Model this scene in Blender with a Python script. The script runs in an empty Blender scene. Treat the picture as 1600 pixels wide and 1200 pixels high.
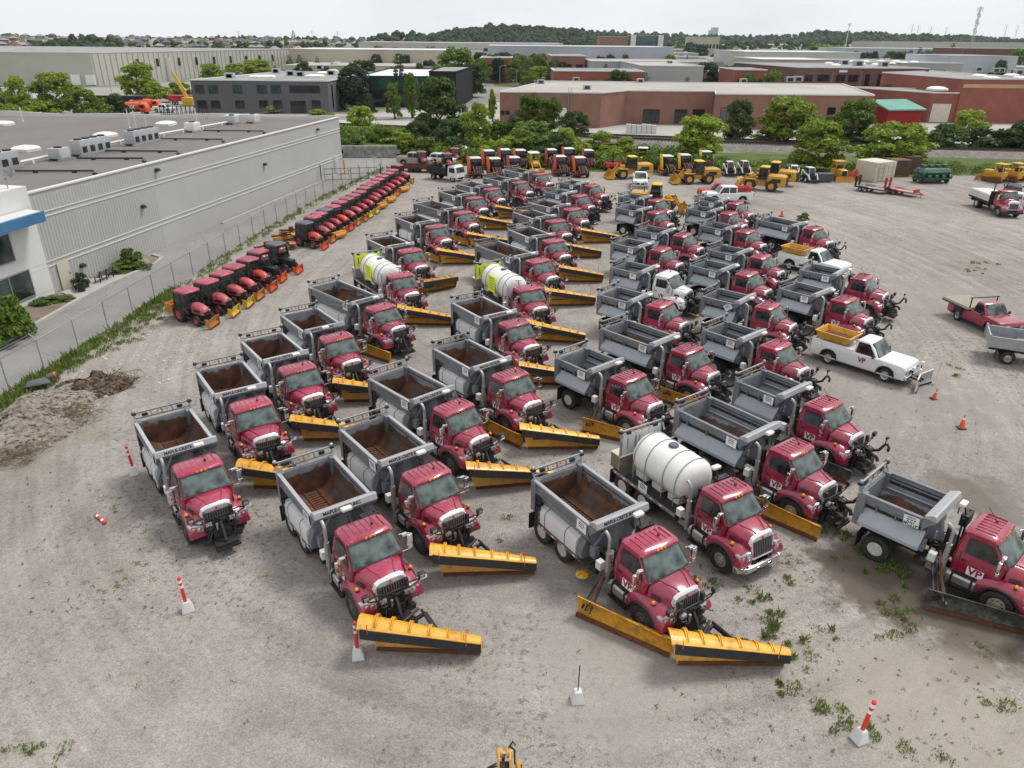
import bpy, bmesh, math, random
import numpy as np
from mathutils import Vector, Matrix
R = math.radians
random.seed(7)
SC = bpy.context.scene
COL = SC.collection

# ---------------------------------------------------------------- camera, world, sun, exposure
H_CAM, FPX, HZ, ROLL = 18.5, 1140.0, 60.0, R(0.5)
PITCH = math.atan((600 - HZ) / FPX)
cam = bpy.data.cameras.new('camera')
cam.sensor_width = 36.0
cam.lens = 36.0 * FPX / 1600.0
cam.clip_start = 0.5
cam.clip_end = 20000
cam_o = bpy.data.objects.new('camera', cam)
COL.objects.link(cam_o)
cam_o.matrix_world = Matrix.Translation((0, 0, H_CAM)) @ Matrix.Rotation(R(90) - PITCH, 4, 'X') @ Matrix.Rotation(ROLL, 4, 'Z')
SC.camera = cam_o

SUN_EL, SUN_AZ = R(60), R(62)          # azimuth from +Y towards +X
w = bpy.data.worlds.new('World')
SC.world = w
w.use_nodes = True
nt = w.node_tree
nt.nodes.clear()
def wn(t, **k):
    n = nt.nodes.new(t)
    for a, b in k.items():
        setattr(n, a, b)
    return n
sky = wn('ShaderNodeTexSky', sky_type='NISHITA', sun_disc=False, sun_elevation=SUN_EL, sun_rotation=SUN_AZ,
         air_density=1.0, dust_density=3.0, ozone_density=1.0)
tc = wn('ShaderNodeTexCoord')
mp = wn('ShaderNodeMapping')
mp.inputs['Scale'].default_value = (1.3, 1.3, 5.0)
cl = wn('ShaderNodeTexNoise')
cl.inputs['Scale'].default_value = 2.2
cl.inputs['Detail'].default_value = 5
cr = wn('ShaderNodeValToRGB')
cr.color_ramp.elements[0].position = 0.30
cr.color_ramp.elements[0].color = (.84, .84, .84, 1)
cr.color_ramp.elements[1].position = 0.56
cr.color_ramp.elements[1].color = (1, 1, 1, 1)
mx = wn('ShaderNodeMix', data_type='RGBA')
mx.inputs['B'].default_value = (10.3, 10.5, 10.75, 1)     # thin bright overcast
bg = wn('ShaderNodeBackground')
bg.inputs['Strength'].default_value = 0.080
wo = wn('ShaderNodeOutputWorld')
L = nt.links.new
L(tc.outputs['Generated'], mp.inputs['Vector'])
L(mp.outputs['Vector'], cl.inputs['Vector'])
L(cl.outputs['Fac'], cr.inputs['Fac'])
L(cr.outputs['Color'], mx.inputs['Factor'])
L(sky.outputs['Color'], mx.inputs['A'])
L(mx.outputs['Result'], bg.inputs['Color'])
L(bg.outputs['Background'], wo.inputs['Surface'])

sd = bpy.data.lights.new('sun', 'SUN')
sd.energy = 2.2
sd.angle = R(16)
sd.color = (1.0, 0.955, 0.9)
so = bpy.data.objects.new('sun', sd)
COL.objects.link(so)
sdir = Vector((math.sin(SUN_AZ) * math.cos(SUN_EL), math.cos(SUN_AZ) * math.cos(SUN_EL), math.sin(SUN_EL)))
so.rotation_euler = sdir.to_track_quat('Z', 'Y').to_euler()
SC.view_settings.view_transform = 'Standard'
SC.view_settings.look = 'None'
SC.view_settings.gamma = 1.0
SC.view_settings.exposure = 0.17
SC.cycles.volume_bounces = 0
SC.cycles.max_bounces = 5
SC.cycles.diffuse_bounces = 2
SC.cycles.glossy_bounces = 2
SC.cycles.transparent_max_bounces = 6
SC.cycles.caustics_reflective = False
SC.cycles.caustics_refractive = False

# ---------------------------------------------------------------- survey helpers: a sight line met with real ground or a real wall
_cr, _sr, _cp, _sp = math.cos(ROLL), math.sin(ROLL), math.cos(PITCH), math.sin(PITCH)
def ray(px, py):
    u, v = px - 800, py - 600
    u, v = u * _cr + v * _sr, -u * _sr + v * _cr
    return u / FPX, _cp - v / FPX * _sp, -(_sp + v / FPX * _cp)
def gp(px, py, z=0.0):
    a, b, c = ray(px, py)
    t = (z - H_CAM) / c
    return Vector((a * t, b * t, z))
def wp(px, py, Y):
    a, b, c = ray(px, py)
    t = Y / b
    return Vector((a * t, Y, H_CAM + c * t))

# ---------------------------------------------------------------- object helpers
def tag(o, label=None, cat=None, group=None, kind=None):
    if label: o['label'] = label
    if cat: o['category'] = cat
    if group: o['group'] = group
    if kind: o['kind'] = kind
    return o
def thing(name, label, cat, loc=(0, 0, 0), rz=0.0, group=None):
    o = bpy.data.objects.new(name, None)
    o.empty_display_size = .3
    COL.objects.link(o)
    o.location = loc
    o.rotation_euler = (0, 0, rz)
    return tag(o, label, cat, group)
KIDS = {}
def link(name, me, parent=None):
    o = bpy.data.objects.new(name, me)
    COL.objects.link(o)
    if parent is not None:
        o.parent = parent
        KIDS.setdefault(parent, []).append(o)
    return o
def copy_tree(o, parent=None, skip=(), swap=None):
    c = o.copy()
    COL.objects.link(c)
    if parent is not None:
        c.parent = parent
        KIDS.setdefault(parent, []).append(c)
    if swap and c.type == 'MESH':
        for s in c.material_slots:
            if s.material in swap:
                m = swap[s.material]
                s.link = 'OBJECT'
                s.material = m
    for k in list(KIDS.get(o, [])):
        if k.name.split('.')[0] not in skip:
            copy_tree(k, c, skip, swap)
    return c
def place(o, loc, rz, label=None, group=None, cat=None):
    o.location = loc
    o.rotation_euler = (0, 0, rz)
    return tag(o, label, cat, group)

class MB:
    """collects shapes, then links them as ONE mesh object"""
    def __init__(s):
        s.v, s.f, s.m = [], [], []
    def add(s, vs, fs, m=0):
        b = len(s.v)
        s.v += [tuple(p) for p in vs]
        s.f += [tuple(b + i for i in f) for f in fs]
        s.m += [m] * len(fs)
        return s
    def hexa(s, p, m=0):
        return s.add(p, [(3, 2, 1, 0), (4, 5, 6, 7), (0, 1, 5, 4), (1, 2, 6, 5), (2, 3, 7, 6), (3, 0, 4, 7)], m)
    def box(s, x0, x1, y0, y1, z0, z1, m=0):
        return s.hexa([(x0, y0, z0), (x1, y0, z0), (x1, y1, z0), (x0, y1, z0), (x0, y0, z1), (x1, y0, z1), (x1, y1, z1), (x0, y1, z1)], m)
    def bar(s, a, b, wx, wz, m=0, up=(0, 0, 1)):
        a, b = Vector(a), Vector(b)
        d = (b - a).normalized()
        u = Vector(up)
        if abs(d.dot(u)) > .97: u = Vector((0, 1, 0))
        r = d.cross(u).normalized()
        u = r.cross(d)
        r, u = r * wx / 2, u * wz / 2
        return s.hexa([a - r - u, a + r - u, b + r - u, b - r - u, a - r + u, a + r + u, b + r + u, b - r + u], m)
    def loft(s, secs, m=0, cap=True, closed=True):
        n = len(secs[0])
        vs = [p for q in secs for p in q]
        fs = []
        for i in range(len(secs) - 1):
            for j in range(n if closed else n - 1):
                k = (j + 1) % n
                fs.append((i * n + j, i * n + k, (i + 1) * n + k, (i + 1) * n + j))
        if cap and closed:
            fs.append(tuple(range(n - 1, -1, -1)))
            fs.append(tuple(range((len(secs) - 1) * n, len(secs) * n)))
        return s.add(vs, fs, m)
    def px(s, prof, x0, x1, m=0):
        return s.loft([[(x, a, b) for a, b in prof] for x in (x0, x1)], m)
    def py(s, prof, y0, y1, m=0):
        return s.loft([[(a, y, b) for a, b in prof] for y in (y0, y1)], m)
    def pz(s, prof, z0, z1, m=0):
        return s.loft([[(a, b, z) for a, b in prof] for z in (z0, z1)], m)
    def tube(s, a, b, r, n=8, m=0, r2=None):
        a, b = Vector(a), Vector(b)
        d = (b - a).normalized()
        u = Vector((0, 0, 1)) if abs(d.z) < .9 else Vector((1, 0, 0))
        e = d.cross(u).normalized()
        g = d.cross(e)
        r2 = r if r2 is None else r2
        an = [2 * math.pi * i / n for i in range(n)]
        return s.loft([[a + (e * math.cos(t) + g * math.sin(t)) * r for t in an], [b + (e * math.cos(t) + g * math.sin(t)) * r2 for t in an]], m)
    def path(s, pts, r, n=6, m=0):
        pts = [Vector(p) for p in pts]
        secs = []
        an = [2 * math.pi * i / n for i in range(n)]
        pe = None
        for i, p in enumerate(pts):
            d = (pts[min(i + 1, len(pts) - 1)] - pts[max(i - 1, 0)]).normalized()
            if pe is None:
                u = Vector((0, 0, 1)) if abs(d.z) < .9 else Vector((1, 0, 0))
                e = d.cross(u).normalized()
            else:
                e = (pe - d * pe.dot(d)).normalized()
            pe = e
            g = d.cross(e)
            secs.append([p + (e * math.cos(t) + g * math.sin(t)) * r for t in an])
        return s.loft(secs, m)
    def lathe(s, prof, c, axis='X', n=20, m=0, cap=True):
        c = Vector(c)
        secs = []
        for r, h in prof:
            q = []
            for i in range(n):
                t = 2 * math.pi * i / n
                a, b = r * math.cos(t), r * math.sin(t)
                q.append(c + Vector({'X': (h, a, b), 'Y': (a, h, b), 'Z': (a, b, h)}[axis]))
            secs.append(q)
        return s.loft(secs, m, cap)
    def ball(s, c, r, n=10, k=6, m=0, sz=1.0):
        return s.lathe([(max(.001, r * math.sin(math.pi * i / k)), -r * sz * math.cos(math.pi * i / k)) for i in range(k + 1)], c, 'Z', n, m)
    def mesh(s, name, mats, bevel=0.0, smooth=38):
        me = bpy.data.meshes.new(name)
        me.from_pydata(s.v, [], s.f)
        for mt in mats: me.materials.append(mt)
        me.polygons.foreach_set('material_index', s.m)
        bm = bmesh.new()
        bm.from_mesh(me)
        bmesh.ops.recalc_face_normals(bm, faces=bm.faces)
        if bevel:
            es = [e for e in bm.edges if len(e.link_faces) == 2 and e.calc_face_angle(0) > .35]
            bmesh.ops.bevel(bm, geom=es, offset=bevel, segments=2, profile=.5, affect='EDGES', clamp_overlap=True)
        bm.to_mesh(me)
        bm.free()
        if smooth:
            me.polygons.foreach_set('use_smooth', [True] * len(me.polygons))
            me.set_sharp_from_angle(angle=R(smooth))
        return me
    def build(s, name, mats, parent=None, bevel=0.0, smooth=38):
        if not isinstance(mats, (list, tuple)): mats = [mats]
        return link(name, s.mesh(name, mats, bevel, smooth), parent)
def sx(sgn, pts):
    return [(sgn * p[0], p[1], p[2]) for p in pts]
def text_mesh(txt, size, mtl, ext=.004, bold=0.0):
    cu = bpy.data.curves.new('txt', 'FONT')
    cu.body = txt
    cu.size = size
    cu.extrude = ext
    cu.offset = bold
    cu.align_x = 'CENTER'
    cu.align_y = 'CENTER'
    cu.resolution_u = 2
    o = bpy.data.objects.new('txt', cu)
    COL.objects.link(o)
    dg = bpy.context.evaluated_depsgraph_get()
    me = bpy.data.meshes.new_from_object(o.evaluated_get(dg))
    bpy.data.objects.remove(o)
    bpy.data.curves.remove(cu)
    me.materials.clear()
    me.materials.append(mtl)
    return me
def put_text(name, me, parent, loc, xdir, ydir):
    o = link(name, me, parent)
    x, y = Vector(xdir).normalized(), Vector(ydir).normalized()
    z = x.cross(y).normalized()
    y = z.cross(x)
    o.matrix_local = Matrix.Translation(loc) @ Matrix((x, y, z)).transposed().to_4x4()
    return o

# ---------------------------------------------------------------- materials
def nodes(name):
    m = bpy.data.materials.new(name)
    m.use_nodes = True
    t = m.node_tree
    t.nodes.clear()
    out = t.nodes.new('ShaderNodeOutputMaterial')
    b = t.nodes.new('ShaderNodeBsdfPrincipled')
    t.links.new(b.outputs[0], out.inputs[0])
    return m, t, b
def noise(t, vec, scale, detail=4, rough=.55, w=None):
    n = t.nodes.new('ShaderNodeTexNoise')
    if w is not None:                                                          # a different pattern on every object
        n.noise_dimensions = '4D'
        t.links.new(w, n.inputs['W'])
    n.inputs['Scale'].default_value = scale
    n.inputs['Detail'].default_value = detail
    n.inputs['Roughness'].default_value = rough
    if vec is not None: t.links.new(vec, n.inputs['Vector'])
    return n.outputs['Fac']
def ramp(t, fac, stops):
    r = t.nodes.new('ShaderNodeValToRGB')
    e = r.color_ramp.elements
    while len(e) < len(stops): e.new(.5)
    for k, (p, c) in zip(e, stops):
        k.position = p
        k.color = (c, c, c, 1) if isinstance(c, (int, float)) else (*c, 1)
    t.links.new(fac, r.inputs['Fac'])
    return r.outputs['Color']
def mixc(t, fac, a, b, mode='MIX'):
    n = t.nodes.new('ShaderNodeMix')
    n.data_type = 'RGBA'
    n.blend_type = mode
    for s, v in (('Factor', fac), ('A', a), ('B', b)):
        if isinstance(v, (int, float)): n.inputs[s].default_value = v if s == 'Factor' else (v, v, v, 1)
        elif isinstance(v, tuple): n.inputs[s].default_value = (*v, 1)
        else: t.links.new(v, n.inputs[s])
    return n.outputs['Result']
def math_(t, op, a, b=0.0, clamp=False):
    n = t.nodes.new('ShaderNodeMath')
    n.operation = op
    n.use_clamp = clamp
    for i, v in enumerate((a, b)):
        if isinstance(v, (int, float)): n.inputs[i].default_value = v
        else: t.links.new(v, n.inputs[i])
    return n.outputs[0]
def coord(t, kind='Object'):
    return t.nodes.new('ShaderNodeTexCoord').outputs[kind]
def world_pos(t):
    return t.nodes.new('ShaderNodeNewGeometry').outputs['Position']
def bump(t, b, h, strength=.3, dist=.05):
    n = t.nodes.new('ShaderNodeBump')
    n.inputs['Strength'].default_value = strength
    n.inputs['Distance'].default_value = dist
    t.links.new(h, n.inputs['Height'])
    t.links.new(n.outputs[0], b.inputs['Normal'])
def orand(t):
    return t.nodes.new('ShaderNodeObjectInfo').outputs['Random']
def pm(name, col, rough=.5, metal=0.0, var=.25, scale=2.0, dirt=None, damt=.35, coat=0.0, rnd=.12, bmp=0.0, spec=.5):
    """principled paint with uneven wear, dirt patches and a little difference from object to object"""
    m, t, b = nodes(name)
    c = coord(t)
    w_ = math_(t, 'MULTIPLY', orand(t), 40.0) if rnd else None
    n = noise(t, c, scale, 5, .6, w_)
    k = ramp(t, n, [(.25, 1 - var), (.75, 1 + var * .6)])
    col_ = mixc(t, 1.0, tuple(col), k, 'MULTIPLY')
    if rnd:
        r = ramp(t, orand(t), [(0, 1 - rnd), (1, 1 + rnd)])
        col_ = mixc(t, 1.0, col_, r, 'MULTIPLY')
    if dirt:
        dn = noise(t, c, scale * 2.3, 6, .7, w_)
        df = ramp(t, dn, [(.46, 0), (.72, damt)])
        col_ = mixc(t, df, col_, tuple(dirt))
    t.links.new(col_, b.inputs['Base Color'])
    rr = ramp(t, n, [(.2, max(.02, rough - .08)), (.8, min(1, rough + .12))])
    t.links.new(rr, b.inputs['Roughness'])
    b.inputs['Metallic'].default_value = metal
    b.inputs['Specular IOR Level'].default_value = spec
    if coat:
        b.inputs['Coat Weight'].default_value = coat
        b.inputs['Coat Roughness'].default_value = .12
    if bmp:
        bump(t, b, noise(t, c, scale * 6, 4), bmp, .02)
    return m
M = {}
M['maroon'] = pm('maroon_paint', (.315, .005, .046), .34, 0, .14, 1.5, (.27, .12, .12), .45, 1.0, .16)
M['cabwhite'] = pm('white_cab_paint', (.75, .76, .77), .35, 0, .08, 1.5, None, 0, .5, .05)
M['black'] = pm('black_steel', (.018, .018, .02), .5, 0, .5, 4, (.09, .075, .06), .45)
M['rubber'] = pm('tyre_rubber', (.022, .022, .023), .8, 0, .35, 5, (.14, .125, .11), .5)
M['flap'] = pm('rubber_flap', (.02, .02, .022), .65, 0, .3, 2, (.10, .09, .08), .25)
M['chrome'] = pm('bright_chrome', (.72, .73, .75), .16, 1.0, .12, 4)
M['cap'] = pm('polished_cap', (.80, .80, .81), .28, .55, .10, 4)
M['alu'] = pm('dull_aluminium', (.48, .475, .46), .42, .75, .25, 3, (.25, .2, .16), .4)
M['steel'] = pm('galvanised_steel', (.40, .41, .42), .45, .6, .2, 3, (.22, .2, .18), .3)
M['grey'] = pm('grey_body_paint', (.165, .18, .20), .42, 0, .18, 1.3, (.34, .34, .34), .35, .25)
M['panel'] = pm('pale_grey_panel', (.34, .375, .42), .4, .0, .12, 1.0, (.25, .24, .24), .3, .3)
M['lip'] = pm('pale_lip_paint', (.37, .38, .395), .4, 0, .12, 2, (.35, .33, .3), .3)
M['white'] = pm('white_plastic', (.68, .69, .70), .4, 0, .08, 1.5, (.45, .42, .38), .25)
M['poly'] = pm('white_poly_tank', (.80, .79, .75), .38, 0, .05, .8, (.62, .6, .55), .2, 0, .04)
M['rimw'] = pm('white_rim', (.62, .61, .58), .45, 0, .2, 6, (.2, .15, .1), .5)
M['rimb'] = pm('beige_rim', (.42, .36, .25), .5, 0, .3, 6, (.12, .08, .05), .6)
M['rimg'] = pm('dark_grey_rim', (.16, .16, .165), .45, .4, .3, 6, (.3, .26, .22), .5)
M['plow'] = pm('plow_yellow', (.72, .37, .02), .45, 0, .2, 1.4, (.30, .12, .025), .8, .2)
M['wing'] = pm('wing_yellow', (.58, .27, .016), .5, 0, .3, 1.6, (.10, .07, .035), .85)
M['wingk'] = pm('worn_black_plow', (.035, .035, .035), .55, 0, .4, 1.6, (.16, .19, .13), .8)
M['amber'] = pm('amber_lens', (.85, .30, .015), .25, 0, .1, 5)
M['redlens'] = pm('red_lens', (.55, .02, .02), .25, 0, .1, 5)
M['lens'] = pm('clear_lens', (.38, .40, .42), .12, .3, .25, 14)
M['placard'] = pm('white_placard', (.78, .80, .80), .5, 0, .06, 3)
M['hivis'] = pm('fluorescent_yellow', (.72, .85, .02), .5, 0, .06, 3)
M['ink'] = pm('black_ink', (.02, .02, .025), .6, 0, .1, 3)
M['vpink'] = pm('maroon_ink', (.25, .01, .05), .6, 0, .1, 3)
M['stake'] = pm('orange_stake', (.75, .09, .03), .5, 0, .1, 3)
M['rust'] = pm('rusty_iron', (.16, .055, .022), .85, 0, .6, 4, (.06, .03, .02), .6)
M['tray'] = pm('tan_box', (.25, .20, .13), .6, 0, .3, 3, (.1, .07, .05), .5)
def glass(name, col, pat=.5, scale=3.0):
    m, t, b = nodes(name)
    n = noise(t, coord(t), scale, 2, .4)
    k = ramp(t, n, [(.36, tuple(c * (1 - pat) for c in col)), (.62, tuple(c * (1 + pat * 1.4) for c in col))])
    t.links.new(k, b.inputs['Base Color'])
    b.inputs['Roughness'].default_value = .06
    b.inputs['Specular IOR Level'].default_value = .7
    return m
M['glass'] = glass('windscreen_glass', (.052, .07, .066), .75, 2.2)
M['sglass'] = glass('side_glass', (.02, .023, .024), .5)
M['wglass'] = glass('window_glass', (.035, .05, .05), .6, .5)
def bedmat(name, lo, hi, rusty=True):
    """steel dump bed, paint worn off and rusted up to an uneven line"""
    m, t, b = nodes(name)
    c = coord(t)
    sep = t.nodes.new('ShaderNodeSeparateXYZ')
    t.links.new(c, sep.inputs[0])
    r = orand(t)
    w_ = math_(t, 'MULTIPLY', r, 40.0)
    n1 = noise(t, c, 1.0, 4, .6, w_)
    n2 = noise(t, c, 1.9, 5, .62, w_)
    zz = math_(t, 'ADD', sep.outputs['Z'], math_(t, 'MULTIPLY', math_(t, 'SUBTRACT', n1, .5), 1.2))
    lim = math_(t, 'ADD', lo, math_(t, 'MULTIPLY', r, hi - lo))
    f = math_(t, 'MULTIPLY', math_(t, 'SUBTRACT', lim, zz), 14.0, True)
    iron = ramp(t, n2, [(.30, (.05, .03, .022)), (.48, (.085, .042, .027)), (.60, (.17, .062, .024)), (.74, (.11, .085, .072))])  # rust tones; the last stop puts a grey-brown sheen into the colour
    bright = ramp(t, noise(t, c, .8, 3), [(.5, 0), (.62, .7)])
    iron = mixc(t, bright, iron, (.085, .075, .072))
    paint = ramp(t, n2, [(.3, (.16, .175, .19)), (.7, (.27, .29, .31))])
    t.links.new(mixc(t, f, paint, iron), b.inputs['Base Color'])
    t.links.new(ramp(t, f, [(0, .45), (1, .7)]), b.inputs['Roughness'])
    return m
M['beda'] = bedmat('worn_bed_steel', 2.28, 2.6)
M['bedb'] = bedmat('grey_bed_steel', 1.55, 2.15)
def weedmat(name, cols):
    m, t, b = nodes(name)
    g = t.nodes.new('ShaderNodeNewGeometry').outputs['Random Per Island']
    k = ramp(t, g, [(i / (len(cols) - 1), c) for i, c in enumerate(cols)])
    r = ramp(t, orand(t), [(0, .82), (1, 1.2)])
    n = ramp(t, noise(t, coord(t), .6, 3), [(.3, .75), (.7, 1.25)])
    k = mixc(t, 1.0, mixc(t, 1.0, k, r, 'MULTIPLY'), n, 'MULTIPLY')
    t.links.new(k, b.inputs['Base Color'])
    b.inputs['Roughness'].default_value = .6
    b.inputs['Specular IOR Level'].default_value = .25
    tr = t.nodes.new('ShaderNodeBsdfTranslucent')
    t.links.new(k, tr.inputs['Color'])
    ms = t.nodes.new('ShaderNodeMixShader')
    ms.inputs[0].default_value = .3
    t.links.new(b.outputs[0], ms.inputs[1])
    t.links.new(tr.outputs[0], ms.inputs[2])
    t.links.new(ms.outputs[0], t.nodes['Material Output'].inputs[0])
    return m
M['leafy'] = weedmat('bright_green_leaves', [(.16, .235, .02), (.25, .33, .035), (.33, .40, .06)])
M['leafm'] = weedmat('green_leaves', [(.08, .14, .022), (.13, .205, .032), (.18, .265, .046)])
M['leafd'] = weedmat('dark_green_leaves', [(.042, .082, .02), (.068, .12, .03), (.10, .165, .042)])
M['needle'] = weedmat('blue_green_needles', [(.03, .054, .028), (.05, .082, .042), (.075, .112, .058)])
M['purple'] = weedmat('dark_purple_leaves', [(.02, .014, .016), (.035, .02, .022), (.05, .03, .03)])
M['weed'] = weedmat('weed_leaves', [(.095, .15, .03), (.155, .22, .042), (.225, .265, .08)])
M['drygrass'] = weedmat('dry_stalks', [(.16, .12, .06), (.25, .19, .10), (.1, .09, .04)])
M['farleaf'] = weedmat('distant_leaves', [(.03, .058, .022), (.045, .08, .028), (.065, .105, .036)])
M['bark'] = pm('bark', (.10, .08, .06), .9, 0, .4, 3, None)
M['tyellow'] = pm('loader_yellow', (.62, .33, .025), .45, 0, .2, 2, (.3, .17, .05), .5, .2)
M['kred'] = pm('tractor_red', (.40, .016, .04), .4, 0, .25, 1.5, (.5, .2, .2), .45, .3, .2)
M['korange'] = pm('tractor_orange_red', (.60, .05, .015), .4, 0, .2, 2, (.5, .15, .1), .4, .3)
M['kpink'] = pm('sun_faded_roof', (.33, .05, .085), .5, 0, .25, 1.5, (.55, .3, .3), .4, .1, .2)
M['kgrey'] = pm('grey_roof', (.10, .11, .125), .5, 0, .2, 2)
M['blade'] = pm('blade_orange_red', (.75, .09, .025), .45, 0, .2, 2, (.5, .2, .1), .5)
M['bladey'] = pm('blade_yellow', (.72, .50, .03), .5, 0, .25, 2, (.3, .14, .05), .55)
M['bladeo'] = pm('blade_rusty_orange', (.60, .24, .035), .5, 0, .3, 2, (.3, .13, .05), .6)
M['mower'] = pm('mower_orange', (.62, .10, .025), .5, 0, .3, 2, (.25, .08, .04), .5)
M['white2'] = pm('white_car_paint', (.78, .785, .79), .3, 0, .05, 1.0, None, 0, .7, .04)
M['silver'] = pm('champagne_paint', (.42, .40, .35), .35, .3, .08, 1.0, None, 0, .6)
M['trailred'] = pm('trailer_red', (.50, .03, .045), .45, 0, .2, 2, (.3, .15, .12), .4)
M['wood'] = pm('weathered_wood', (.38, .34, .28), .8, 0, .3, 5, (.2, .16, .12), .4)
M['cream'] = pm('cream_container', (.60, .56, .46), .6, 0, .12, 1.5, (.35, .25, .15), .4)
M['green'] = pm('dark_green_paint', (.012, .085, .05), .4, 0, .3, 2, (.1, .12, .1), .4, .3)
M['conc'] = pm('concrete', (.42, .41, .385), .85, 0, .18, 1.2, (.25, .23, .2), .4, 0, .05, .2)
M['trafred'] = pm('post_red', (.70, .035, .04), .45, 0, .1, 3)
M['trafor'] = pm('cone_orange', (.78, .12, .03), .5, 0, .15, 3)

# ================================================================ ground
def sheet(name, pts, z, mt, sub=0, parent=None):
    b = MB()
    b.add([(x, y, z) for x, y in pts], [tuple(range(len(pts)))])
    o = b.build(name, mt, None, smooth=0)
    o['kind'] = 'structure'
    return o
def yard_material():
    m, t, b = nodes('gravel_yard')
    p = world_pos(t)
    mp_ = t.nodes.new('ShaderNodeMapping')
    mp_.inputs['Rotation'].default_value = (0, 0, R(-28))
    mp_.inputs['Scale'].default_value = (.55, .07, 1)
    t.links.new(p, mp_.inputs['Vector'])
    trk = noise(t, mp_.outputs[0], 1.0, 6, .6)
    big = noise(t, p, .055, 6, .62)
    med = noise(t, p, .5, 6, .65)
    fine = noise(t, p, 5.0, 5, .75)
    grit = noise(t, p, 17.0, 3, .8)
    c = ramp(t, big, [(.30, (.248, .226, .207)), (.5, (.302, .277, .253)), (.68, (.346, .315, .287))])
    c = mixc(t, 1.0, c, ramp(t, med, [(.25, .80), (.75, 1.16)]), 'MULTIPLY')
    c = mixc(t, ramp(t, trk, [(.50, 0), (.66, .55)]), c, (.345, .318, .292))
    # lanes worn by turning wheels: streaks that curve round the parked rows
    vs = t.nodes.new('ShaderNodeVectorMath')
    vs.operation = 'SUBTRACT'
    vs.inputs[1].default_value = (3, 58, 0)
    t.links.new(p, vs.inputs[0])
    sq = t.nodes.new('ShaderNodeSeparateXYZ')
    t.links.new(vs.outputs[0], sq.inputs[0])
    rad = math_(t, 'SQRT', math_(t, 'ADD', math_(t, 'MULTIPLY', math_(t, 'POWER', math_(t, 'ABSOLUTE', sq.outputs['X']), 2.0), 2.2), math_(t, 'POWER', math_(t, 'ABSOLUTE', sq.outputs['Y']), 2.0)))
    ang = math_(t, 'ARCTAN2', sq.outputs['Y'], sq.outputs['X'])
    cv = t.nodes.new('ShaderNodeCombineXYZ')
    t.links.new(math_(t, 'MULTIPLY', rad, .55), cv.inputs['X'])
    t.links.new(math_(t, 'MULTIPLY', ang, 1.3), cv.inputs['Y'])
    ln = noise(t, cv.outputs[0], 1.6, 6, .68)
    c = mixc(t, 1.0, c, ramp(t, ln, [(.32, .82), (.48, 1.0), (.62, 1.14)]), 'MULTIPLY')
    c = mixc(t, 1.0, c, ramp(t, fine, [(.28, .80), (.5, 1.0), (.75, 1.16)]), 'MULTIPLY')
    c = mixc(t, 1.0, c, ramp(t, grit, [(.3, .66), (.5, 1.0), (.72, 1.32)]), 'MULTIPLY')
    # pale stones
    v = t.nodes.new('ShaderNodeTexVoronoi')
    v.inputs['Scale'].default_value = 6.0
    t.links.new(p, v.inputs['Vector'])
    st = ramp(t, v.outputs['Distance'], [(.05, 1), (.12, 0)])
    st = mixc(t, 1.0, st, ramp(t, noise(t, p, .8, 3), [(.5, 0), (.62, .8)]), 'MULTIPLY')
    c = mixc(t, st, c, (.50, .48, .45))
    # dark specks of tiny weeds in loose drifts
    wd = ramp(t, noise(t, p, 3.6, 4, .75), [(.545, 0), (.60, 1)])
    wa = ramp(t, noise(t, p, .10, 4, .6), [(.42, .08), (.58, .68)])
    c = mixc(t, mixc(t, 1.0, wd, wa, 'MULTIPLY'), c, (.10, .10, .07))
    # damp brown earth and churned places
    def spot(x, y, r, col, k, e=.62, sc=.5):
        nonlocal c
        d = t.nodes.new('ShaderNodeVectorMath')
        d.operation = 'DISTANCE'
        d.inputs[1].default_value = (x, y, 0)
        t.links.new(p, d.inputs[0])
        dd = math_(t, 'ADD', d.outputs['Value'], math_(t, 'MULTIPLY', math_(t, 'SUBTRACT', noise(t, p, sc, 5, .6), .5), r * 2.6))
        f = ramp(t, math_(t, 'DIVIDE', dd, r), [(e, k), (1.0, 0)])
        c = mixc(t, f, c, col)
    for px_, py_, r, col, k in ((1400, 900, 3.4, (.125, .10, .08), .9), (1460, 955, 3.0, (.13, .105, .085), .9), (1350, 870, 2.2, (.14, .115, .095), .8), (1540, 985, 2.0, (.145, .118, .093), .8), (1480, 765, 1.8, (.16, .135, .115), .6), (1560, 780, 2.2, (.16, .135, .115), .6),
                          (60, 690, 3.5, (.25, .21, .17), .4), (1450, 1100, 3.5, (.36, .315, .265), .6), (950, 1050, 3.2, (.35, .315, .29), .5), (1350, 600, 8, (.27, .245, .225), .5), (1470, 470, 7, (.28, .25, .225), .6)):
        g = gp(px_, py_)
        spot(g.x, g.y, r, col, k)
    t.links.new(c, b.inputs['Base Color'])
    b.inputs['Roughness'].default_value = .95
    b.inputs['Specular IOR Level'].default_value = .2
    bump(t, b, math_(t, 'ADD', math_(t, 'MULTIPLY', fine, .6), math_(t, 'ADD', grit, math_(t, 'MULTIPLY', med, 2.0))), .6, .05)
    return m
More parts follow.
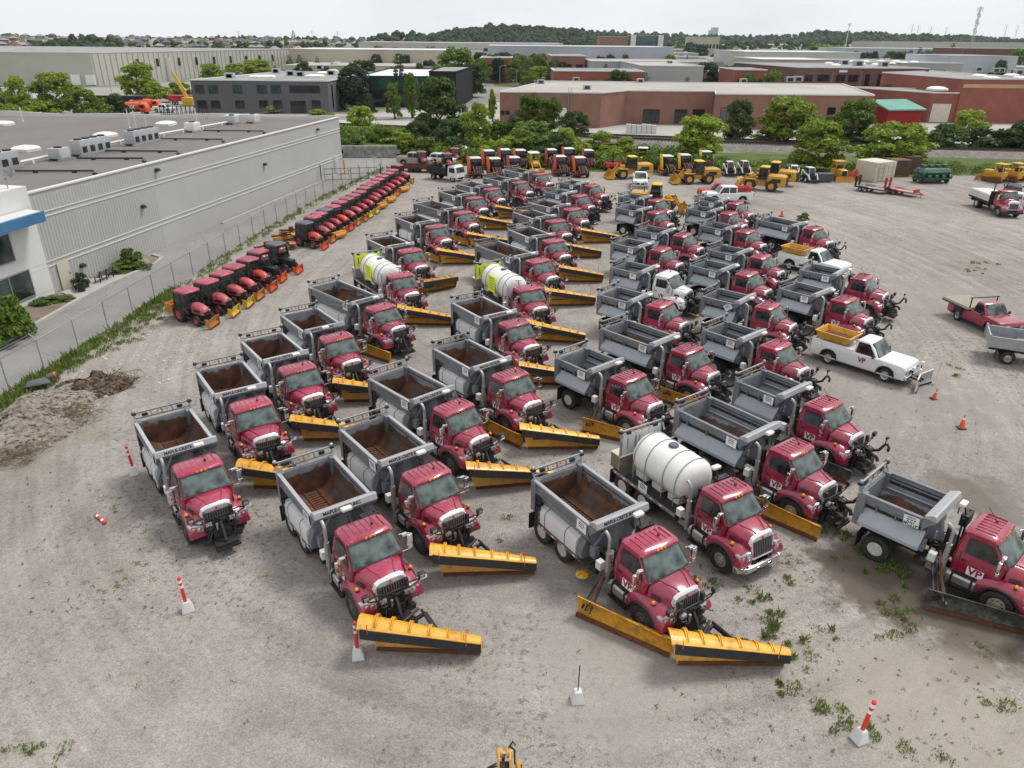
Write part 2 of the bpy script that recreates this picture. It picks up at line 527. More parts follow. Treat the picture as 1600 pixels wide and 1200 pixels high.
def flat_material(name, stops, sc, fine=.2, rough=.9, cracks=False, fsc=6.0):
    m, t, b = nodes(name)
    p = world_pos(t)
    c = ramp(t, noise(t, p, sc, 6, .6), stops)
    c = mixc(t, 1.0, c, ramp(t, noise(t, p, fsc, 4, .7), [(.3, 1 - fine), (.7, 1 + fine)]), 'MULTIPLY')
    if cracks:
        v = t.nodes.new('ShaderNodeTexVoronoi')
        v.feature = 'DISTANCE_TO_EDGE'
        v.inputs['Scale'].default_value = .12
        w_ = t.nodes.new('ShaderNodeMix')
        w_.data_type = 'VECTOR'
        w_.inputs['Factor'].default_value = .06
        t.links.new(p, w_.inputs['A'])
        nn = t.nodes.new('ShaderNodeTexNoise')
        nn.inputs['Scale'].default_value = .7
        t.links.new(p, nn.inputs['Vector'])
        sc_ = t.nodes.new('ShaderNodeVectorMath')
        sc_.operation = 'SCALE'
        sc_.inputs['Scale'].default_value = 30
        t.links.new(nn.outputs['Color'], sc_.inputs[0])
        t.links.new(sc_.outputs[0], w_.inputs['B'])
        t.links.new(w_.outputs[1], v.inputs['Vector'])
        c = mixc(t, ramp(t, v.outputs['Distance'], [(.0, .55), (.006, 0)]), c, (.08, .08, .08))
    t.links.new(c, b.inputs['Base Color'])
    b.inputs['Roughness'].default_value = rough
    b.inputs['Specular IOR Level'].default_value = .25
    return m
M['yard'] = yard_material()
M['asphalt'] = flat_material('worn_asphalt', [(.3, (.225, .218, .21)), (.55, (.265, .257, .247)), (.75, (.30, .288, .272))], .16, .12, .9, True)
M['street'] = flat_material('street_asphalt', [(.3, (.20, .195, .19)), (.7, (.30, .29, .275))], .1, .1)
M['lot'] = flat_material('pale_pavement', [(.3, (.33, .315, .29)), (.7, (.46, .44, .41))], .06, .12)
M['earth'] = flat_material('patchy_land', [(.36, (.075, .105, .03)), (.47, (.12, .15, .05)), (.52, (.27, .26, .24)), (.66, (.36, .345, .32))], .012, .2, .95, False, .3)
M['grass'] = flat_material('rough_grass', [(.3, (.055, .085, .02)), (.55, (.085, .125, .03)), (.75, (.14, .155, .06))], .35, .35, .95, False, 3)
M['soil'] = flat_material('dry_soil', [(.3, (.17, .135, .10)), (.7, (.27, .22, .17))], .5, .3, .95)
M['ballast'] = flat_material('ballast_stone', [(.3, (.13, .12, .11)), (.7, (.24, .225, .21))], .8, .4, .95, False, 4)

sheet('ground', [(-3300, -300), (3300, -300), (3300, 3300), (-3300, 3300)], -.02, M['earth'])
YARD = [(-28.6, -12), (70, -12), (140, 60), (140, 113), (68, 115.5), (46, 110), (31, 114.5), (12, 116), (-3, 118), (-12, 122), (-17.5, 133), (-20.5, 117), (-24.2, 96), (-26.2, 78), (-27.2, 62), (-28.0, 48), (-28.6, 36)]
sheet('gravel_yard', YARD, -.012, M['yard'])
sheet('driveway', [(-50, 0), (-28.6, 0), (-28.6, 36), (-28.0, 48), (-27.2, 62), (-26.2, 78), (-24.2, 96), (-20.5, 117), (-18.6, 128), (-29, 128), (-26.0, 114.2), (-36.3, 55), (-48, 20)], -.008, M['asphalt'])
sheet('planting_strip', [(-45, 30), (-33.75, 38), (-33.55, 48.5), (-33.35, 53), (-35.6, 54.4), (-42, 40)], .06, M['soil'])
sheet('grass_verge', [(-19, 132), (-12, 122), (-3, 118), (12, 116), (31, 114.5), (46, 110), (68, 115.5), (140, 113), (150, 124), (92, 131), (39, 138), (-20, 156), (-45, 166), (-45, 134)], -.004, M['grass'])
sheet('parking_lot', [(-60, 176), (-3, 171), (40, 150), (96, 143), (160, 136), (170, 200), (110, 260), (-10, 250), (-40, 206), (-90, 206)], -.012, M['lot'])
sheet('street', [(-22, 172), (-12, 170), (-8, 250), (-10, 420), (-2, 900), (-14, 900), (-20, 420), (-19, 250)], -.006, M['street'])
sheet('service_road', [(-150, 205), (-22, 199), (-22, 190), (-150, 193)], -.006, M['street'])


# ================================================================ the near warehouse
M['wallgrey'] = pm('grey_wall_panel', (.43, .425, .405), .8, 0, .08, .12, (.35, .34, .325), .25, 0, 0, 0, .2)
M['walltop'] = pm('white_wall_paint', (.66, .655, .63), .7, 0, .05, .2, (.5, .48, .45), .2, 0, 0)
M['roof'] = pm('brown_roof_membrane', (.172, .158, .147), .9, 0, .16, .07, (.11, .10, .095), .5, 0, 0)
M['trimw'] = pm('white_trim', (.62, .62, .60), .6, 0, .08, .5, None, 0, 0, 0)
M['blue'] = pm('blue_fascia', (.045, .17, .33), .5, 0, .12, .6, (.12, .22, .33), .3, 0, 0)
M['acgrey'] = pm('unit_grey', (.42, .44, .45), .5, .2, .1, 2, (.3, .3, .3), .3)
M['door'] = pm('cream_door', (.60, .57, .46), .6, 0, .08, 1)
W0, W1 = Vector((-36.25, 55.0, 0)), Vector((-25.95, 114.1, 0))
WD = (W1 - W0).normalized()
WN = Vector((WD.y, -WD.x, 0))                                                   # outwards, to the driveway
WL = (W1 - W0).length
def wpt(s, out, z): return W0 + WD * s + WN * out + Vector((0, 0, z))
wh = thing('warehouse', 'long pale grey warehouse with ribbed wall and brown flat roof along the left side', 'warehouse', (0, 0, 0))
HB = 7.75
b = MB()
far_l = Vector((-118, 117.5, 0))
outer = [W0, W1, far_l, Vector((-118, 55, 0))]
b.pz([(p.x, p.y) for p in outer], -.1, HB - .45)
# ribs on the nearer half of the wall
s = .4
while s < 15:
    a = wpt(s, 0, 0)
    e = wpt(s + .30, 0, 0)
    o_ = WN * .07
    q = [wpt(s, -.01, 0), wpt(s + .04, .028, 0), wpt(s + .16, .028, 0), wpt(s + .20, -.01, 0)]
    b.loft([[p + Vector((0, 0, z)) for p in q] for z in ((.05, 2.0), (2.62, 5.72), (6.28, 7.4))[0]], 0)
    for z0, z1 in ((2.62, 5.72), (6.28, 7.4)):
        b.loft([[p + Vector((0, 0, z)) for p in q] for z in (z0, z1)], 0)
    s += .34
# parapet wall ring
for p, q in zip(outer, outer[1:] + outer[:1]):
    if p is W1: continue
    d = (q - p).normalized()
    n_ = Vector((d.y, -d.x, 0))
    b.hexa([p + n_ * .003, q + n_ * .003, q - n_ * .25, p - n_ * .25] + [v + Vector((0, 0, HB)) for v in (p + n_ * .003, q + n_ * .003, q - n_ * .25, p - n_ * .25)], 0)
body = b.build('wall', [M['wallgrey']], wh, smooth=0)
b = MB()
for z in (2.12, 2.5, 5.85, 6.2):
    b.bar(wpt(.1, .02, z), wpt(WL, .02, z), .08, .09)
b.build('stripe', [M['trimw']], body)
b = MB()
rin = [wpt(.25, -.25, 0), wpt(WL - .25, -.25, 0), far_l + Vector((0, -.3, 0)), Vector((-118, 55.3, 0))]
b.pz([(p.x, p.y) for p in rin], HB - .5, HB - .36)
b.build('roof', [M['roof']], wh)
b = MB()
b.bar(wpt(.0, -.11, HB + .03), wpt(WL + .05, -.11, HB + .03), .42, .12)
zz = [(0, .18), (10, -.05), (19, .22), (26, -.12), (33, .1), (42, -.08), (50, .25), (60, .0), (75, .2), (92, 0)]
bp = [W1 + (far_l - W1) * (k / 92) + Vector((0, 0, HB + .1 + z)) for k, z in zz]
for p, q in zip(bp, bp[1:]):
    b.hexa([p + Vector((0, .02, -.9)), q + Vector((0, .02, -.9)), q + Vector((0, .32, -.9)), p + Vector((0, .32, -.9)), p, q, q + Vector((0, .3, 0)), p + Vector((0, .3, 0))])
b.build('parapet_cap', [M['trimw']], wh)
# white office corner with blue canopy
of = MB()
A, B_ = wpt(-.05, .16, 0), wpt(-16, .5, 0)
inn = -6
q = [A, wpt(-.05, -3, 0), wpt(-16, -6, 0), B_]
of.pz([(p.x, p.y) for p in q], 0, 8.35, 0)
for z in (2.2, 2.6, 5.9, .5):
    of.bar(A + WN * .0 + Vector((0, 0, z)), B_ + WN * .0 + Vector((0, 0, z)), .03, .05, 1)
of_o = of.build('office_front', [M['walltop'], M['trimw']], wh)
def winbox(s0, s1, z0, z1, parent, out=.28):
    m = MB()
    k = lambda s, o: wpt(s, o + (.16 + (-s) * .021), 0)
    for zz0, zz1, mm, o0, o1 in ((z0, z1, 0, .0, .02),):
        m.hexa([k(s0, o0) + Vector((0, 0, zz0)), k(s1, o0) + Vector((0, 0, zz0)), k(s1, o1) + Vector((0, 0, zz0)), k(s0, o1) + Vector((0, 0, zz0)),
                k(s0, o0) + Vector((0, 0, zz1)), k(s1, o0) + Vector((0, 0, zz1)), k(s1, o1) + Vector((0, 0, zz1)), k(s0, o1) + Vector((0, 0, zz1))], mm)
    for a, c in (((s0, z0), (s1, z0)), ((s0, z1), (s1, z1)), ((s0, z0), (s0, z1)), ((s1, z0), (s1, z1)), (((s0 + s1) / 2, z0), ((s0 + s1) / 2, z1))):
        m.bar(k(a[0], .03) + Vector((0, 0, a[1])), k(c[0], .03) + Vector((0, 0, c[1])), .09, .09, 1)
    return m.build('window', [M['wglass'], M['steel']], parent)
winbox(-2.0, -6.0, .55, 2.55, of_o)
winbox(-2.9, -9, 3.5, 5.5, of_o)
winbox(-8, -13, .55, 2.55, of_o)
b = MB()
b.pz([(p.x, p.y) for p in (wpt(-.6, .2, 0), wpt(-.9, 1.9, 0), wpt(-15, 2.3, 0), wpt(-15, .4, 0))], 6.02, 6.75, 0)
b.pz([(p.x, p.y) for p in (wpt(-.7, .3, 0), wpt(-1.0, 1.7, 0), wpt(-15, 2.1, 0), wpt(-15, .4, 0))], 6.75, 6.78, 1)
b.build('canopy', [M['blue'], M['trimw']], of_o)
b = MB()
b.hexa([wpt(.9, .09, 0), wpt(2.1, .09, 0), wpt(2.1, .14, 0), wpt(.9, .14, 0), wpt(.9, .09, 2.2), wpt(2.1, .09, 2.2), wpt(2.1, .14, 2.2), wpt(.9, .14, 2.2)], 0)
b.bar(wpt(2.0, .17, 1.05), wpt(2.0, .17, 1.2), .05, .05, 1)
b.build('door', [M['door'], M['black']], wh)
for s_, z_ in ((12.5, 4.3), (15.5, 7.1), (36, 4.6), (52, 6.9), (3.5, 1.3)):
    b = MB()
    b.hexa([wpt(s_ - .2, .05, z_ - .15), wpt(s_ + .2, .05, z_ - .15), wpt(s_ + .2, .40, z_ - .12), wpt(s_ - .2, .40, z_ - .12),
            wpt(s_ - .2, .05, z_ + .15), wpt(s_ + .2, .05, z_ + .15), wpt(s_ + .2, .34, z_ + .10), wpt(s_ - .2, .34, z_ + .10)])
    b.build('wall_lamp', [M['black']], wh)
b = MB()                                                                        # concrete kerb at the wall foot and round the planting strip
for s0, s1 in ((24.5, WL),):
    b.bar(wpt(s0, .35, .02), wpt(s1, .35, .02), .3, .28)
o = b.build('kerb', [M['conc']])
o['kind'] = 'structure'
b = MB()
pts = [(-33.95, 30), (-33.62, 44.3), (-33.55, 48.4), (-33.4, 53.3), (-33.05, 57.4), (-32.35, 61.0), (-31.9, 63.4), (-32.2, 65.3), (-33.5, 66.3)]
for p, q in zip(pts, pts[1:]):
    b.bar((*p, .05), (*q, .05), .3, .24)
o = b.build('kerb', [M['conc']])
o['kind'] = 'structure'
sheet('patio', [(-35.7, 55.1), (-33.4, 53.5), (-33.2, 57.3), (-32.5, 60.6), (-35.0, 61.0)], .08, M['lot'])
sheet('planting_strip', [(-35.0, 61.0), (-32.5, 60.6), (-32.05, 63.3), (-32.35, 65.2), (-34.2, 66.2)], .085, M['soil'])

# roof equipment: every unit its own thing
RZ = HB - .36
def roof_pt(px, py): return gp(px, py, RZ)
def ac_unit(px, py, n, label, big=True, white=False):
    p = roof_pt(px, py)
    t_ = thing('rooftop_unit', label, 'air conditioner', p, math.atan2(WD.y, WD.x), 'cooling units on the warehouse roof')
    mt = M['white'] if white else M['acgrey']
    w_, d_, h_ = (n * 1.15, 1.25, 1.55) if big else (1.5, 1.3, 1.15)
    b = MB()
    b.box(-w_ / 2, w_ / 2, -d_ / 2, d_ / 2, .18, h_, 0)
    if big:
        for i in range(n):
            x = -w_ / 2 + (i + .5) * w_ / n
            b.box(x - .015, x + .015, -d_ / 2 - .01, d_ / 2 + .01, .2, h_, 1)
    b.build('casing', [mt, M['kgrey']], t_, bevel=.02)
    b = MB()
    b.box(-w_ / 2 - .3, w_ / 2 + .3, -d_ / 2 - .1, -d_ / 2 + .15, 0, .18)
    b.box(-w_ / 2 - .3, w_ / 2 + .3, d_ / 2 - .15, d_ / 2 + .1, 0, .18)
    b.build('rail', [M['steel']], t_)
    for i in range(n if big else 1):
        x = -w_ / 2 + (i + .5) * w_ / (n if big else 1)
        b = MB()
        b.lathe([(.36, 0), (.38, .12), (.32, .14), (.05, .09)], (x, 0, h_), 'Z', 14)
        b.build('fan', [M['black']], t_)
        b = MB()
        if big:
            b.box(x - .34, x + .34, -d_ / 2 - .012, -d_ / 2 - .002, .35, .95)
        else:
            for k in range(6):
                b.box(x - .55, x + .55, -d_ / 2 - .02, -d_ / 2 - .002, .3 + k * .13, .37 + k * .13)
        b.build('louvre', [M['sglass'] if big else M['white']], t_)
for a in ((145, 240, 4, 'long grey four-fan rooftop unit near the middle of the brown roof'),
          (224, 224, 4, 'long grey rooftop unit farther along, second four-fan unit from the left'),
          (2, 266, 3, 'grey rooftop unit cut off by the left edge of the photo'),
          (95, 250, 1, 'small grey rooftop unit with white louvres left of the long four-fan unit', False),
          (302, 206, 1, 'white box unit on the roof right of both long grey units', False, True),
          (364, 194, 1, 'small grey box unit beside the farthest white box unit', False),
          (396, 192, 1, 'farthest white box unit near the right end of the brown roof', False, True)):
    ac_unit(*a)
def skylight(px, py, label):
    p = roof_pt(px, py)
    t_ = thing('skylight', label, 'skylight', p, math.atan2(WD.y, WD.x), 'dome skylights on the warehouse roof')
    b = MB()
    b.box(-1.0, 1.0, -1.0, 1.0, 0, .28)
    b.build('kerb_frame', [M['trimw']], t_)
    b = MB()
    b.loft([[(-k, -k, z), (k, -k, z), (k, k, z), (-k, k, z)] for k, z in ((1.0, .28), (.85, .45), (.55, .56), (.15, .6))])
    b.build('dome', [M['poly']], t_, smooth=60)
for a in ((5, 196, 'dome skylight at the left edge of the roof, far row'), (41, 236, 'nearest dome skylight above the small louvred unit'), (165, 214, 'dome skylight just behind the long four-fan unit'),
          (260, 196, 'dome skylight left of the white box unit'), (365, 185, 'dome skylight at the far right of the roof')):
    skylight(*a)
def pipe_run(pts, r, label, name='roof_pipe', z=.18):
    b = MB()
    q = [roof_pt(*p) + Vector((0, 0, z)) for p in pts]
    b.path(q, r, 6)
    for a, c in zip(q, q[1:]):
        n_ = max(1, int((c - a).length / 3))
        for i in range(n_):
            m = a.lerp(c, (i + .5) / n_)
            b.box(m.x - .15, m.x + .15, m.y - .15, m.y + .15, RZ, m.z - r * .5)
    tag(b.build(name, [M['black'] if z < .3 else M['white']]), label, 'pipe', 'pipes lying on the warehouse roof')
pipe_run([(25, 270), (147, 270), (150, 275)], .09, 'black roof pipe from the cut-off unit to the wall edge')
pipe_run([(120, 250), (224, 250), (227, 256)], .09, 'black roof pipe from the small louvred unit to the wall edge')
pipe_run([(165, 238), (278, 239), (280, 244)], .09, 'black roof pipe from the long four-fan unit to the wall edge')
pipe_run([(250, 219), (348, 220), (350, 224)], .08, 'black roof pipe from the second long unit to the wall edge')
pipe_run([(318, 206), (412, 207), (414, 210)], .08, 'black roof pipe from the white box unit to the wall edge')
pipe_run([(20, 262), (80, 249), (130, 238), (205, 222), (300, 205), (360, 194)], .13, 'long pale pipe running behind all the rooftop units', 'roof_pipe', .35)
for px_, py_, h_, label in ((36, 190, 1.9, 'white vent pipe standing on the roof at far left'), (203, 200, 2.4, 'white vent pipe left of a pair above the second long unit'), (213, 202, 2.3, 'white vent pipe right of a pair above the second long unit'), (229, 199, 1.7, 'short dark vent pipe beside the pair'), (308, 192, 2.0, 'thin pole behind the white box unit')):
    p = roof_pt(px_, py_)
    b = MB()
    b.tube((0, 0, 0), (0, 0, h_), .07, 8)
    b.lathe([(.14, 0), (.08, .15)], (0, 0, 0), 'Z', 8)
    o = b.build('vent_pipe', [M['white']])
    place(o, p, 0, label, None, 'vent pipe')
p = wpt(-1.2, -.3, 8.35)
t_ = thing('satellite_dish', 'round grey satellite dish on top of the white office corner', 'satellite dish', p)
b = MB()
b.lathe([(.02, .0), (.3, .03), (.5, .1), (.55, .14), (.5, .12), (.3, .05), (.02, .02)], (0, 0, 0), 'Y', 18)
o = b.build('dish', [M['steel']], t_)
o.location = (0, -.1, .95)
o.rotation_euler = (R(20), 0, R(25))
b = MB()
b.tube((0, 0, 0), (0, 0, .9), .04, 8)
b.tube((0, -.1, .8), (.15, -.6, 1.0), .02, 6)
b.build('mast', [M['steel']], t_)

# ================================================================ other buildings
def wallmat(name, col, var=.12, sc=.35, brick=False):
    m, t, b = nodes(name)
    p = world_pos(t)
    c = mixc(t, 1.0, tuple(col), ramp(t, noise(t, p, sc, 5, .6), [(.3, 1 - var), (.7, 1 + var)]), 'MULTIPLY')
    if brick:
        c = mixc(t, 1.0, c, ramp(t, noise(t, p, 4.0, 4, .8), [(.3, .82), (.7, 1.15)]), 'MULTIPLY')
        bt = t.nodes.new('ShaderNodeTexBrick')
        bt.inputs['Scale'].default_value = 2.2
        bt.inputs['Color1'].default_value = (1, 1, 1, 1)
        bt.inputs['Color2'].default_value = (.86, .84, .84, 1)
        bt.inputs['Mortar'].default_value = (1.15, 1.15, 1.12, 1)
        rx = t.nodes.new('ShaderNodeMapping')
        rx.inputs['Rotation'].default_value = (R(90), 0, 0)
        t.links.new(p, rx.inputs['Vector'])
        t.links.new(rx.outputs[0], bt.inputs['Vector'])
        c = mixc(t, .7, c, mixc(t, 1.0, c, bt.outputs['Color'], 'MULTIPLY'))
    t.links.new(c, b.inputs['Base Color'])
    b.inputs['Roughness'].default_value = .85
    b.inputs['Specular IOR Level'].default_value = .2
    return m
M['brick'] = wallmat('red_brown_brick', (.275, .150, .115), .12, .3, True)
M['brickr'] = wallmat('red_brick', (.28, .105, .08), .12, .3, True)
M['brickd'] = wallmat('dark_brick', (.165, .095, .08), .15, .3, True)
M['buff'] = wallmat('buff_band', (.48, .34, .18))
M['roofp'] = wallmat('pale_roof', (.40, .375, .345), .12, .08)
M['roofg'] = wallmat('grey_roof_gravel', (.29, .29, .29), .18, .1)
M['roofw'] = wallmat('white_roof', (.66, .67, .68), .1, .1)
M['fac'] = wallmat('pale_precast', (.47, .46, .42), .07, .12)
M['facg'] = wallmat('grey_precast', (.38, .385, .385), .07, .12)
M['dgrey'] = wallmat('dark_grey_stucco', (.125, .125, .135), .08, .2)
M['blackb'] = wallmat('black_cladding', (.018, .019, .021), .2, .3)
M['bluew'] = wallmat('pale_blue_cladding', (.42, .46, .50), .08, .1)
M['beige'] = wallmat('beige_wall', (.44, .40, .33), .1, .1)
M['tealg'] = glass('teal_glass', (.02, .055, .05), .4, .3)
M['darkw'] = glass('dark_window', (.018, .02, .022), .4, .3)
M['stone'] = wallmat('grey_stone_blocks', (.27, .265, .255), .35, 1.2)
M['redmetal'] = wallmat('red_metal_cladding', (.33, .03, .035), .1, .3)
M['greenroof'] = wallmat('teal_green_roof', (.17, .36, .30), .1, .3)
def facade_box(root, name, poly, h, wall, roof, z0=0.0, cap=.35, trim='trimw'):
    b = MB()
    b.pz(poly, z0 - .1, z0 + h - .02, 0)
    o = b.build(name, [wall], root, smooth=0)
    r_ = MB()
    r_.pz(poly, z0 + h - .02, z0 + h + .02, 0)
    n_ = len(poly)
    for i in range(n_):
        a, c = poly[i], poly[(i + 1) % n_]
        r_.bar((a[0], a[1], z0 + h + .14), (c[0], c[1], z0 + h + .14), .35, .26, 1)
    r_.build('roof', [roof, M[trim]], o, smooth=0)
    return o
def front_window(root, Y, x0, x1, z0, z1, mt, frame='steel', bars=1, name='window', proud=.03):
    b = MB()
    b.box(x0, x1, Y - proud, Y + .05, z0, z1, 0)
    o = b.build(name, [mt], root, smooth=0)
    f = MB()
    for x in np.linspace(x0, x1, bars + 2):
        f.box(x - .06, x + .06, Y - proud - .05, Y - proud - .004, z0, z1)
    for z in (z0, z1):
        f.box(x0 + .07, x1 - .07, Y - proud - .046, Y - proud - .008, z - .05, z + .05)
    f.build('frame', [M[frame]], o, smooth=0)
    return o
def pxwin(root, Y, px0, py0, px1, py1, mt, frame='black', bars=1, name='window'):
    a, c = wp(px0, py1, Y), wp(px1, py0, Y)
    return front_window(root, Y, a.x, c.x, a.z, c.z, mt, frame, bars, name)
def roof_bits(label, pts, z, kind='box', grp='small vents on far roofs', s=1.2):
    for i, (px_, py_) in enumerate(pts):
        p = gp(px_, py_, z)
        b = MB()
        if kind == 'box':
            b.box(-s * .8, s * .8, -s * .6, s * .6, .0, s * .9, 0)
            b.box(-s * .5, s * .5, -s * .62, -s * .6 - .03, .15, s * .7, 1)
        else:
            b.loft([[(-k, -k, q), (k, -k, q), (k, k, q), (-k, k, q)] for k, q in ((s, 0), (s, .3), (s * .6, .65), (.1, .72))], 0)
        o = b.build('roof_vent' if kind == 'box' else 'skylight', [M['acgrey'] if kind == 'box' else M['poly'], M['black']])
        place(o, p, 0, label, grp, 'roof unit' if kind == 'box' else 'skylight')

# brick plant behind the tracks
pl = thing('brick_factory', 'low red brown brick factory with pale flat roof behind the railway', 'factory', (0, 0, 0))
YB, YR = 177.0, 186.0
xa, xb, xc, xd, xe = wp(781, 145, YB).x, wp(940, 143, YB).x, wp(979, 142, YR).x, wp(1118, 143, YR).x, wp(1366, 149, YB).x
x1_ = wp(1118, 148, YB).x
poly = [(xa, YB), (xb, YB), (xc, YR), (xd, YR), (x1_, YB), (xe, YB), (xe + 12, 224), (xa + 12, 226)]
ow = facade_box(pl, 'wall', poly, 7.4, M['brick'], M['roofp'])
for d in ((1003, 187, 1031, 171, YR), (1052, 190, 1074, 171, YR), (1080, 190, 1101, 171, YR)):
    a, c = wp(d[0], 198, d[4]), wp(d[2], d[3], d[4])
    front_window(ow, d[4], a.x, c.x, .4, c.z, M['darkw'], 'black', 3, 'loading_door')
for px0, px1, mt in ((1123, 1137, 'kgrey'), (1288, 1306, 'darkw'), (866, 886, 'white2'), (797, 804, 'kgrey')):
    a, c = wp(px0, 200, YB), wp(px1, 168 if px0 != 797 else 180, YB)
    front_window(ow, YB, a.x, c.x, .0, c.z, M[mt], 'black', 0, 'door')
pxwin(ow, YB, 782, 173, 788, 179, M['wglass'])
pxwin(ow, YB, 790, 173, 796, 179, M['wglass'])
b = MB()
a = wp(889, 190, YB)
for dx in (-.35, .35):
    b.tube((a.x + dx, YB - .25, 1.2), (a.x + dx, YB - .25, 8.6), .05, 5)
for k in range(18):
    b.bar((a.x - .35, YB - .25, 1.4 + k * .4), (a.x + .35, YB - .25, 1.4 + k * .4), .04, .04)
tag(b.build('roof_ladder', [M['steel']]), 'steel ladder fixed to the brick factory wall', 'ladder')
roof_bits('grey vent box on the pale brick factory roof', [(845, 131), (917, 140), (900, 127), (1000, 129), (1161, 129)], 7.42)
roof_bits('white stack on the pale brick factory roof', [(1233, 128), (1246, 127)], 7.42, 'box', 'stacks on the brick factory roof', 1.6)
b = MB()                                                                        # pallets and cages in the yard of the plant
for i in range(6):
    b.box(i * 1.1, i * 1.1 + 1.0, -.5, .5, 0, 1.9 - .1 * (i % 3))
b.build('crate_stack', [M['white']])
bpy.data.objects['crate_stack'].location = gp(978, 208)
tag(bpy.data.objects['crate_stack'], 'stacked white cages outside the brick factory', 'crates')

# dark grey office, black glass office
of2 = thing('office_building', 'two storey dark grey office with square windows behind the warehouse roof', 'office', (0, 0, 0))
YD = 206.0
xl, xr = wp(297, 125, YD).x, wp(511, 127, YD).x
ow = facade_box(of2, 'wall', [(xl, YD), (xr, YD), (xr + 4, 262), (xl + 8, 262)], 7.9, M['dgrey'], M['roofg'])
for x, w_ in ((312, 12), (333, 12), (371, 12), (409, 13), (431, 13)):
    pxwin(ow, YD, x - w_ / 2, 133, x + w_ / 2, 146, M['tealg'])
for x in (316, 337, 375, 412, 434, 494):
    pxwin(ow, YD, x - 6, 157, x + 6, 169, M['darkw'])
pxwin(ow, YD, 453, 134, 499, 145, M['darkw'], 'black', 4)
pxwin(ow, YD, 456, 158, 477, 177, M['darkw'], 'black', 3, 'entrance')
bz = MB()
for y, w_ in ((209, 1.2), (216, 1.2), (223, 1.2), (230, 1.2)):
    bz.box(xr + (y - YD) / 14 - .02, xr + (y - YD) / 14 + .14, y, y + w_, 1, 7, 0)
bz.build('slit_window', [M['darkw']], ow, smooth=0)
roof_bits('grey unit on the dark office roof', [(360, 122), (432, 114), (455, 118), (470, 119), (518, 117), (500, 108)], 7.95, 'box', 'units on the dark grey office roof', 1.5)
roof_bits('white skylight on the dark office roof', [(400, 121), (410, 121), (420, 121), (487, 120), (497, 120), (505, 115), (520, 112)], 7.95, 'dome', 'skylights on the dark grey office roof', 1.6)
of3 = thing('office_building', 'black glass office with sharp corner half hidden by trees', 'office', (0, 0, 0))
ow = facade_box(of3, 'wall', [(wp(560, 115, 228).x, 228), (wp(690, 112, 228).x, 228), (wp(700, 110, 228).x, 285), (wp(560, 115, 228).x, 285)], 8.2, M['blackb'], M['roofw'], trim='blackb')
ow2 = facade_box(of3, 'wing', [(wp(670, 108, 222).x, 222), (wp(712, 108, 222).x, 222), (wp(726, 108, 222).x, 262), (wp(672, 108, 222).x, 262)], 9.8, M['blackb'], M['roofg'], trim='blackb')
pxwin(ow, 228, 580, 122, 690, 140, M['tealg'], 'black', 9)
pxwin(ow, 228, 580, 146, 690, 160, M['darkw'], 'black', 9)
front_window(ow2, 222, wp(698, 120, 222).x, wp(710, 120, 222).x, 2.5, 7.5, M['wglass'], 'black', 1)

# red brick works at the right
rb = thing('brick_works', 'red brick works with buff band, beige roller door and stepped roofs at right', 'factory', (0, 0, 0))
Yr = 196.0
x0, x1, x2 = wp(1446, 146, Yr).x, wp(1507, 124, Yr).x, wp(1640, 124, Yr).x
zl, zt = wp(1446, 146, Yr).z, wp(1507, 124, Yr).z
o1 = facade_box(rb, 'wall', [(x0 + 2.0, Yr + .5), (x1, Yr + .5), (x1, 214), (x0 - 12, 222)], zl, M['brickr'], M['roofg'])
o2 = facade_box(rb, 'main_hall', [(x1, Yr), (x2, Yr), (x2, 250), (x1 - 4, 232)], zt, M['brickr'], M['roofg'])
b = MB()
b.box(x1 + .2, x2, Yr - .04, Yr, zt - 1.9, zt - 1.1)
b.build('buff_band', [M['buff']], o2)
a, c = wp(1453, 190, Yr), wp(1488, 163, Yr)
front_window(o1, Yr + .5, a.x, c.x, .2, c.z, M['cream'], 'white', 0, 'roller_door')
xs0, xs1 = wp(1388, 176, 190).x, wp(1440, 176, 190).x
o3 = MB()
o3.pz([(xs0, 190), (xs1, 190), (xs1, 198), (xs0, 198)], 0, 3.6)
o3 = o3.build('red_shed', [M['redmetal']], rb, smooth=0)
b = MB()
b.hexa([(xs0 - .5, 189, 3.3), (xs1 + .5, 189, 3.5), (xs1 + .5, 200, 5.0), (xs0 - .5, 200, 4.8), (xs0 - .5, 189, 3.6), (xs1 + .5, 189, 3.8), (xs1 + .5, 200, 5.3), (xs0 - .5, 200, 5.1)])
b.build('shed_roof', [M['greenroof']], o3)
roof_bits('white skylight on the red brick works roof', [(1464, 141), (1530, 120), (1548, 123), (1580, 119), (1595, 123)], zt + .02, 'dome', 'skylights on the red brick works roof', 1.4)
roof_bits('round vent on the red brick works roof', [(1527, 111), (1554, 113), (1562, 113), (1580, 115), (1590, 116)], zt + .02, 'box', 'vents on the red brick works roof', 1.4)

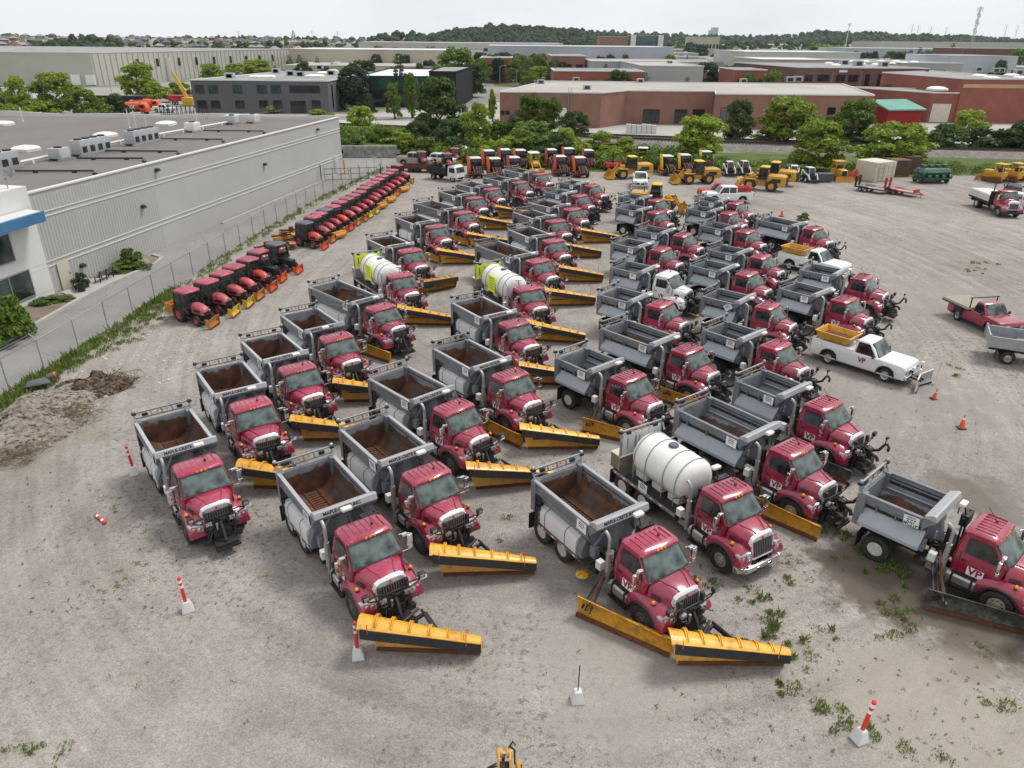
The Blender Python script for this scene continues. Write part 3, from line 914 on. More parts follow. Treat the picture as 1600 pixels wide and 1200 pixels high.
def simple_building(name, label, cat, px0, px1, pyb, pyt, depth, wall, roof, Y=None, windows=0, rowz=None, wmat='darkw', group=None, trim='trimw', yaw=0.0):
    """a block standing on the ground line seen at pyb, its eaves at pyt"""
    if Y is None: Y = gp((px0 + px1) / 2, pyb).y
    a, c = wp(px0, pyt, Y), wp(px1, pyt, Y)
    h = max(3.0, (a.z + c.z) / 2)
    t_ = thing(name, label, cat, ((a.x + c.x) / 2, Y, 0), yaw, group)
    hw = (c.x - a.x) / 2
    FR.append((a.x, c.x, Y, depth, h))
    o = facade_box(t_, 'wall', [(-hw, 0), (hw, 0), (hw * 1.0, depth), (-hw, depth)], h, M[wall], M[roof], 0, .3, trim)
    for i in range(windows):
        x = -hw + (i + .5) * 2 * hw / windows
        ww = hw / windows * .62
        z0, z1 = rowz or (h * .45, h * .75)
        b = MB()
        b.box(x - ww, x + ww, -.06, .05, z0, z1)
        b.build('window', [M[wmat]], o, smooth=0)
    return t_, h, Y
FR = []
SB = simple_building
# big pale factory at the left, its long side running away
fb = thing('factory_building', 'huge pale ribbed factory beyond the trees at far left', 'factory', (0, 0, 0))
fp = [(-300, 300), (-166, 312), (-127, 449), (-300, 470)]
ow = facade_box(fb, 'wall', fp, 12, M['fac'], M['roofg'])
b = MB()
d = (Vector((-127, 449, 0)) - Vector((-166, 312, 0))).normalized()
n_ = Vector((d.y, -d.x, 0))
for k in range(46):
    p = Vector((-166, 312, 0)) + d * (k * 3.1 + .8)
    b.bar(p + n_ * .06 + Vector((0, 0, .2)), p + n_ * .06 + Vector((0, 0, 11.8)), .5, .12)
b.build('pilaster', [M['fac']], ow, smooth=0)
for k in range(9):
    p = Vector((-166, 312, 0)) + d * ((24, 36, 50, 62, 75, 88, 101, 113, 125)[k])
    b = MB()
    q = p + n_ * .14
    b.bar(q + Vector((0, 0, 6.2)), q + Vector((0, 0, 9.4)), 2.0, .1)
    b.build('window', [M['tealg']], ow)
q = Vector((-166, 312, 0)) + d * 42 + n_ * .2
b = MB(); b.bar(q + Vector((0, 0, 0)), q + Vector((0, 0, 9.6)), 4.2, .2); b.build('tall_door', [M['white2']], ow)
for i in range(4):
    b = MB()
    x = -186 + i * 5.5
    b.box(x, x + 3.5, 300 + (x + 300) * .09 - .4, 300 + (x + 300) * .09 + .3, .5, 4.2)
    b.build('dock_door', [M['white2']], ow)
b = MB(); b.box(-214, -211, 307, 308.2, 6.5, 9.8); b.build('window', [M['tealg']], ow)
SB('warehouse', 'long beige wall of a warehouse right of the pale factory', 'warehouse', 450, 720, 96, 78, 60, 'beige', 'roofw', 420)
SB('warehouse', 'pale blue clad warehouse in the middle distance, centre', 'warehouse', 762, 1053, 92, 73, 70, 'bluew', 'roofw', 480, 3, (3, 5))
SB('warehouse', 'white roofed long warehouse below the wooded hill', 'warehouse', 560, 880, 76, 67, 100, 'fac', 'roofw', 800)
SB('brick_building', 'brick block behind the street trees, left of centre', 'building', 862, 915, 104, 88, 40, 'brick', 'roofg', 330, 3)
SB('brick_building', 'brick block with white entrance half hidden by street trees', 'building', 750, 800, 101, 91, 30, 'brickr', 'roofg', 360, 5)
t_, h, Y = SB('brick_office', 'low orange brick office just behind the brick factory roof', 'office', 866, 1006, 132, 112, 22, 'brickr', 'roofg', 238)
for x0, x1 in ((873, 887), (893, 907), (950, 955), (963, 978), (985, 1000)):
    a, c = wp(x0, 128, 238), wp(x1, 118, 238)
    b = MB(); b.box(a.x - t_.location.x, c.x - t_.location.x, -.08, .05, 2.2, 5.2); b.build('window', [M['wglass']], KIDS[t_][0], smooth=0)
SB('warehouse', 'grey windowless warehouse behind the orange brick office', 'warehouse', 1004, 1100, 126, 104, 55, 'facg', 'roofp', 255)
SB('warehouse', 'pale warehouse with skylights behind the grey windowless one', 'warehouse', 925, 1078, 110, 97, 40, 'facg', 'roofp', 310)
SB('brick_block', 'small brick block with a glass door behind the brick factory', 'building', 1150, 1199, 128, 110, 20, 'brickr', 'roofg', 245, 2)
bo = thing('brown_office', 'long brown brick office with dark windows right of centre', 'office', (0, 0, 0))
xq0, xq1 = wp(1247, 107, 246).x, wp(1452, 109, 246).x
ow = facade_box(bo, 'wall', [(xq0, 246), (xq1, 246), (xq1, 296), (xq0 - 6, 296)], wp(1350, 107, 246).z, M['brickd'], M['roofg'])
for a_ in ((1257, 117, 1270, 127), (1276, 117, 1296, 127), (1305, 117, 1321, 128), (1324, 117, 1341, 128), (1349, 116, 1360, 137), (1368, 116, 1380, 138), (1390, 116, 1408, 126), (1416, 116, 1432, 126)):
    pxwin(ow, 246, *a_, M['darkw'])
for x_ in (1300, 1345, 1386, 1412):
    a_ = wp(x_, 120, 246)
    b = MB(); b.box(a_.x - .25, a_.x + .25, 245.7, 246.1, .5, a_.z + 1.5); b.build('pilaster', [M['brick']], ow)
b = MB(); a_, c_ = wp(1311, 113, 246), wp(1324, 109.5, 246); b.box(a_.x, c_.x, 245.8, 245.98, a_.z, c_.z); b.build('sign', [M['placard']], ow)
roof_bits('white skylight on the brown office roof', [(1295, 100), (1306, 103), (1330, 97), (1345, 101), (1352, 97), (1368, 102), (1376, 97), (1392, 100), (1400, 97), (1412, 99), (1428, 98)], wp(1350, 107, 246).z, 'dome', 'skylights on the brown office roof', 1.3)
roof_bits('grey unit on the brown office roof', [(1318, 101), (1340, 103), (1380, 104)], wp(1350, 107, 246).z, 'box', 'units on the brown office roof', 1.8)
SB('warehouse', 'grey roofed hall stretching behind the brown office', 'warehouse', 1330, 1506, 112, 99, 60, 'facg', 'roofg', 300)
SB('warehouse', 'white workshop with beige front left of the brown office', 'warehouse', 1192, 1312, 110, 94, 40, 'beige', 'roofw', 300, 2)
SB('warehouse', 'pale long warehouse with white roof, behind the white workshop', 'warehouse', 1165, 1345, 97, 82, 60, 'fac', 'roofw', 380)
SB('warehouse', 'pale blue hall behind the conifers at right', 'warehouse', 1322, 1500, 90, 76, 70, 'bluew', 'roofw', 760)
SB('warehouse', 'white building with dark doors near the right edge', 'warehouse', 1488, 1592, 109, 88, 50, 'bluew', 'roofg', 420, 7, (1, 4))
SB('brick_building', 'dark brick block below the lattice mast', 'building', 1508, 1600, 86, 76, 40, 'brickd', 'roofg', 520, 5)
SB('warehouse', 'long low white sheds at the foot of the right hand ridge', 'warehouse', 1378, 1640, 75, 66, 80, 'fac', 'roofw', 900)
t_, h, Y = SB('office_block', 'teal glass office with white piers on the skyline', 'office', 990, 1032, 74, 56, 40, 'tealg', 'roofg', 1000)
for s in (-1, 1):
    b = MB(); b.box(s * 17 - 3, s * 17 + 3, -4, -.1, 0, h + 1); b.build('pier', [M['walltop']], KIDS[t_][0])
SB('office_block', 'beige stepped office block on the skyline right of centre', 'office', 1082, 1125, 72, 58, 40, 'beige', 'roofg', 1000, 8, (9, 14))
SB('apartment_block', 'row of red roofed apartments on the skyline left of the teal office', 'apartments', 938, 982, 73, 57, 40, 'brick', 'roofg', 1000, 6, (6, 12))
SB('office_tower', 'hazy blue tower far away on the horizon', 'tower', 1115, 1123, 62, 43, 40, 'bluew', 'roofg', 3200)
SB('office_tower', 'shorter hazy blue tower in front of the taller one', 'tower', 1111, 1117, 62, 47, 40, 'bluew', 'roofg', 3150)

# anonymous roofs filling the far plain
rn = random.Random(21)
pal = [('fac', 'roofw'), ('facg', 'roofg'), ('bluew', 'roofw'), ('beige', 'roofp'), ('brick', 'roofg'), ('fac', 'roofg')]
for i in range(58):
    Y = 330 * (4.2 ** rn.random())
    px_ = rn.uniform(-60, 1660)
    x = wp(px_, 100, Y).x
    if Y < 520 and (x < -90 or abs(px_ - 745) < 60): continue
    wl, rf = rn.choice(pal)
    hw, dp, h = rn.uniform(18, 60), rn.uniform(25, 60), rn.uniform(4.5, 8)
    t_ = thing('warehouse', 'low pale roofed shed among many on the far industrial plain', 'warehouse', (x, Y, 0), rn.uniform(-.15, .15), 'anonymous sheds on the far plain')
    o = facade_box(t_, 'wall', [(-hw, 0), (hw, 0), (hw, dp), (-hw, dp)], h, M[wl], M[rf])
    b = MB()
    for k in range(int(hw / 7)):
        xx = rn.uniform(-hw + 3, hw - 3)
        yy = rn.uniform(3, dp - 3)
        b.box(xx - 1.2, xx + 1.2, yy - 1, yy + 1, h, h + rn.uniform(.8, 1.8), 0)
    for k in range(int(hw / 6)):
        xx = rn.uniform(-hw + 3, hw - 3)
        b.box(xx - 1.5, xx + 1.5, -.08, .05, .3, rn.uniform(2.5, 4.5), 1)
    b.build('fitting', [M['walltop'], M['darkw']], o, smooth=0)
# suburb of gabled houses below the horizon at left
hm = {}
for k, (wl, rf) in enumerate((('brickd', 'kgrey'), ('beige', 'kgrey'), ('brickd', 'roofg'), ('fac', 'brickd'))):
    b = MB()
    b.box(-5, 5, -5, 5, 0, 5.5, 0)
    b.add([(-5.5, -5.5, 5.5), (5.5, -5.5, 5.5), (5.5, 5.5, 5.5), (-5.5, 5.5, 5.5), (-2, 0, 9.2), (2, 0, 9.2)], [(0, 1, 5, 4), (1, 2, 5), (2, 3, 4, 5), (3, 0, 4)], 1)
    for x in (-3, 0, 3):
        for z in (1, 3.6): b.box(x - .7, x + .7, -5.06, -4.95, z, z + 1.3, 2)
    hm[k] = b.mesh('house', [M[wl], M[rf], M['darkw']], smooth=0)
for i in range(150):
    Y = rn.uniform(780, 1250)
    px_ = rn.uniform(-30, 640)
    o = link('house', hm[i % 4])
    o.scale = (.8, .8, .62)
    place(o, (wp(px_, 60, Y).x, Y, 4 + (Y - 780) * .022), rn.uniform(-.6, .6), 'gabled house in the far suburb on the skyline at left', 'suburban houses on the skyline', 'house')
b = MB()
b.loft([[(-900, 700, -1), (-900, 790, 3.8), (-900, 1300, 15.4), (-900, 1400, -1)], [(-120, 700, -1), (-120, 790, 3.8), (-120, 1300, 15.4), (-120, 1400, -1)]])
o = b.build('hill', [M['earth']], smooth=0); o['kind'] = 'structure'

# ================================================================ vegetation
def mesh_np(name, verts, faces, mats, smooth=False):
    me = bpy.data.meshes.new(name)
    me.from_pydata(verts.tolist() if hasattr(verts, 'tolist') else verts, [], faces.tolist() if hasattr(faces, 'tolist') else faces)
    for m in mats: me.materials.append(m)
    return me
def leaf_cloud(rs, cen, rad, per, size, flat=.75):
    """small leaf sprays on the outside of many clumps"""
    V = []
    for c, r, n in zip(cen, rad, per):
        u = rs.normal(size=(n, 3))
        u /= np.linalg.norm(u, axis=1)[:, None]
        u[:, 2] = np.where(u[:, 2] < -.35, -u[:, 2] * .6, u[:, 2])
        rr = r * (.55 + .5 * rs.random((n, 1)) ** .6)
        p = c + u * rr * np.array([1, 1, flat])
        nrm = u + rs.normal(scale=.55, size=(n, 3))
        nrm /= np.linalg.norm(nrm, axis=1)[:, None]
        t = np.cross(nrm, rs.normal(size=(n, 3)))
        t /= np.linalg.norm(t, axis=1)[:, None] + 1e-9
        q = np.cross(nrm, t)
        s = size * (.6 + .8 * rs.random((n, 1)))
        a, b_ = t * s, q * s * .62
        V.append(np.stack([p - a, p - b_ * .9, p + a, p + b_ * 1.1], 1))
    V = np.concatenate(V).reshape(-1, 3)
    F = np.arange(len(V)).reshape(-1, 4)
    return V, F
CROWN = {}
def crown(kind, seed):
    """unit crown: height 1 from the ground, half width about .5"""
    rs = np.random.RandomState(seed)
    cen, rad, per = [], [], []
    if kind == 'broad':
        n = 62
        for i in range(n):
            a, z = rs.uniform(0, 6.283), rs.uniform(.14, .92)
            env = .43 * math.sin(math.pi * min(1, max(.10, (z - .02) / .98)) ** .9) ** .55
            r = env * math.sqrt(rs.uniform(.15, 1)) * rs.uniform(.8, 1.06)
            cen.append((r * math.cos(a), r * math.sin(a), z))
            rad.append(rs.uniform(.08, .15))
        size, flat = .027, .9
    elif kind == 'column':
        for i in range(44):
            z = rs.uniform(.08, .95)
            env = .42 * (1 - abs(z - .42) * 1.2)
            a, r = rs.uniform(0, 6.283), env * rs.uniform(.3, 1)
            cen.append((r * math.cos(a), r * math.sin(a), z))
            rad.append(rs.uniform(.08, .14))
        size, flat = .034, .9
    elif kind == 'conifer':
        for k in range(13):
            z = .10 + k * .068
            R_ = .46 * (1 - (z - .08) / .93) + .02
            m = max(3, int(9 * R_ / .4))
            for j in range(m):
                a = j * 6.283 / m + rs.uniform(-.3, .3) + k
                r = R_ * rs.uniform(.55, 1)
                cen.append((r * math.cos(a), r * math.sin(a), z - r * .12))
                rad.append(.05 + .06 * R_ / .4)
        size, flat = .026, .5
    elif kind == 'bush':
        for i in range(22):
            a, r = rs.uniform(0, 6.283), .40 * math.sqrt(rs.random())
            z = rs.uniform(.12, .80) * (1 - r * .7)
            cen.append((r * math.cos(a), r * math.sin(a), z))
            rad.append(rs.uniform(.12, .22))
        size, flat = .040, .85
    cen = np.array(cen)
    tot = {'broad': 7600, 'column': 3000, 'conifer': 3600, 'bush': 3000}[kind]
    w_ = np.array(rad) ** 2
    per = np.maximum(8, (tot * w_ / w_.sum()).astype(int))
    return leaf_cloud(rs, cen, rad, per, size, flat)
def trunk_mesh(kind, seed):
    rn_ = random.Random(seed)
    b = MB()
    top = .9 if kind == 'conifer' else .62
    pts = [Vector((rn_.uniform(-.012, .012) * k, rn_.uniform(-.012, .012) * k, top * k / 6)) for k in range(7)]
    an = [2 * math.pi * i / 7 for i in range(7)]
    b.loft([[p + Vector((math.cos(t) * r, math.sin(t) * r, 0)) for t in an] for p, r in zip(pts, (.045, .030, .027, .024, .02, .015, .008))])
    if kind != 'conifer':
        for k in range(7):
            a = rn_.uniform(0, 6.28)
            s = pts[2 + k % 4]
            e = s + Vector((math.cos(a) * .26, math.sin(a) * .26, rn_.uniform(.12, .28)))
            b.tube(s, e, .014, 5, 0, .004)
    return b.mesh('trunk', [M['bark']], smooth=60)
def get_crown(kind, seed, mk):
    k = (kind, seed, mk)
    if k not in CROWN:
        if (kind, seed) not in CROWN: CROWN[kind, seed] = crown(kind, seed)
        V, F = CROWN[kind, seed]
        CROWN[k] = mesh_np('crown', V, F, [M[mk]])
        CROWN['t', kind, seed] = CROWN.get(('t', kind, seed)) or trunk_mesh(kind, seed)
    return CROWN[k], CROWN['t', kind, seed]
trn = random.Random(5)
NEED = {'conifer': 'needle'}
def plant(kind, loc, h, wd, mk, label, cat='tree', group=None, name='tree', trunk=True):
    seed = trn.randrange(3)
    cm, tm = get_crown(kind, seed, mk)
    t_ = thing(name, label, cat, loc, trn.uniform(0, 6.28), group)
    o = link('crown' if cat == 'tree' else 'foliage', cm, t_)
    o.scale = (wd, wd, h)
    if trunk:
        q = link('trunk', tm, t_)
        q.scale = (h * .8, h * .8, h)
    return t_
def ptree(kind, bx, by, ty, wpx, mk, label, **k):
    """base seen at (bx, by), top at ty, crown wpx wide"""
    B = gp(bx, by)
    h = max(.6, wp(bx, ty, B.y).z)
    wd = wp(bx + wpx / 2, by, B.y).x - wp(bx - wpx / 2, by, B.y).x
    return plant(kind, B, h, wd * 1.08, mk, label, **k)
TREES = [
 ('broad', 1085, 250, 179, 88, 'leafy', 'bright green tree between the brick loading bays and the yellow loaders'),
 ('broad', 1272, 266, 189, 92, 'leafy', 'bright green tree just behind the front-facing yellow bulldozer'),
 ('broad', 1395, 264, 192, 112, 'leafy', 'wide bright green tree standing behind the cream container'),
 ('broad', 1230, 226, 150, 96, 'leafy', 'big light green tree against the right half of the brick factory'),
 ('broad', 1150, 224, 156, 50, 'leafd', 'dark narrow tree against the brick factory beside the big light green one'),
 ('broad', 1327, 226, 154, 80, 'leafm', 'broad mid green tree hiding the right corner of the brick factory'),
 ('broad', 1510, 218, 172, 58, 'leafy', 'light green tree rising from the dark hedge below the red brick works'),
 ('broad', 686, 214, 121, 84, 'leafd', 'large dark round tree in front of the black glass office'),
 ('column', 747, 240, 163, 60, 'leafy', 'slim yellow green tree left of the brick factory corner'),
 ('broad', 826, 208, 146, 48, 'leafm', 'tree against the left end of the brick factory wall'),
 ('broad', 858, 210, 153, 42, 'leafm', 'tree covering the white door of the brick factory'),
 ('broad', 897, 216, 174, 48, 'leafd', 'round dark bushy tree right of the brick factory ladder'),
 ('broad', 707, 236, 186, 58, 'leafd', 'dark shrubby tree beside the railway, left of the slim yellow green one'),
 ('broad', 832, 240, 190, 74, 'leafm', 'tangled tree behind the row of boom mowers'),
 ('broad', 934, 246, 205, 52, 'leafy', 'small bright tree right of the boom mowers'),
 ('broad', 565, 207, 166, 46, 'leafy', 'bright small tree just right of the long warehouse wall end'),
 ('column', 617, 186, 130, 34, 'leafm', 'left one of two upright trees before the black glass office'),
 ('column', 645, 184, 116, 30, 'leafm', 'taller upright tree before the black glass office'),
 ('conifer', 627, 165, 78, 40, 'needle', 'tall dark spruce between the two offices'),
 ('broad', 555, 172, 104, 58, 'needle', 'grey green pine at the corner of the dark grey office'),
 ('conifer', 577, 176, 148, 26, 'needle', 'small dark fir under the grey green pine'),
 ('broad', 712, 142, 74, 72, 'leafm', 'tall leafy tree behind the black glass office'),
 ('broad', 738, 152, 98, 50, 'leafd', 'dark tree at the right edge of the black glass office'),
 ('column', 770, 190, 140, 22, 'leafy', 'young thin tree on the verge by the street'),
 ('broad', 787, 116, 82, 34, 'leafd', 'dark street tree, left of the two lamp posts'),
 ('broad', 812, 118, 86, 36, 'leafm', 'mid green street tree beside the lamp posts'),
 ('broad', 868, 118, 84, 38, 'leafd', 'dark tree in front of the brick block left of centre'),
 ('broad', 733, 232, 176, 42, 'leafy', 'bright sapling clump left of the slim yellow green tree'),
 ('broad', 778, 238, 188, 46, 'leafm', 'mid green tree behind the leftmost boom mowers'),
 ('broad', 806, 238, 184, 40, 'leafd', 'dark tree behind the third boom mower'),
 ('broad', 882, 248, 200, 44, 'leafy', 'bright small tree behind the right boom mowers'),
 ('broad', 976, 250, 214, 36, 'leafy', 'bright small tree above the red implement'),
 ('broad', 655, 236, 190, 46, 'leafd', 'dark tree at the left foot of the large round tree'),
 ('broad', 600, 238, 198, 44, 'leafm', 'green tree above the stone retaining wall'),
 ('broad', 772, 124, 84, 36, 'leafd', 'dark leafy street tree above the far end of the street'),
 ('broad', 752, 134, 92, 34, 'leafm', 'street tree just right of the black glass office corner'),
 ('broad', 800, 128, 90, 42, 'leafd', 'rounded dark tree between the two street lamps'),
 ('broad', 830, 120, 90, 32, 'leafm', 'street tree above the yellow green tree left of the orange office'),
 ('broad', 888, 116, 86, 30, 'leafm', 'tree in front of the right part of the brick block'),
 ('broad', 842, 138, 104, 50, 'leafy', 'yellow green tree left of the orange brick office'),
 ('conifer', 1041, 150, 92, 46, 'needle', 'shapely dark pine behind the brick factory roof'),
 ('broad', 1100, 150, 98, 56, 'needle', 'dark pine clump, left one, above the brick factory roof'),
 ('broad', 1138, 150, 102, 48, 'needle', 'dark pine clump, right one, above the brick factory roof'),
 ('conifer', 1180, 130, 87, 16, 'needle', 'small pointed spruce left of the pair by the workshop'),
 ('conifer', 1210, 137, 92, 18, 'needle', 'left spruce of a pair in front of the white workshop'),
 ('conifer', 1224, 137, 89, 22, 'needle', 'right spruce of a pair in front of the white workshop'),
 ('conifer', 1257, 134, 89, 16, 'needle', 'spruce at the left end of the brown office roof'),
 ('broad', 1376, 175, 133, 34, 'leafd', 'dark tree between the brick factory and the red brick works'),
 ('broad', 1420, 157, 118, 56, 'needle', 'greyish tree in front of the brown brick wing'),
 ('broad', 1458, 155, 110, 40, 'purple', 'dark purple leaved tree behind the red shed'),
 ('conifer', 1418, 104, 76, 22, 'needle', 'first of a row of firs on the roofs at right'),
 ('conifer', 1432, 104, 72, 22, 'needle', 'second of a row of firs on the roofs at right'),
 ('conifer', 1455, 104, 74, 18, 'needle', 'last of a row of firs on the roofs at right'),
 ('conifer', 1481, 106, 65, 20, 'needle', 'tallest single fir left of the lattice mast'),
 ('conifer', 1530, 107, 88, 16, 'needle', 'fir below the lattice mast to the right'),
 ('conifer', 1366, 94, 80, 16, 'needle', 'dark fir above the brown office roof'),
 ('broad', 1510, 110, 88, 26, 'leafm', 'round green tree below the lattice mast'),
 ('broad', 1588, 120, 76, 60, 'leafm', 'green tree cut by the right edge above the red brick works'),
 ('broad', 1280, 90, 69, 40, 'leafy', 'yellow green round tree on the roofs left of the white pole mast'),
 ('broad', 1308, 92, 72, 36, 'leafy', 'second yellow green round tree beside the first near the pole mast'),
 ('conifer', 1268, 90, 70, 18, 'needle', 'dark slim tree beside the yellow green pair'),
 ('broad', 219, 156, 97, 64, 'leafy', 'large light green tree in front of the pale factory'),
 ('broad', 96, 180, 114, 80, 'leafy', 'wide bright green tree above the left part of the brown roof'),
 ('broad', 33, 182, 119, 40, 'leafy', 'bright green tree near the left edge by the white trailers'),
 ('conifer', 8, 172, 124, 18, 'needle', 'dark fir at the left edge of the photo'),
 ('broad', 136, 186, 140, 60, 'leafm', 'green tree between the wide bright tree and the orange tank trucks'),
 ('broad', 335, 128, 99, 42, 'leafy', 'light green tree in front of the pale factory, left of three'),
 ('broad', 372, 125, 99, 44, 'leafy', 'light green tree in front of the pale factory, middle of three'),
 ('broad', 405, 124, 93, 52, 'leafy', 'light green tree in front of the pale factory, right of three'),
 ('broad', 470, 108, 88, 30, 'leafy', 'green tree at the right end of the pale factory'),
 ('broad', 497, 110, 83, 28, 'leafm', 'mid green tree before the long beige wall, left end'),
 ('broad', 525, 108, 79, 26, 'leafm', 'tallest green tree before the long beige wall'),
 ('broad', 560, 106, 84, 34, 'leafd', 'dark tree before the long beige wall, right end'),
]
for k, bx, by, ty, wpx, mk, label in TREES:
    ptree(k, bx, by, ty, wpx, mk, label, name={'conifer': 'conifer_tree'}.get(k, 'leafy_tree'))
SHRUBS = [(548, 236, 206, 50), (578, 236, 207, 54), (612, 238, 204, 56), (640, 243, 208, 50), (668, 243, 204, 62), (722, 244, 205, 60), (760, 246, 206, 50), (790, 246, 208, 60), (808, 246, 200, 60),
          (866, 250, 208, 58), (900, 252, 212, 50), (955, 254, 222, 54), (1000, 256, 226, 50), (1040, 262, 232, 50), (1442, 236, 196, 62), (1475, 236, 194, 66), (1545, 236, 189, 70), (1580, 238, 186, 74), (1612, 238, 190, 60),
          (1420, 240, 206, 46), (1205, 222, 196, 50), (1345, 230, 205, 56), (1300, 228, 205, 50), (60, 186, 150, 60), (160, 188, 152, 56), (185, 184, 146, 40), (15, 186, 156, 44), (250, 160, 128, 50), (285, 152, 124, 44), (395, 170, 154, 60), (500, 184, 173, 44)]
for i, (bx, by, ty, wpx) in enumerate(SHRUBS):
    ptree('bush', bx, by, ty - 4, wpx, ('leafm', 'leafd', 'leafy', 'leafy')[i % 4] if bx < 1400 else 'leafd', 'bushy shrub in the overgrown belt of green beside the tracks and car parks', cat='shrub', group='shrubs of the overgrown belt', name='shrub', trunk=False)
for bx, by, ty, wpx, mk, label in ((5, 535, 436, 84, 'leafm', 'big green bush by the office windows at the left edge'), (206, 418, 386, 40, 'leafm', 'dark green bush against the ribbed wall behind the benches'),
                               (72, 474, 466, 40, 'weed', 'low weeds under the office window'), (98, 470, 460, 30, 'weed', 'low leafy plant beside the cream door'), (128, 450, 418, 22, 'leafd', 'thin shrub behind the left bench'),
                               (190, 424, 408, 44, 'weed', 'low weeds behind the right bench'), (222, 420, 406, 34, 'weed', 'weeds around the boulder'), (1254, 344, 331, 20, 'leafm', 'lone weed bush on the gravel behind the long-bed truck'), (425, 177, 164, 30, 'cream', 'cream flowering bush at the dark office entrance')):
    if mk == 'cream':
        M['bloom'] = weedmat('cream_blossom', [(.35, .36, .16), (.5, .5, .32), (.15, .2, .05)])
        mk = 'bloom'
    ptree('bush', bx, by, ty, wpx, mk, label, cat='shrub', name='shrub', trunk=False)
# trees scattered over the far plain
EXTRA = [(1062, 84, 62, 14), (1078, 88, 66, 18), (1096, 90, 70, 20), (1112, 86, 64, 26), (1128, 84, 70, 20), (1145, 92, 76, 22), (1075, 108, 96, 18), (1120, 102, 84, 24), (1140, 100, 86, 20), (1160, 98, 82, 18), (1205, 76, 62, 26), (1232, 74, 60, 22), (1252, 72, 63, 18), (1180, 80, 66, 14), (1195, 82, 68, 12), (1345, 78, 66, 20), (1395, 104, 80, 30), (1408, 104, 82, 26), (1445, 104, 78, 26), (1350, 102, 82, 20),
 (1496, 78, 66, 16), (1545, 80, 68, 22), (1562, 84, 72, 18), (1575, 82, 70, 20), (1500, 108, 84, 22), (1515, 106, 86, 20), (1470, 106, 84, 22), (1200, 106, 88, 22), (1240, 106, 92, 16), (1270, 104, 90, 18), (1290, 100, 84, 24), (1160, 108, 90, 24), (1130, 112, 94, 26), (1060, 112, 92, 22), (1010, 104, 86, 18), (900, 90, 72, 14), (915, 92, 78, 12), (960, 100, 84, 22), (985, 98, 86, 20), (940, 96, 80, 16), (970, 76, 58, 14), (745, 88, 70, 26), (720, 84, 72, 20), (760, 86, 66, 24), (690, 78, 68, 16), (660, 78, 66, 18), (640, 72, 60, 14), (480, 80, 68, 20), (440, 74, 62, 14), (400, 70, 58, 16), (460, 62, 46, 10), (300, 66, 56, 14), (350, 68, 58, 18), (250, 66, 58, 16), (580, 76, 62, 20), (612, 78, 64, 14), (785, 98, 80, 20), (800, 100, 86, 18), (830, 102, 88, 18), (850, 104, 90, 14), (885, 108, 92, 20), (908, 112, 98, 16)]
for bx, by, ty, wpx in EXTRA:
    ptree('broad' if wpx > 15 else 'conifer', bx, max(by, 70), ty, wpx * 1.25, trn.choice(('leafd', 'needle', 'leafd', 'leafm')), 'dark tree standing among the far sheds', group='trees scattered over the far plain', name='distant_tree', trunk=False)
nfront = 0
for x0, x1, Yf, dp, hh in FR:                                                    # street trees along the fronts of the middle distance blocks
    if Yf > 950: continue
    for q in range(max(2, min(9, int((x1 - x0) / 13)))):
        h = min(hh * trn.uniform(.7, 1.35), 10.5)
        plant(trn.choice(('broad', 'broad', 'conifer')), (trn.uniform(x0, x1), Yf - trn.uniform(3.5, 9), 0), h, h * trn.uniform(.6, 1.0), trn.choice(('leafd', 'leafm', 'needle', 'leafm')), 'dark tree standing among the far sheds', 'tree', 'trees scattered over the far plain', 'distant_tree', False)
        nfront += 1
for i in range(235 - nfront):
    Y = 285 * (4.2 ** trn.random() ** 1.2)
    px_ = trn.uniform(-40, 1640)
    x = wp(px_, 100, Y).x
    if Y < 470 and x < -95: continue
    if any(a - 3 < x < c + 3 and yf - 3 < Y < yf + dp + 3 for a, c, yf, dp, _ in FR): continue
    k = trn.choice(('broad', 'broad', 'broad', 'conifer'))
    h = trn.uniform(6, 11.5)
    plant(k, (x, Y, 0), h, h * (trn.uniform(.7, 1.1) if k == 'broad' else .5), trn.choice(('leafd', 'leafd', 'leafm', 'needle')) if k == 'broad' else 'needle', 'dark tree standing among the far sheds', 'tree', 'trees scattered over the far plain', 'distant_tree', False)
# hedge of vines along the back of the yard
def leaf_mass(name, pts, label, cat, mk, per=60, size=.16, seed=1, kind=None, flat=.8, rm=(.5, .9)):
    rs = np.random.RandomState(seed)
    cen = np.array(pts)
    rad = rs.uniform(rm[0], rm[1], len(cen))
    V, F = leaf_cloud(rs, cen, rad, [per] * len(cen), size, flat)
    o = link(name, mesh_np(name, V, F, [M[mk]]))
    return tag(o, label, cat, None, kind)
rs = np.random.RandomState(3)
hp = []
for x in np.arange(22, 150, .75):
    y = 118.0 + (x - 22) * .012
    hp.append((x, y + rs.uniform(-1.0, 1.6), .55 + .4 * math.sin(x * .33) * rs.rand() + rs.uniform(0, .6)))
leaf_mass('hedge', hp, 'long low hedge of vines along the back edge of the yard', 'hedge', 'weed', 70, .17, 4, None, .75, (.5, 1.1))
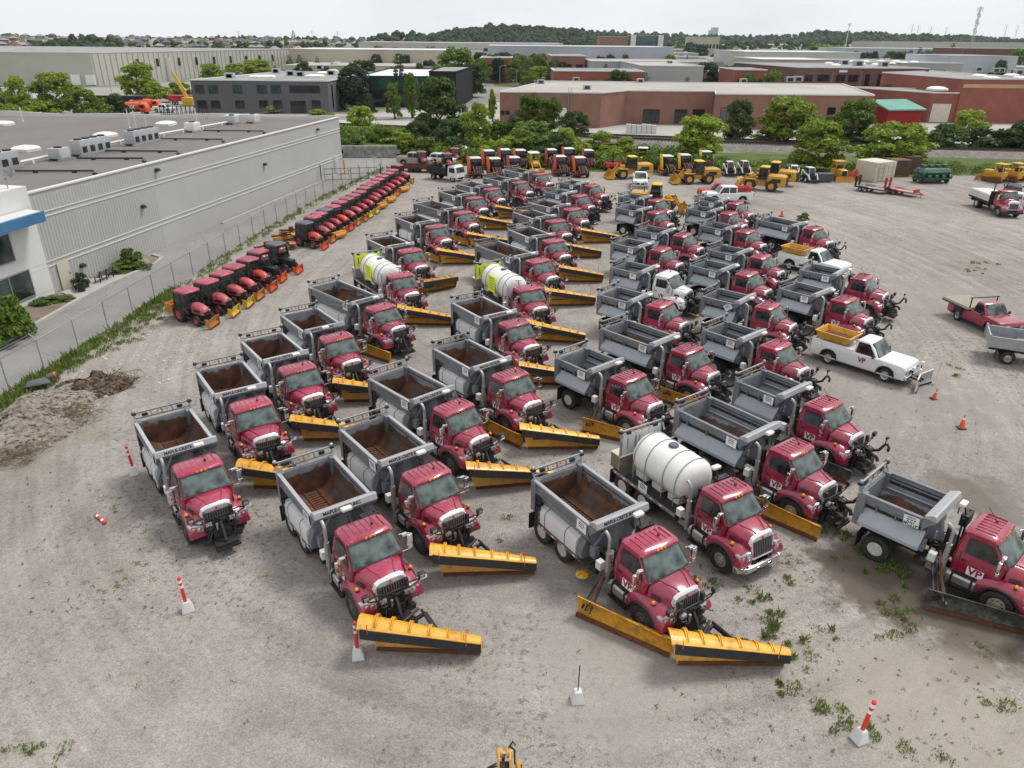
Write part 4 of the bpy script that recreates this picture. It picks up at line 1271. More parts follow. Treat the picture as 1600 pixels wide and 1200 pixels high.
# weeds: strip by the fence, tufts on the gravel
def blades(name, spots, mk, seed, kind='stuff', label=None, cat=None):
    rs = np.random.RandomState(seed)
    V = []
    for x, y, z, r, n, h in spots:
        a, q = rs.uniform(0, 6.283, n), np.sqrt(rs.rand(n)) * r
        p = np.stack([x + q * np.cos(a), y + q * np.sin(a), np.full(n, z)], 1)
        hh = h * (.4 + .8 * rs.rand(n)) * (1.15 - q / (r + 1e-6) * .7)
        b_ = rs.uniform(0, 6.283, n)
        wv = np.stack([np.cos(b_), np.sin(b_), 0 * b_], 1) * (.02 + .07 * h * rs.rand(n))[:, None]
        tip = p + np.stack([rs.normal(scale=.35, size=n) * hh, rs.normal(scale=.35, size=n) * hh, hh], 1)
        mid = (p + tip) / 2
        V.append(np.stack([p, mid + wv, tip, mid - wv], 1))
    V = np.concatenate(V).reshape(-1, 3)
    o = link(name, mesh_np(name, V, np.arange(len(V)).reshape(-1, 4), [M[mk]]))
    return tag(o, label, cat, None, kind)
sp, dry = [], []
fence = [(-28.75, 20), (-28.7, 37.4), (-28.4, 40.3), (-28.15, 43.7), (-28.0, 47.2), (-27.2, 60), (-26.3, 77), (-24.4, 95), (-20.6, 117)]
def fence_x(y):
    for (a, b0), (c, d) in zip(fence, fence[1:]):
        if b0 <= y <= d: return a + (c - a) * (y - b0) / (d - b0)
    return -20
for i in range(620):
    y = 30 + 26 * rs.rand() ** 1.1
    wmax = 1.5 + 3.0 * max(0, 1 - abs(y - 48) / 6)
    d = rs.rand() ** 1.5 * wmax + .15
    sp.append((fence_x(y) + d, y, 0, rs.uniform(.15, .45), 26, rs.uniform(.25, .6) * (1.2 - d / 3)))
for i in range(330):
    y = 56 + 62 * rs.rand()
    sp.append((fence_x(y) + rs.rand() ** 2 * 1.2 + .1, y, 0, rs.uniform(.15, .4), 14, rs.uniform(.2, .55)))
for i in range(500):
    y = 48 + 60 * rs.rand()
    sp.append((fence_x(y) + rs.uniform(3.5, 7.5), y, 0, rs.uniform(.06, .2), 5, rs.uniform(.04, .12)))
blades('fence_weeds', sp, 'weed', 5, 'stuff')
sp = []
TUFT = [(1125, 898, .55, .35), (1195, 948, .7, .4), (1205, 960, .5, .3), (1228, 1005, .8, .5), (1245, 1010, .4, .4), (1222, 1068, .45, .3), (1312, 1138, .45, .35), (1285, 1112, .4, .3), (1300, 1105, .3, .3), (1330, 1120, .3, .2), (1388, 893, .9, .35), (1412, 903, .7, .3), (1365, 888, .5, .3), (1400, 952, .7, .4), (1390, 945, .4, .3),
        (1398, 1003, .5, .25), (1250, 915, .6, .2), (1290, 985, .5, .25), (1270, 1035, .5, .2), (1330, 840, .8, .3), (1305, 830, .6, .25), (1345, 862, .6, .25), (1565, 1107, .3, .25), (1535, 1095, .2, .15), (1240, 880, .5, .15), (1180, 880, .5, .15), (1110, 880, .4, .2), (1160, 925, .5, .2), (1175, 1000, .5, .18), (1215, 990, .5, .2),
        (1540, 415, 1.6, .25), (1520, 425, .9, .2), (1500, 590, .5, .2), (1490, 575, .5, .15), (1535, 1010, .4, .2), (798, 808, .25, .2), (775, 840, .3, .15), (1230, 1075, .5, .3), (1360, 1150, .3, .25), (1480, 1180, .25, .2), (1455, 600, .4, .12), (1420, 1170, .25, .2),
        (1105, 905, .5, .3), (1120, 915, .4, .25), (1420, 985, .5, .2), (1310, 870, .4, .2), (20, 1180, .5, .2), (90, 1190, .5, .2), (60, 1170, .3, .15), (180, 900, 1.2, .06), (140, 800, 1.4, .06), (215, 905, 1.0, .07)]
for px_, py_, r, h in TUFT:
    g = gp(px_, py_)
    n = max(2, int(r * 6))
    for i in range(n):
        a, q = rs.uniform(0, 6.28), r * math.sqrt(rs.rand())
        sp.append((g.x + q * math.cos(a), g.y + q * math.sin(a), -.01, rs.uniform(.1, .3), 34, h * rs.uniform(.5, 1)))
for i in range(1500):                                                            # tiny scattered weeds
    px_, py_ = rs.uniform(30, 1590), 700 + 490 * rs.rand()
    if not (px_ > 1080 and py_ > 830) and not (px_ < 420 and 740 < py_ < 960) and rs.rand() < .94: continue
    g = gp(px_, py_)
    sp.append((g.x, g.y, -.01, rs.uniform(.03, .14), 6, rs.uniform(.04, .13)))
for i in range(500):
    px_, py_ = rs.uniform(1330, 1600), rs.uniform(300, 720)
    g = gp(px_, py_)
    if rs.rand() < .6: sp.append((g.x, g.y, -.01, rs.uniform(.05, .25), 5, rs.uniform(.03, .1)))
blades('gravel_weeds', sp, 'weed', 6, 'stuff')
sp = []
for i in range(900):                                                             # tall grass at the back of the yard
    x = rs.uniform(-14, 120)
    y0 = np.interp(x, [-12, -3, 12, 31, 46, 68, 140], [122, 118, 116, 114.5, 110, 115.5, 113])
    sp.append((x, y0 + rs.rand() ** 1.4 * 9, 0, .6, 12, rs.uniform(.3, .8)))
blades('long_grass', sp, 'weed', 7, 'stuff')
hp = []
for i in range(330):                                                             # the overgrown bank between driveway end, yard and tracks
    x = rs.uniform(-50, 34)
    y0 = 131 if x < -19 else np.interp(x, [-19, -12, -3, 12, 34], [134, 125, 121, 119, 118.5])
    y1 = np.interp(x, [-60, -38, 0, 39], [168, 161, 150, 139])
    k = rs.rand() ** 1.9 * .8
    hp.append((x, y0 + (y1 - y0) * k, (1.75 if x < -19 else 0) + rs.uniform(.1, 1.2) * (1.1 - k)))
leaf_mass('undergrowth', hp, None, None, 'leafm', 90, .27, 9, 'stuff', .8, (.7, 1.6))
# far woods: crowns on low hills
def woods(name, sil, D, depth, seed, n, hilltop=13, base=62.0, mk='farleaf'):
    """sil: skyline as (px, top px); trees fill the slope in front of and under it"""
    rs = np.random.RandomState(seed)
    X0, X1 = wp(sil[0][0], 60, D).x, wp(sil[-1][0], 60, D).x
    sx_ = np.array([wp(a, 60, D).x for a, _ in sil])
    sz_ = np.array([wp(a, c, D).z for a, c in sil])
    ph = np.linspace(0, 2 * math.pi, 7)[:-1]
    ring = [(math.cos(a), math.sin(a)) for a in ph]
    V, F = [], []
    for i in range(n):
        x = rs.uniform(X0, X1)
        k = rs.rand()
        y = D - depth * (1 - k)
        top = np.interp(x, sx_, sz_)
        ground = max(0, (top - hilltop)) * k ** .8
        h = hilltop * rs.uniform(.65, 1.1)
        w_ = h * rs.uniform(.35, .55)
        # two lumps of ragged shell per crown
        for q in range(3):
            ox, oy, oz = rs.uniform(-.5, .5) * w_, rs.uniform(-.5, .5) * w_, rs.uniform(0, .3) * h
            s = rs.uniform(.55, .95)
            b0 = len(V)
            rows = ((.25, .75), (.55, 1.0), (.8, .75), (.95, .35))
            for zz, rr in rows:
                for cx, cy in ring:
                    e = rs.uniform(.65, 1.2)
                    V.append((x + ox + cx * rr * e * w_ * s, y + oy + cy * rr * e * w_ * s, ground + oz * .6 + zz * h * s * rs.uniform(.93, 1.07)))
            for r_ in range(3):
                for c_ in range(6):
                    a, b1 = b0 + r_ * 6 + c_, b0 + r_ * 6 + (c_ + 1) % 6
                    F.append((a, b1, b1 + 6, a + 6))
            F.append(tuple(b0 + 18 + c_ for c_ in range(6)))
    o = link(name, mesh_np(name, V, F, [M[mk]]))
    o['kind'] = 'stuff'
    b = MB()
    secs = []
    for a, c in zip(sx_, sz_):
        g = max(.2, c - hilltop * .8)
        secs.append([(a, D - depth - 30, -1), (a, D - depth * .5, g * .55), (a, D, g), (a, D + depth, -1)])
    b.loft(secs)
    hl = b.build('hill', [M['earth']], smooth=60)
    hl['kind'] = 'structure'
woods('wooded_hill', [(560, 66), (620, 63), (660, 55), (690, 46), (730, 40), (765, 36), (800, 36), (840, 38), (880, 41), (920, 45), (960, 52)], 1350, 260, 11, 1500, 13)
woods('wooded_ridge', [(880, 52), (920, 48), (960, 47), (1010, 48), (1060, 50), (1100, 52), (1150, 54), (1200, 52), (1240, 48), (1270, 45), (1300, 45), (1350, 47), (1400, 48), (1450, 51), (1500, 53), (1540, 56), (1580, 59), (1640, 62), (1700, 63)], 2000, 380, 12, 1900, 16)
woods('wooded_ridge', [(-80, 50), (0, 51), (40, 52), (75, 55), (110, 60), (150, 62)], 1700, 300, 13, 300, 15)
woods('tree_belt', [(85, 62), (105, 57), (130, 52), (155, 51), (172, 54), (190, 58), (200, 62)], 700, 60, 14, 80, 11)
woods('tree_belt', [(585, 54), (595, 43), (612, 42), (628, 41), (640, 48), (652, 44), (668, 52), (690, 58)], 1100, 50, 15, 60, 14)
woods('tree_belt', [(-60, 57), (100, 57), (250, 55), (400, 54), (500, 55), (640, 56)], 1300, 130, 16, 500, 9)
woods('tree_belt', [(-60, 64), (100, 63), (250, 62), (400, 61), (500, 62), (640, 63)], 900, 60, 26, 260, 8)
woods('tree_belt', [(900, 62), (1100, 62), (1300, 60), (1500, 64), (1700, 68)], 1500, 120, 17, 420, 10)

# ================================================================ railway, walls, fences
def poly_strip(name, line, w_, z, mt, h=0.0, kind='structure'):
    b = MB()
    secs = []
    for i, (x, y) in enumerate(line):
        a = Vector(line[max(0, i - 1)])
        c = Vector(line[min(len(line) - 1, i + 1)])
        d = (c - a).normalized()
        n_ = Vector((-d.y, d.x)) * w_ / 2
        if h: secs.append([(x - n_.x * 1.5, y - n_.y * 1.5, z - h), (x - n_.x, y - n_.y, z), (x + n_.x, y + n_.y, z), (x + n_.x * 1.5, y + n_.y * 1.5, z - h)])
        else: secs.append([(x - n_.x, y - n_.y, z), (x + n_.x, y + n_.y, z), (x + n_.x, y + n_.y, z + .12), (x - n_.x, y - n_.y, z + .12)])
    b.loft(secs)
    o = b.build(name, [mt], smooth=0)
    o['kind'] = kind
    return o
LINE = [(-120, 186), (-75, 176.5), (-38, 167), (0, 156), (39, 146), (66, 141.5), (92, 138), (130, 134), (190, 130)]
LINE2 = [(x + .4, y + 4.4) for x, y in LINE]
poly_strip('rail_bed', [(x, y + 2.2) for x, y in LINE], 10.5, .75, M['ballast'], .9)
M['railsteel'] = pm('rail_steel', (.06, .045, .04), .6, .3, .2, 2)
M['sleeper'] = pm('sleeper', (.13, .12, .11), .9, 0, .3, 1)
def track(line, label):
    t_ = thing('railway_track', label, 'railway track', (0, 0, 0))
    for s in (-.75, .75):
        b = MB()
        for (x0, y0), (x1, y1) in zip(line, line[1:]):
            d = Vector((x1 - x0, y1 - y0, 0)).normalized()
            n_ = Vector((-d.y, d.x, 0)) * s
            b.bar(Vector((x0, y0, 1.0)) + n_, Vector((x1, y1, 1.0)) + n_, .12, .22)
        b.build('rail', [M['railsteel']], t_)
    b = MB()
    for (x0, y0), (x1, y1) in zip(line, line[1:]):
        n = int(math.hypot(x1 - x0, y1 - y0) / .65)
        d = Vector((x1 - x0, y1 - y0, 0)).normalized()
        n_ = Vector((-d.y, d.x, 0)) * 1.3
        for i in range(n):
            p = Vector((x0, y0, .80)).lerp(Vector((x1, y1, .80)), i / n)
            b.bar(p - n_, p + n_, .25, .2)
    o = b.build('sleepers', [M['sleeper']], t_, smooth=0)
track(LINE, 'nearer of the two railway tracks running behind the yard')
track(LINE2, 'farther of the two railway tracks running behind the yard')
b = MB()
rb_ = random.Random(9)
for (xa_, ya_), (xb_, yb_) in (((-29.5, 128), (-19.5, 128.6)), ((-60, 126), (-29.5, 128))):
    n = int((xb_ - xa_) / 1.2)
    for r_ in range(3):
        for i in range(n):
            x = xa_ + i * 1.2 + (r_ % 2) * .6
            y = ya_ + (yb_ - ya_) * i / n
            b.box(x + .015, x + 1.185, y + .12 * r_ + rb_.uniform(-.04, .04), y + 1.2, r_ * .62 + .01, r_ * .62 + .605, 0)
tag(b.build('retaining_wall', [M['stone']], bevel=.0, smooth=0), 'retaining wall of grey stone blocks at the end of the driveway', 'wall')
sheet('grass_bank', [(-60, 129), (-19, 129.8), (-19, 156), (-60, 168)], 1.75, M['grass'])
# chain link fence
M['mesh'] = None
def mesh_mat():
    m, t, b = nodes('chain_link')
    p = world_pos(t)
    out = t.nodes['Material Output']
    sp_ = t.nodes.new('ShaderNodeSeparateXYZ')
    t.links.new(p, sp_.inputs[0])
    l = math_(t, 'ADD', sp_.outputs['Y'], sp_.outputs['X'])
    def wire(sgn):
        v = math_(t, 'MULTIPLY', math_(t, 'ADD', l, math_(t, 'MULTIPLY', sp_.outputs['Z'], sgn)), 12.0)
        return math_(t, 'LESS_THAN', math_(t, 'FRACT', v), .04)
    k = math_(t, 'MAXIMUM', wire(1.0), wire(-1.0))
    tr = t.nodes.new('ShaderNodeBsdfTransparent')
    ms = t.nodes.new('ShaderNodeMixShader')
    t.links.new(k, ms.inputs[0])
    t.links.new(tr.outputs[0], ms.inputs[1])
    t.links.new(b.outputs[0], ms.inputs[2])
    t.links.new(ms.outputs[0], out.inputs[0])
    b.inputs['Base Color'].default_value = (.30, .31, .31, 1)
    b.inputs['Metallic'].default_value = .4
    b.inputs['Roughness'].default_value = .5
    return m
M['mesh'] = mesh_mat()
fo = thing('chain_link_fence', 'tall chain link fence between driveway and gravel yard', 'fence', (0, 0, 0))
FH = 2.05
b = MB()
fpts = [Vector((x, y, 0)) for x, y in fence]
posts = []
acc = 0.0
for p, q in zip(fpts, fpts[1:]):
    n = max(1, round((q - p).length / 3.1))
    for i in range(n):
        posts.append(p.lerp(q, i / n))
posts.append(fpts[-1])
for p, q in zip(posts, posts[1:]):
    b.add([p + Vector((0, 0, .03)), q + Vector((0, 0, .03)), q + Vector((0, 0, FH)), p + Vector((0, 0, FH))], [(0, 1, 2, 3)])
b.build('wire_mesh', [M['mesh']], fo, smooth=0)
b = MB()
for p, q in zip(posts, posts[1:]):
    b.tube(p + Vector((0, 0, FH)), q + Vector((0, 0, FH)), .028, 6)
    for k in range(3):
        o_ = Vector((-.10 - .11 * k, 0, FH + .10 + .11 * k))
        b.tube(p + o_, q + o_, .006, 4)
b.build('top_rail', [M['steel']], fo, smooth=60)
pm_ = MB()
pm_.tube((0, 0, 0), (0, 0, FH + .02), .038, 8)
pm_.path([(0, 0, FH), (-.08, 0, FH + .12), (-.33, 0, FH + .38)], .026, 6)
pmm = pm_.mesh('post', [M['steel']])
for p in posts:
    o = link('post', pmm, fo)
    o.location = p
# driveway gate
g = thing('driveway_gate', 'black metal double gate across the driveway at the end of the warehouse', 'gate', (0, 0, 0))
ga, gb = gp(508, 284), gp(590, 281)
b = MB()
for x0, x1 in ((0, .46), (.5, 1)):
    p, q = ga.lerp(gb, x0), ga.lerp(gb, x1)
    for z in (.25, 1.0, 1.75):
        b.bar(p + Vector((0, 0, z)), q + Vector((0, 0, z)), .05, .06)
    for k in np.linspace(0, 1, 4):
        m = p.lerp(q, k)
        b.bar(m + Vector((0, 0, .1)), m + Vector((0, 0, 1.9)), .05, .05)
b.build('leaf', [M['black']], g)
for q in (ga + Vector((-.5, 0, 0)), gb + Vector((.5, 0, 0))):
    b = MB()
    b.tube(q, q + Vector((0, 0, 2.3)), .07, 8)
    b.build('gate_post', [M['black']], g)
b = MB(); b.tube((0, 0, 0), (0, 0, 2.0), .12, 10); b.ball((0, 0, 2.0), .12, 10, 6)
place(b.build('bollard', [M['tyellow']]), gp(539, 272), 0, 'yellow bollard behind the driveway gate', None, 'bollard')
b = MB(); b.box(-.4, .4, -.15, .15, 0, 2.6); b.box(-.42, .42, -.17, .17, 2.6, 2.68)
place(b.build('white_post', [M['white']], bevel=.03), gp(525, 273), 0, 'tall white post at the far warehouse corner', None, 'post')
for px_, by, ty, label in ((1107, 134, 103, 'street lamp, left of a pair above the street'), (1235, 140, 105, 'x')):
    pass
def street_lamp(px_, pyb, pyt, label, side=1):
    B = gp(px_, pyb)
    h = wp(px_, pyt, B.y).z
    t_ = thing('street_lamp', label, 'street lamp', B)
    b = MB()
    b.tube((0, 0, 0), (0, 0, h), .11, 8, 0, .07)
    b.path([(0, 0, h - .2), (side * .8, 0, h + .35), (side * 2.0, 0, h + .45)], .05, 6)
    b.build('pole', [M['steel']], t_)
    b = MB()
    b.box(side * 2.3 - .45, side * 2.3 + .45, -.16, .16, h + .36, h + .52)
    b.build('lamp_head', [M['acgrey']], t_, bevel=.03)
street_lamp(781, 138, 104, 'street lamp left of a pair along the street behind the offices', 1)
street_lamp(807, 142, 109, 'street lamp right of a pair along the street behind the offices', -1)
street_lamp(855, 122, 93, 'street lamp beside the brick block left of centre', 1)
street_lamp(176, 152, 126, 'dark lamp post in front of the pale factory', 1)
# masts and pylons
def mast(px_, pyt, Y, label, r, cat='mast', lattice=False):
    top = wp(px_, pyt, Y)
    t_ = thing('radio_mast', label, cat, (top.x, Y, 0))
    h = top.z
    b = MB()
    if lattice:
        for s in range(3):
            a = s * 2.094
            b.tube((r * math.cos(a), r * math.sin(a), 0), (r * .45 * math.cos(a), r * .45 * math.sin(a), h), .14, 5)
        n = 22
        for k in range(n):
            z0, z1 = h * k / n, h * (k + 1) / n
            for s in range(3):
                a, c = s * 2.094, (s + 1) * 2.094
                k0, k1 = r * (1 - .55 * k / n), r * (1 - .55 * (k + 1) / n)
                b.tube((k0 * math.cos(a), k0 * math.sin(a), z0), (k1 * math.cos(c), k1 * math.sin(c), z1), .08, 4)
    else:
        b.tube((0, 0, 0), (0, 0, h), r, 8, 0, r * .6)
    b.build('pole', [M['steel'] if lattice else M['trimw']], t_)
    b = MB()
    for k in range(6):
        a = k * 1.047
        b.box(1.6 * math.cos(a) - .25, 1.6 * math.cos(a) + .25, 1.6 * math.sin(a) - .2, 1.6 * math.sin(a) + .2, h - 3.0, h - .4)
        b.tube((0, 0, h - 1.5), (1.6 * math.cos(a), 1.6 * math.sin(a), h - 1.5), .07, 5)
    if lattice:
        for z in (h * .62, h * .75, h * .86):
            b.box(-1.3, -.9, -.3, .3, z, z + 2)
            b.box(.9, 1.3, -.3, .3, z - 1, z + .8)
    b.build('antenna', [M['white']], t_)
mast(1533, 10, 560, 'tall lattice radio mast leaning up into the sky at right', 1.1, 'radio mast', True)
mast(1328, 36, 900, 'white pole mast in front of the wooded ridge', .55)
for i, (px_, pyt) in enumerate(((1427, 38), (1436, 39), (1456, 41), (1480, 42), (1574, 39), (1591, 39), (372, 48), (487, 48), (527, 49))):
    Y = 2400
    tp = wp(px_, pyt, Y)
    b = MB()
    h = tp.z
    for sx_ in (-1, 1):
        b.tube((sx_ * 4.0, 0, 0), (sx_ * .8, 0, h * .75), .35, 4)
    b.tube((0, 0, h * .7), (0, 0, h), .5, 4)
    for z, w_ in ((h * .80, 9), (h * .9, 7), (h * .98, 5)):
        b.bar((-w_, 0, z), (w_, 0, z), .4, .5)
    o = b.build('power_pylon', [M['steel']])
    place(o, (tp.x, Y, 0), 0, 'thin power pylon far away on the skyline', 'power pylons on the skyline', 'pylon')

# ================================================================ the plow and dump trucks
# truck space: origin on the ground under the front axle, +Y forwards, +X the passenger side
TYRE = [(.29, -.13), (.40, -.152), (.47, -.158), (.515, -.145), (.535, -.11), (.53, -.06), (.535, -.05), (.535, .05), (.53, .06), (.535, .11), (.515, .145), (.47, .158), (.40, .152), (.29, .13)]
def tyre_mesh(dual=False, k=1.0, kw=1.0, n=26):
    b = MB()
    for dx in ((-.17, .17) if dual else (0,)):
        b.lathe([(r * k, h * kw + dx * kw) for r, h in TYRE], (0, 0, 0), 'X', n, cap=False)
    return b.mesh('wheel', [M['rubber']], smooth=50)
def rim_mesh(mt, sgn, off=0.0, k=1.0, deep=True, kw=1.0):
    b = MB()
    pr = [(.30, .12), (.275, .125), (.262, .06), (.235, .0 if deep else .08), (.17, -.02 if deep else .10), (.13, .02 if deep else .12), (.12, .07 if deep else .17), (.02, .08 if deep else .18)]
    b.lathe([(r * k, sgn * (h * kw + off * kw)) for r, h in pr], (0, 0, 0), 'X', 20)
    for i in range(8):
        a = i * math.pi / 4
        r, h = .19 * k, sgn * ((.0 if deep else .1) * kw + off * kw)
        b.tube((h, r * math.cos(a), r * math.sin(a)), (h + sgn * .035, r * math.cos(a), r * math.sin(a)), .022 * k, 6, 1)
    return b.mesh('rim', [mt, M['black']], smooth=40)
ME = {}
def wheel_meshes():
    ME['tf'], ME['td'] = tyre_mesh(), tyre_mesh(True)
    for s in (1, -1):
        ME['rf', 'd', s] = rim_mesh(M['rimg'], s, 0, 1, False)
        ME['rf', 'b', s] = rim_mesh(M['rimb'], s, 0, 1, False)
        ME['rf', 'w', s] = rim_mesh(M['alu'], s, 0, 1, False)
        ME['rr', s] = rim_mesh(M['rimw'], s, .17, 1, True)
wheel_meshes()
def wheel(parent, x, y, sgn, front, style='d'):
    o = link('wheel', ME['tf'] if front else ME['td'], parent)
    o.location = (x, y, .535)
    r = link('rim', ME['rf', style, sgn] if front else ME['rr', sgn], o)
    return o
T_VP = text_mesh('VP', .40, M['vpink'], .006, .012)
T_MC = text_mesh('MAPLE-CRETE INC.', .18, M['ink'], .004, .005)
T_M21 = text_mesh('MC21P', .17, M['ink'], .004, .003)
T_MCN = text_mesh('MC', .15, M['ink'], .004, .003)
T_FLEET = text_mesh('XAOF', .12, M['placard'], .004, .002)

def chamf(w, y0, y1, z, c):
    return [(-w + c, y0, z), (w - c, y0, z), (w, y0 + c, z), (w, y1 - c, z), (w - c, y1, z), (-w + c, y1, z), (-w, y1 - c, z), (-w, y0 + c, z)]
def cab_parts():
    b = MB()
    b.loft([chamf(*a) for a in ((.93, -1.66, -.30, .92, .06), (.99, -1.72, -.22, 1.05, .09), (1.03, -1.74, -.16, 1.5, .09), (1.02, -1.74, -.05, 1.93, .09),
                                (1.0, -1.73, .0, 2.0, .08), (.93, -1.68, -.36, 2.4, .08), (.885, -1.64, -.60, 2.66, .08), (.90, -1.65, -.50, 2.70, .10),
                                (.89, -1.63, -.52, 2.77, .14), (.80, -1.52, -.62, 2.845, .18), (.5, -1.2, -.8, 2.875, .1))])
    for i in range(7):
        x = -.66 + i * .22
        b.hexa([(x - .022, -1.42, 2.84), (x + .022, -1.42, 2.84), (x + .022, -.72, 2.84), (x - .022, -.72, 2.84), (x - .014, -1.38, 2.895), (x + .014, -1.38, 2.895), (x + .014, -.76, 2.895), (x - .014, -.76, 2.895)])
    for s in (1, -1):                                                       # door seams and handle
        b.bar((s * 1.032, -1.50, 1.10), (s * 1.028, -1.50, 1.98), .012, .015, 1)
        b.bar((s * 1.005, -.34, 1.10), (s * 1.03, -.30, 1.95), .012, .015, 1)
        b.bar((s * 1.045, -1.44, 1.66), (s * 1.045, -1.28, 1.66), .03, .05, 1)
        b.bar((s * .99, -1.50, 1.06), (s * .99, -.34, 1.06), .02, .03, 1)
    b.tube((-.30, -1.0, 2.86), (-.30, -1.0, 2.94), .05, 8, 1)
    b.tube((-.30, -1.0, 2.9), (-.25, -1.35, 3.35), .012, 5, 1)
    cab = b.mesh('cab', [M['maroon'], M['black']], smooth=32)
    # windscreen: curved slab standing proud of the sloping front
    g = MB()
    def ws(z, e):
        k = (z - 2.0) / .66
        yf = .0 - .60 * k
        hw = .965 - .115 * k - e
        return [(-hw, yf - .055, z), (-hw * .6, yf + .016, z), (0, yf + .04, z), (hw * .6, yf + .016, z), (hw, yf - .055, z)]
    def slab(z0, z1, e, o, m):
        q = []
        for z in np.linspace(z0, z1, 4):
            f = ws(z, e)
            q.append([(x, y + o, z2 + o * .5) for x, y, z2 in f] + [(x, y - .12, z2) for x, y, z2 in reversed(f)])
        g.loft(q, m)
    slab(2.0, 2.675, -.005, .03, 1)
    slab(2.055, 2.64, .045, .042, 0)
    for s in (-1, 1):
        g.bar((s * .25 - .2, .02, 2.05), (s * .25 + .25, -.03, 2.13), .02, .02, 1)
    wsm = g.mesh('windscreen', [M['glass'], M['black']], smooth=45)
    sw = {}
    for s in (1, -1):
        g = MB()
        def q(y, z): return (s * (1.012 - (z - 2.0) * .175 + .004), y, z)
        pts = [q(-1.42, 1.98), q(-.24, 1.98), q(-.36, 2.12), q(-.60, 2.56), q(-1.42, 2.56)]
        g.loft([pts, [(p[0] + s * .014, p[1], p[2]) for p in pts]], 0)
        g.bar((s * 1.0, -.62, 1.98), (s * .93, -.66, 2.56), .03, .03, 1)
        sw[s] = g.mesh('side_window', [M['sglass'], M['black']])
    return cab, wsm, sw
CAB, WSM, SWM = cab_parts()
def hood_mesh():
    S = [(-.06, [(0, 2.03), (.45, 2.02), (.74, 1.96), (.90, 1.72), (.92, 1.2)]),
         (.10, [(0, 2.035), (.44, 2.01), (.71, 1.94), (.85, 1.70), (.88, 1.2)]),
         (.42, [(0, 2.0), (.42, 1.965), (.64, 1.88), (.745, 1.65), (.80, 1.1)]),
         (.68, [(0, 1.94), (.40, 1.915), (.57, 1.84), (.65, 1.62), (.70, 1.05)]),
         (.80, [(0, 1.88), (.38, 1.86), (.52, 1.79), (.59, 1.58), (.62, 1.02)])]
    b = MB()
    b.loft([[(x, y, z) for x, z in p] + [(-x, y, z) for x, z in reversed(p[1:])] for y, p in S])
    for s in (1, -1):                                                       # raised hood crease, side vent
        b.path([(s * .50, -.02, 2.02), (s * .42, .3, 1.995), (s * .30, .55, 1.965), (s * .26, .75, 1.91)], .028, 6)
        b.hexa([(s * .80, .05, 1.62), (s * .88, .08, 1.50), (s * .80, .45, 1.50), (s * .77, .42, 1.58), (s * .85, .05, 1.68), (s * .90, .08, 1.52), (s * .82, .45, 1.52), (s * .79, .40, 1.62)], 1)
    return b.mesh('hood', [M['maroon'], M['black']], smooth=50)
HOODM = hood_mesh()
def grille_mesh():
    b = MB()
    # chrome hood lip, tall chrome frame, dark slots and bars
    P = [(0, 1.928), (.405, 1.908), (.56, 1.835), (.635, 1.62)]
    Q = [(0, 1.90), (.395, 1.88), (.55, 1.805), (.625, 1.58)]
    R_ = [(0, 1.83), (.38, 1.81), (.525, 1.73), (.61, 1.50)]
    b.loft([[(x, y, z) for x, z in p] + [(-x, y, z) for x, z in reversed(p[1:])] for p, y in ((P, .755), (Q, .81), (R_, .86))], 3)
    b.hexa([(-.50, .70, .95), (.50, .70, .95), (.50, .98, .95), (-.50, .98, .95), (-.52, .70, 1.70), (.52, .70, 1.70), (.52, .845, 1.70), (-.52, .845, 1.70)], 1)
    for i in range(11):
        x = -.46 + i * .092
        b.bar((x, .975, .98), (x * 1.05, .862, 1.66), .034, .035, 0)
    for s in (1, -1):
        b.bar((s * .52, .975, .96), (s * .57, .855, 1.68), .05, .06, 3)
    b.bar((-.5, .985, .97), (.5, .985, .97), .05, .05, 3)
    b.hexa([(-.05, .87, 1.70), (.05, .87, 1.70), (.05, .90, 1.70), (-.05, .90, 1.70), (-.01, .86, 1.80), (.01, .86, 1.80), (.01, .885, 1.80), (-.01, .885, 1.80)], 2)
    return b.mesh('grille', [M['rimg'], M['black'], M['redlens'], M['cap']], smooth=30)
GRILM = grille_mesh()
def fender_mesh(s):
    b = MB()
    secs = []
    for y, zt in ((-.78, 1.16), (-.62, 1.28), (-.38, 1.37), (0, 1.42), (.35, 1.40), (.62, 1.33), (.84, 1.22), (.99, 1.06)):
        arch = .535 + math.sqrt(max(.0, .64 ** 2 - y * y)) if abs(y) < .62 else .72
        secs.append([(s * .50, y, zt + .14), (s * .80, y, zt + .10), (s * 1.02, y, zt + .02), (s * 1.13, y, zt - .10), (s * 1.17, y, max(zt - .22, arch + .02) if arch < zt - .05 else zt - .12), (s * 1.17, y, min(arch, zt - .1)), (s * .55, y, min(arch, zt - .1))])
    b.loft(secs)
    # dark arch trim
    pts = []
    for i in range(13):
        a = math.pi * (.02 + .96 * i / 12)
        pts.append((s * 1.165, -.665 * math.cos(a), .545 + .66 * math.sin(a)))
    b.path(pts, .055, 6, 1)
    return b.mesh('fender', [M['maroon'], M['black']], smooth=45)
FENM = {s: fender_mesh(s) for s in (1, -1)}
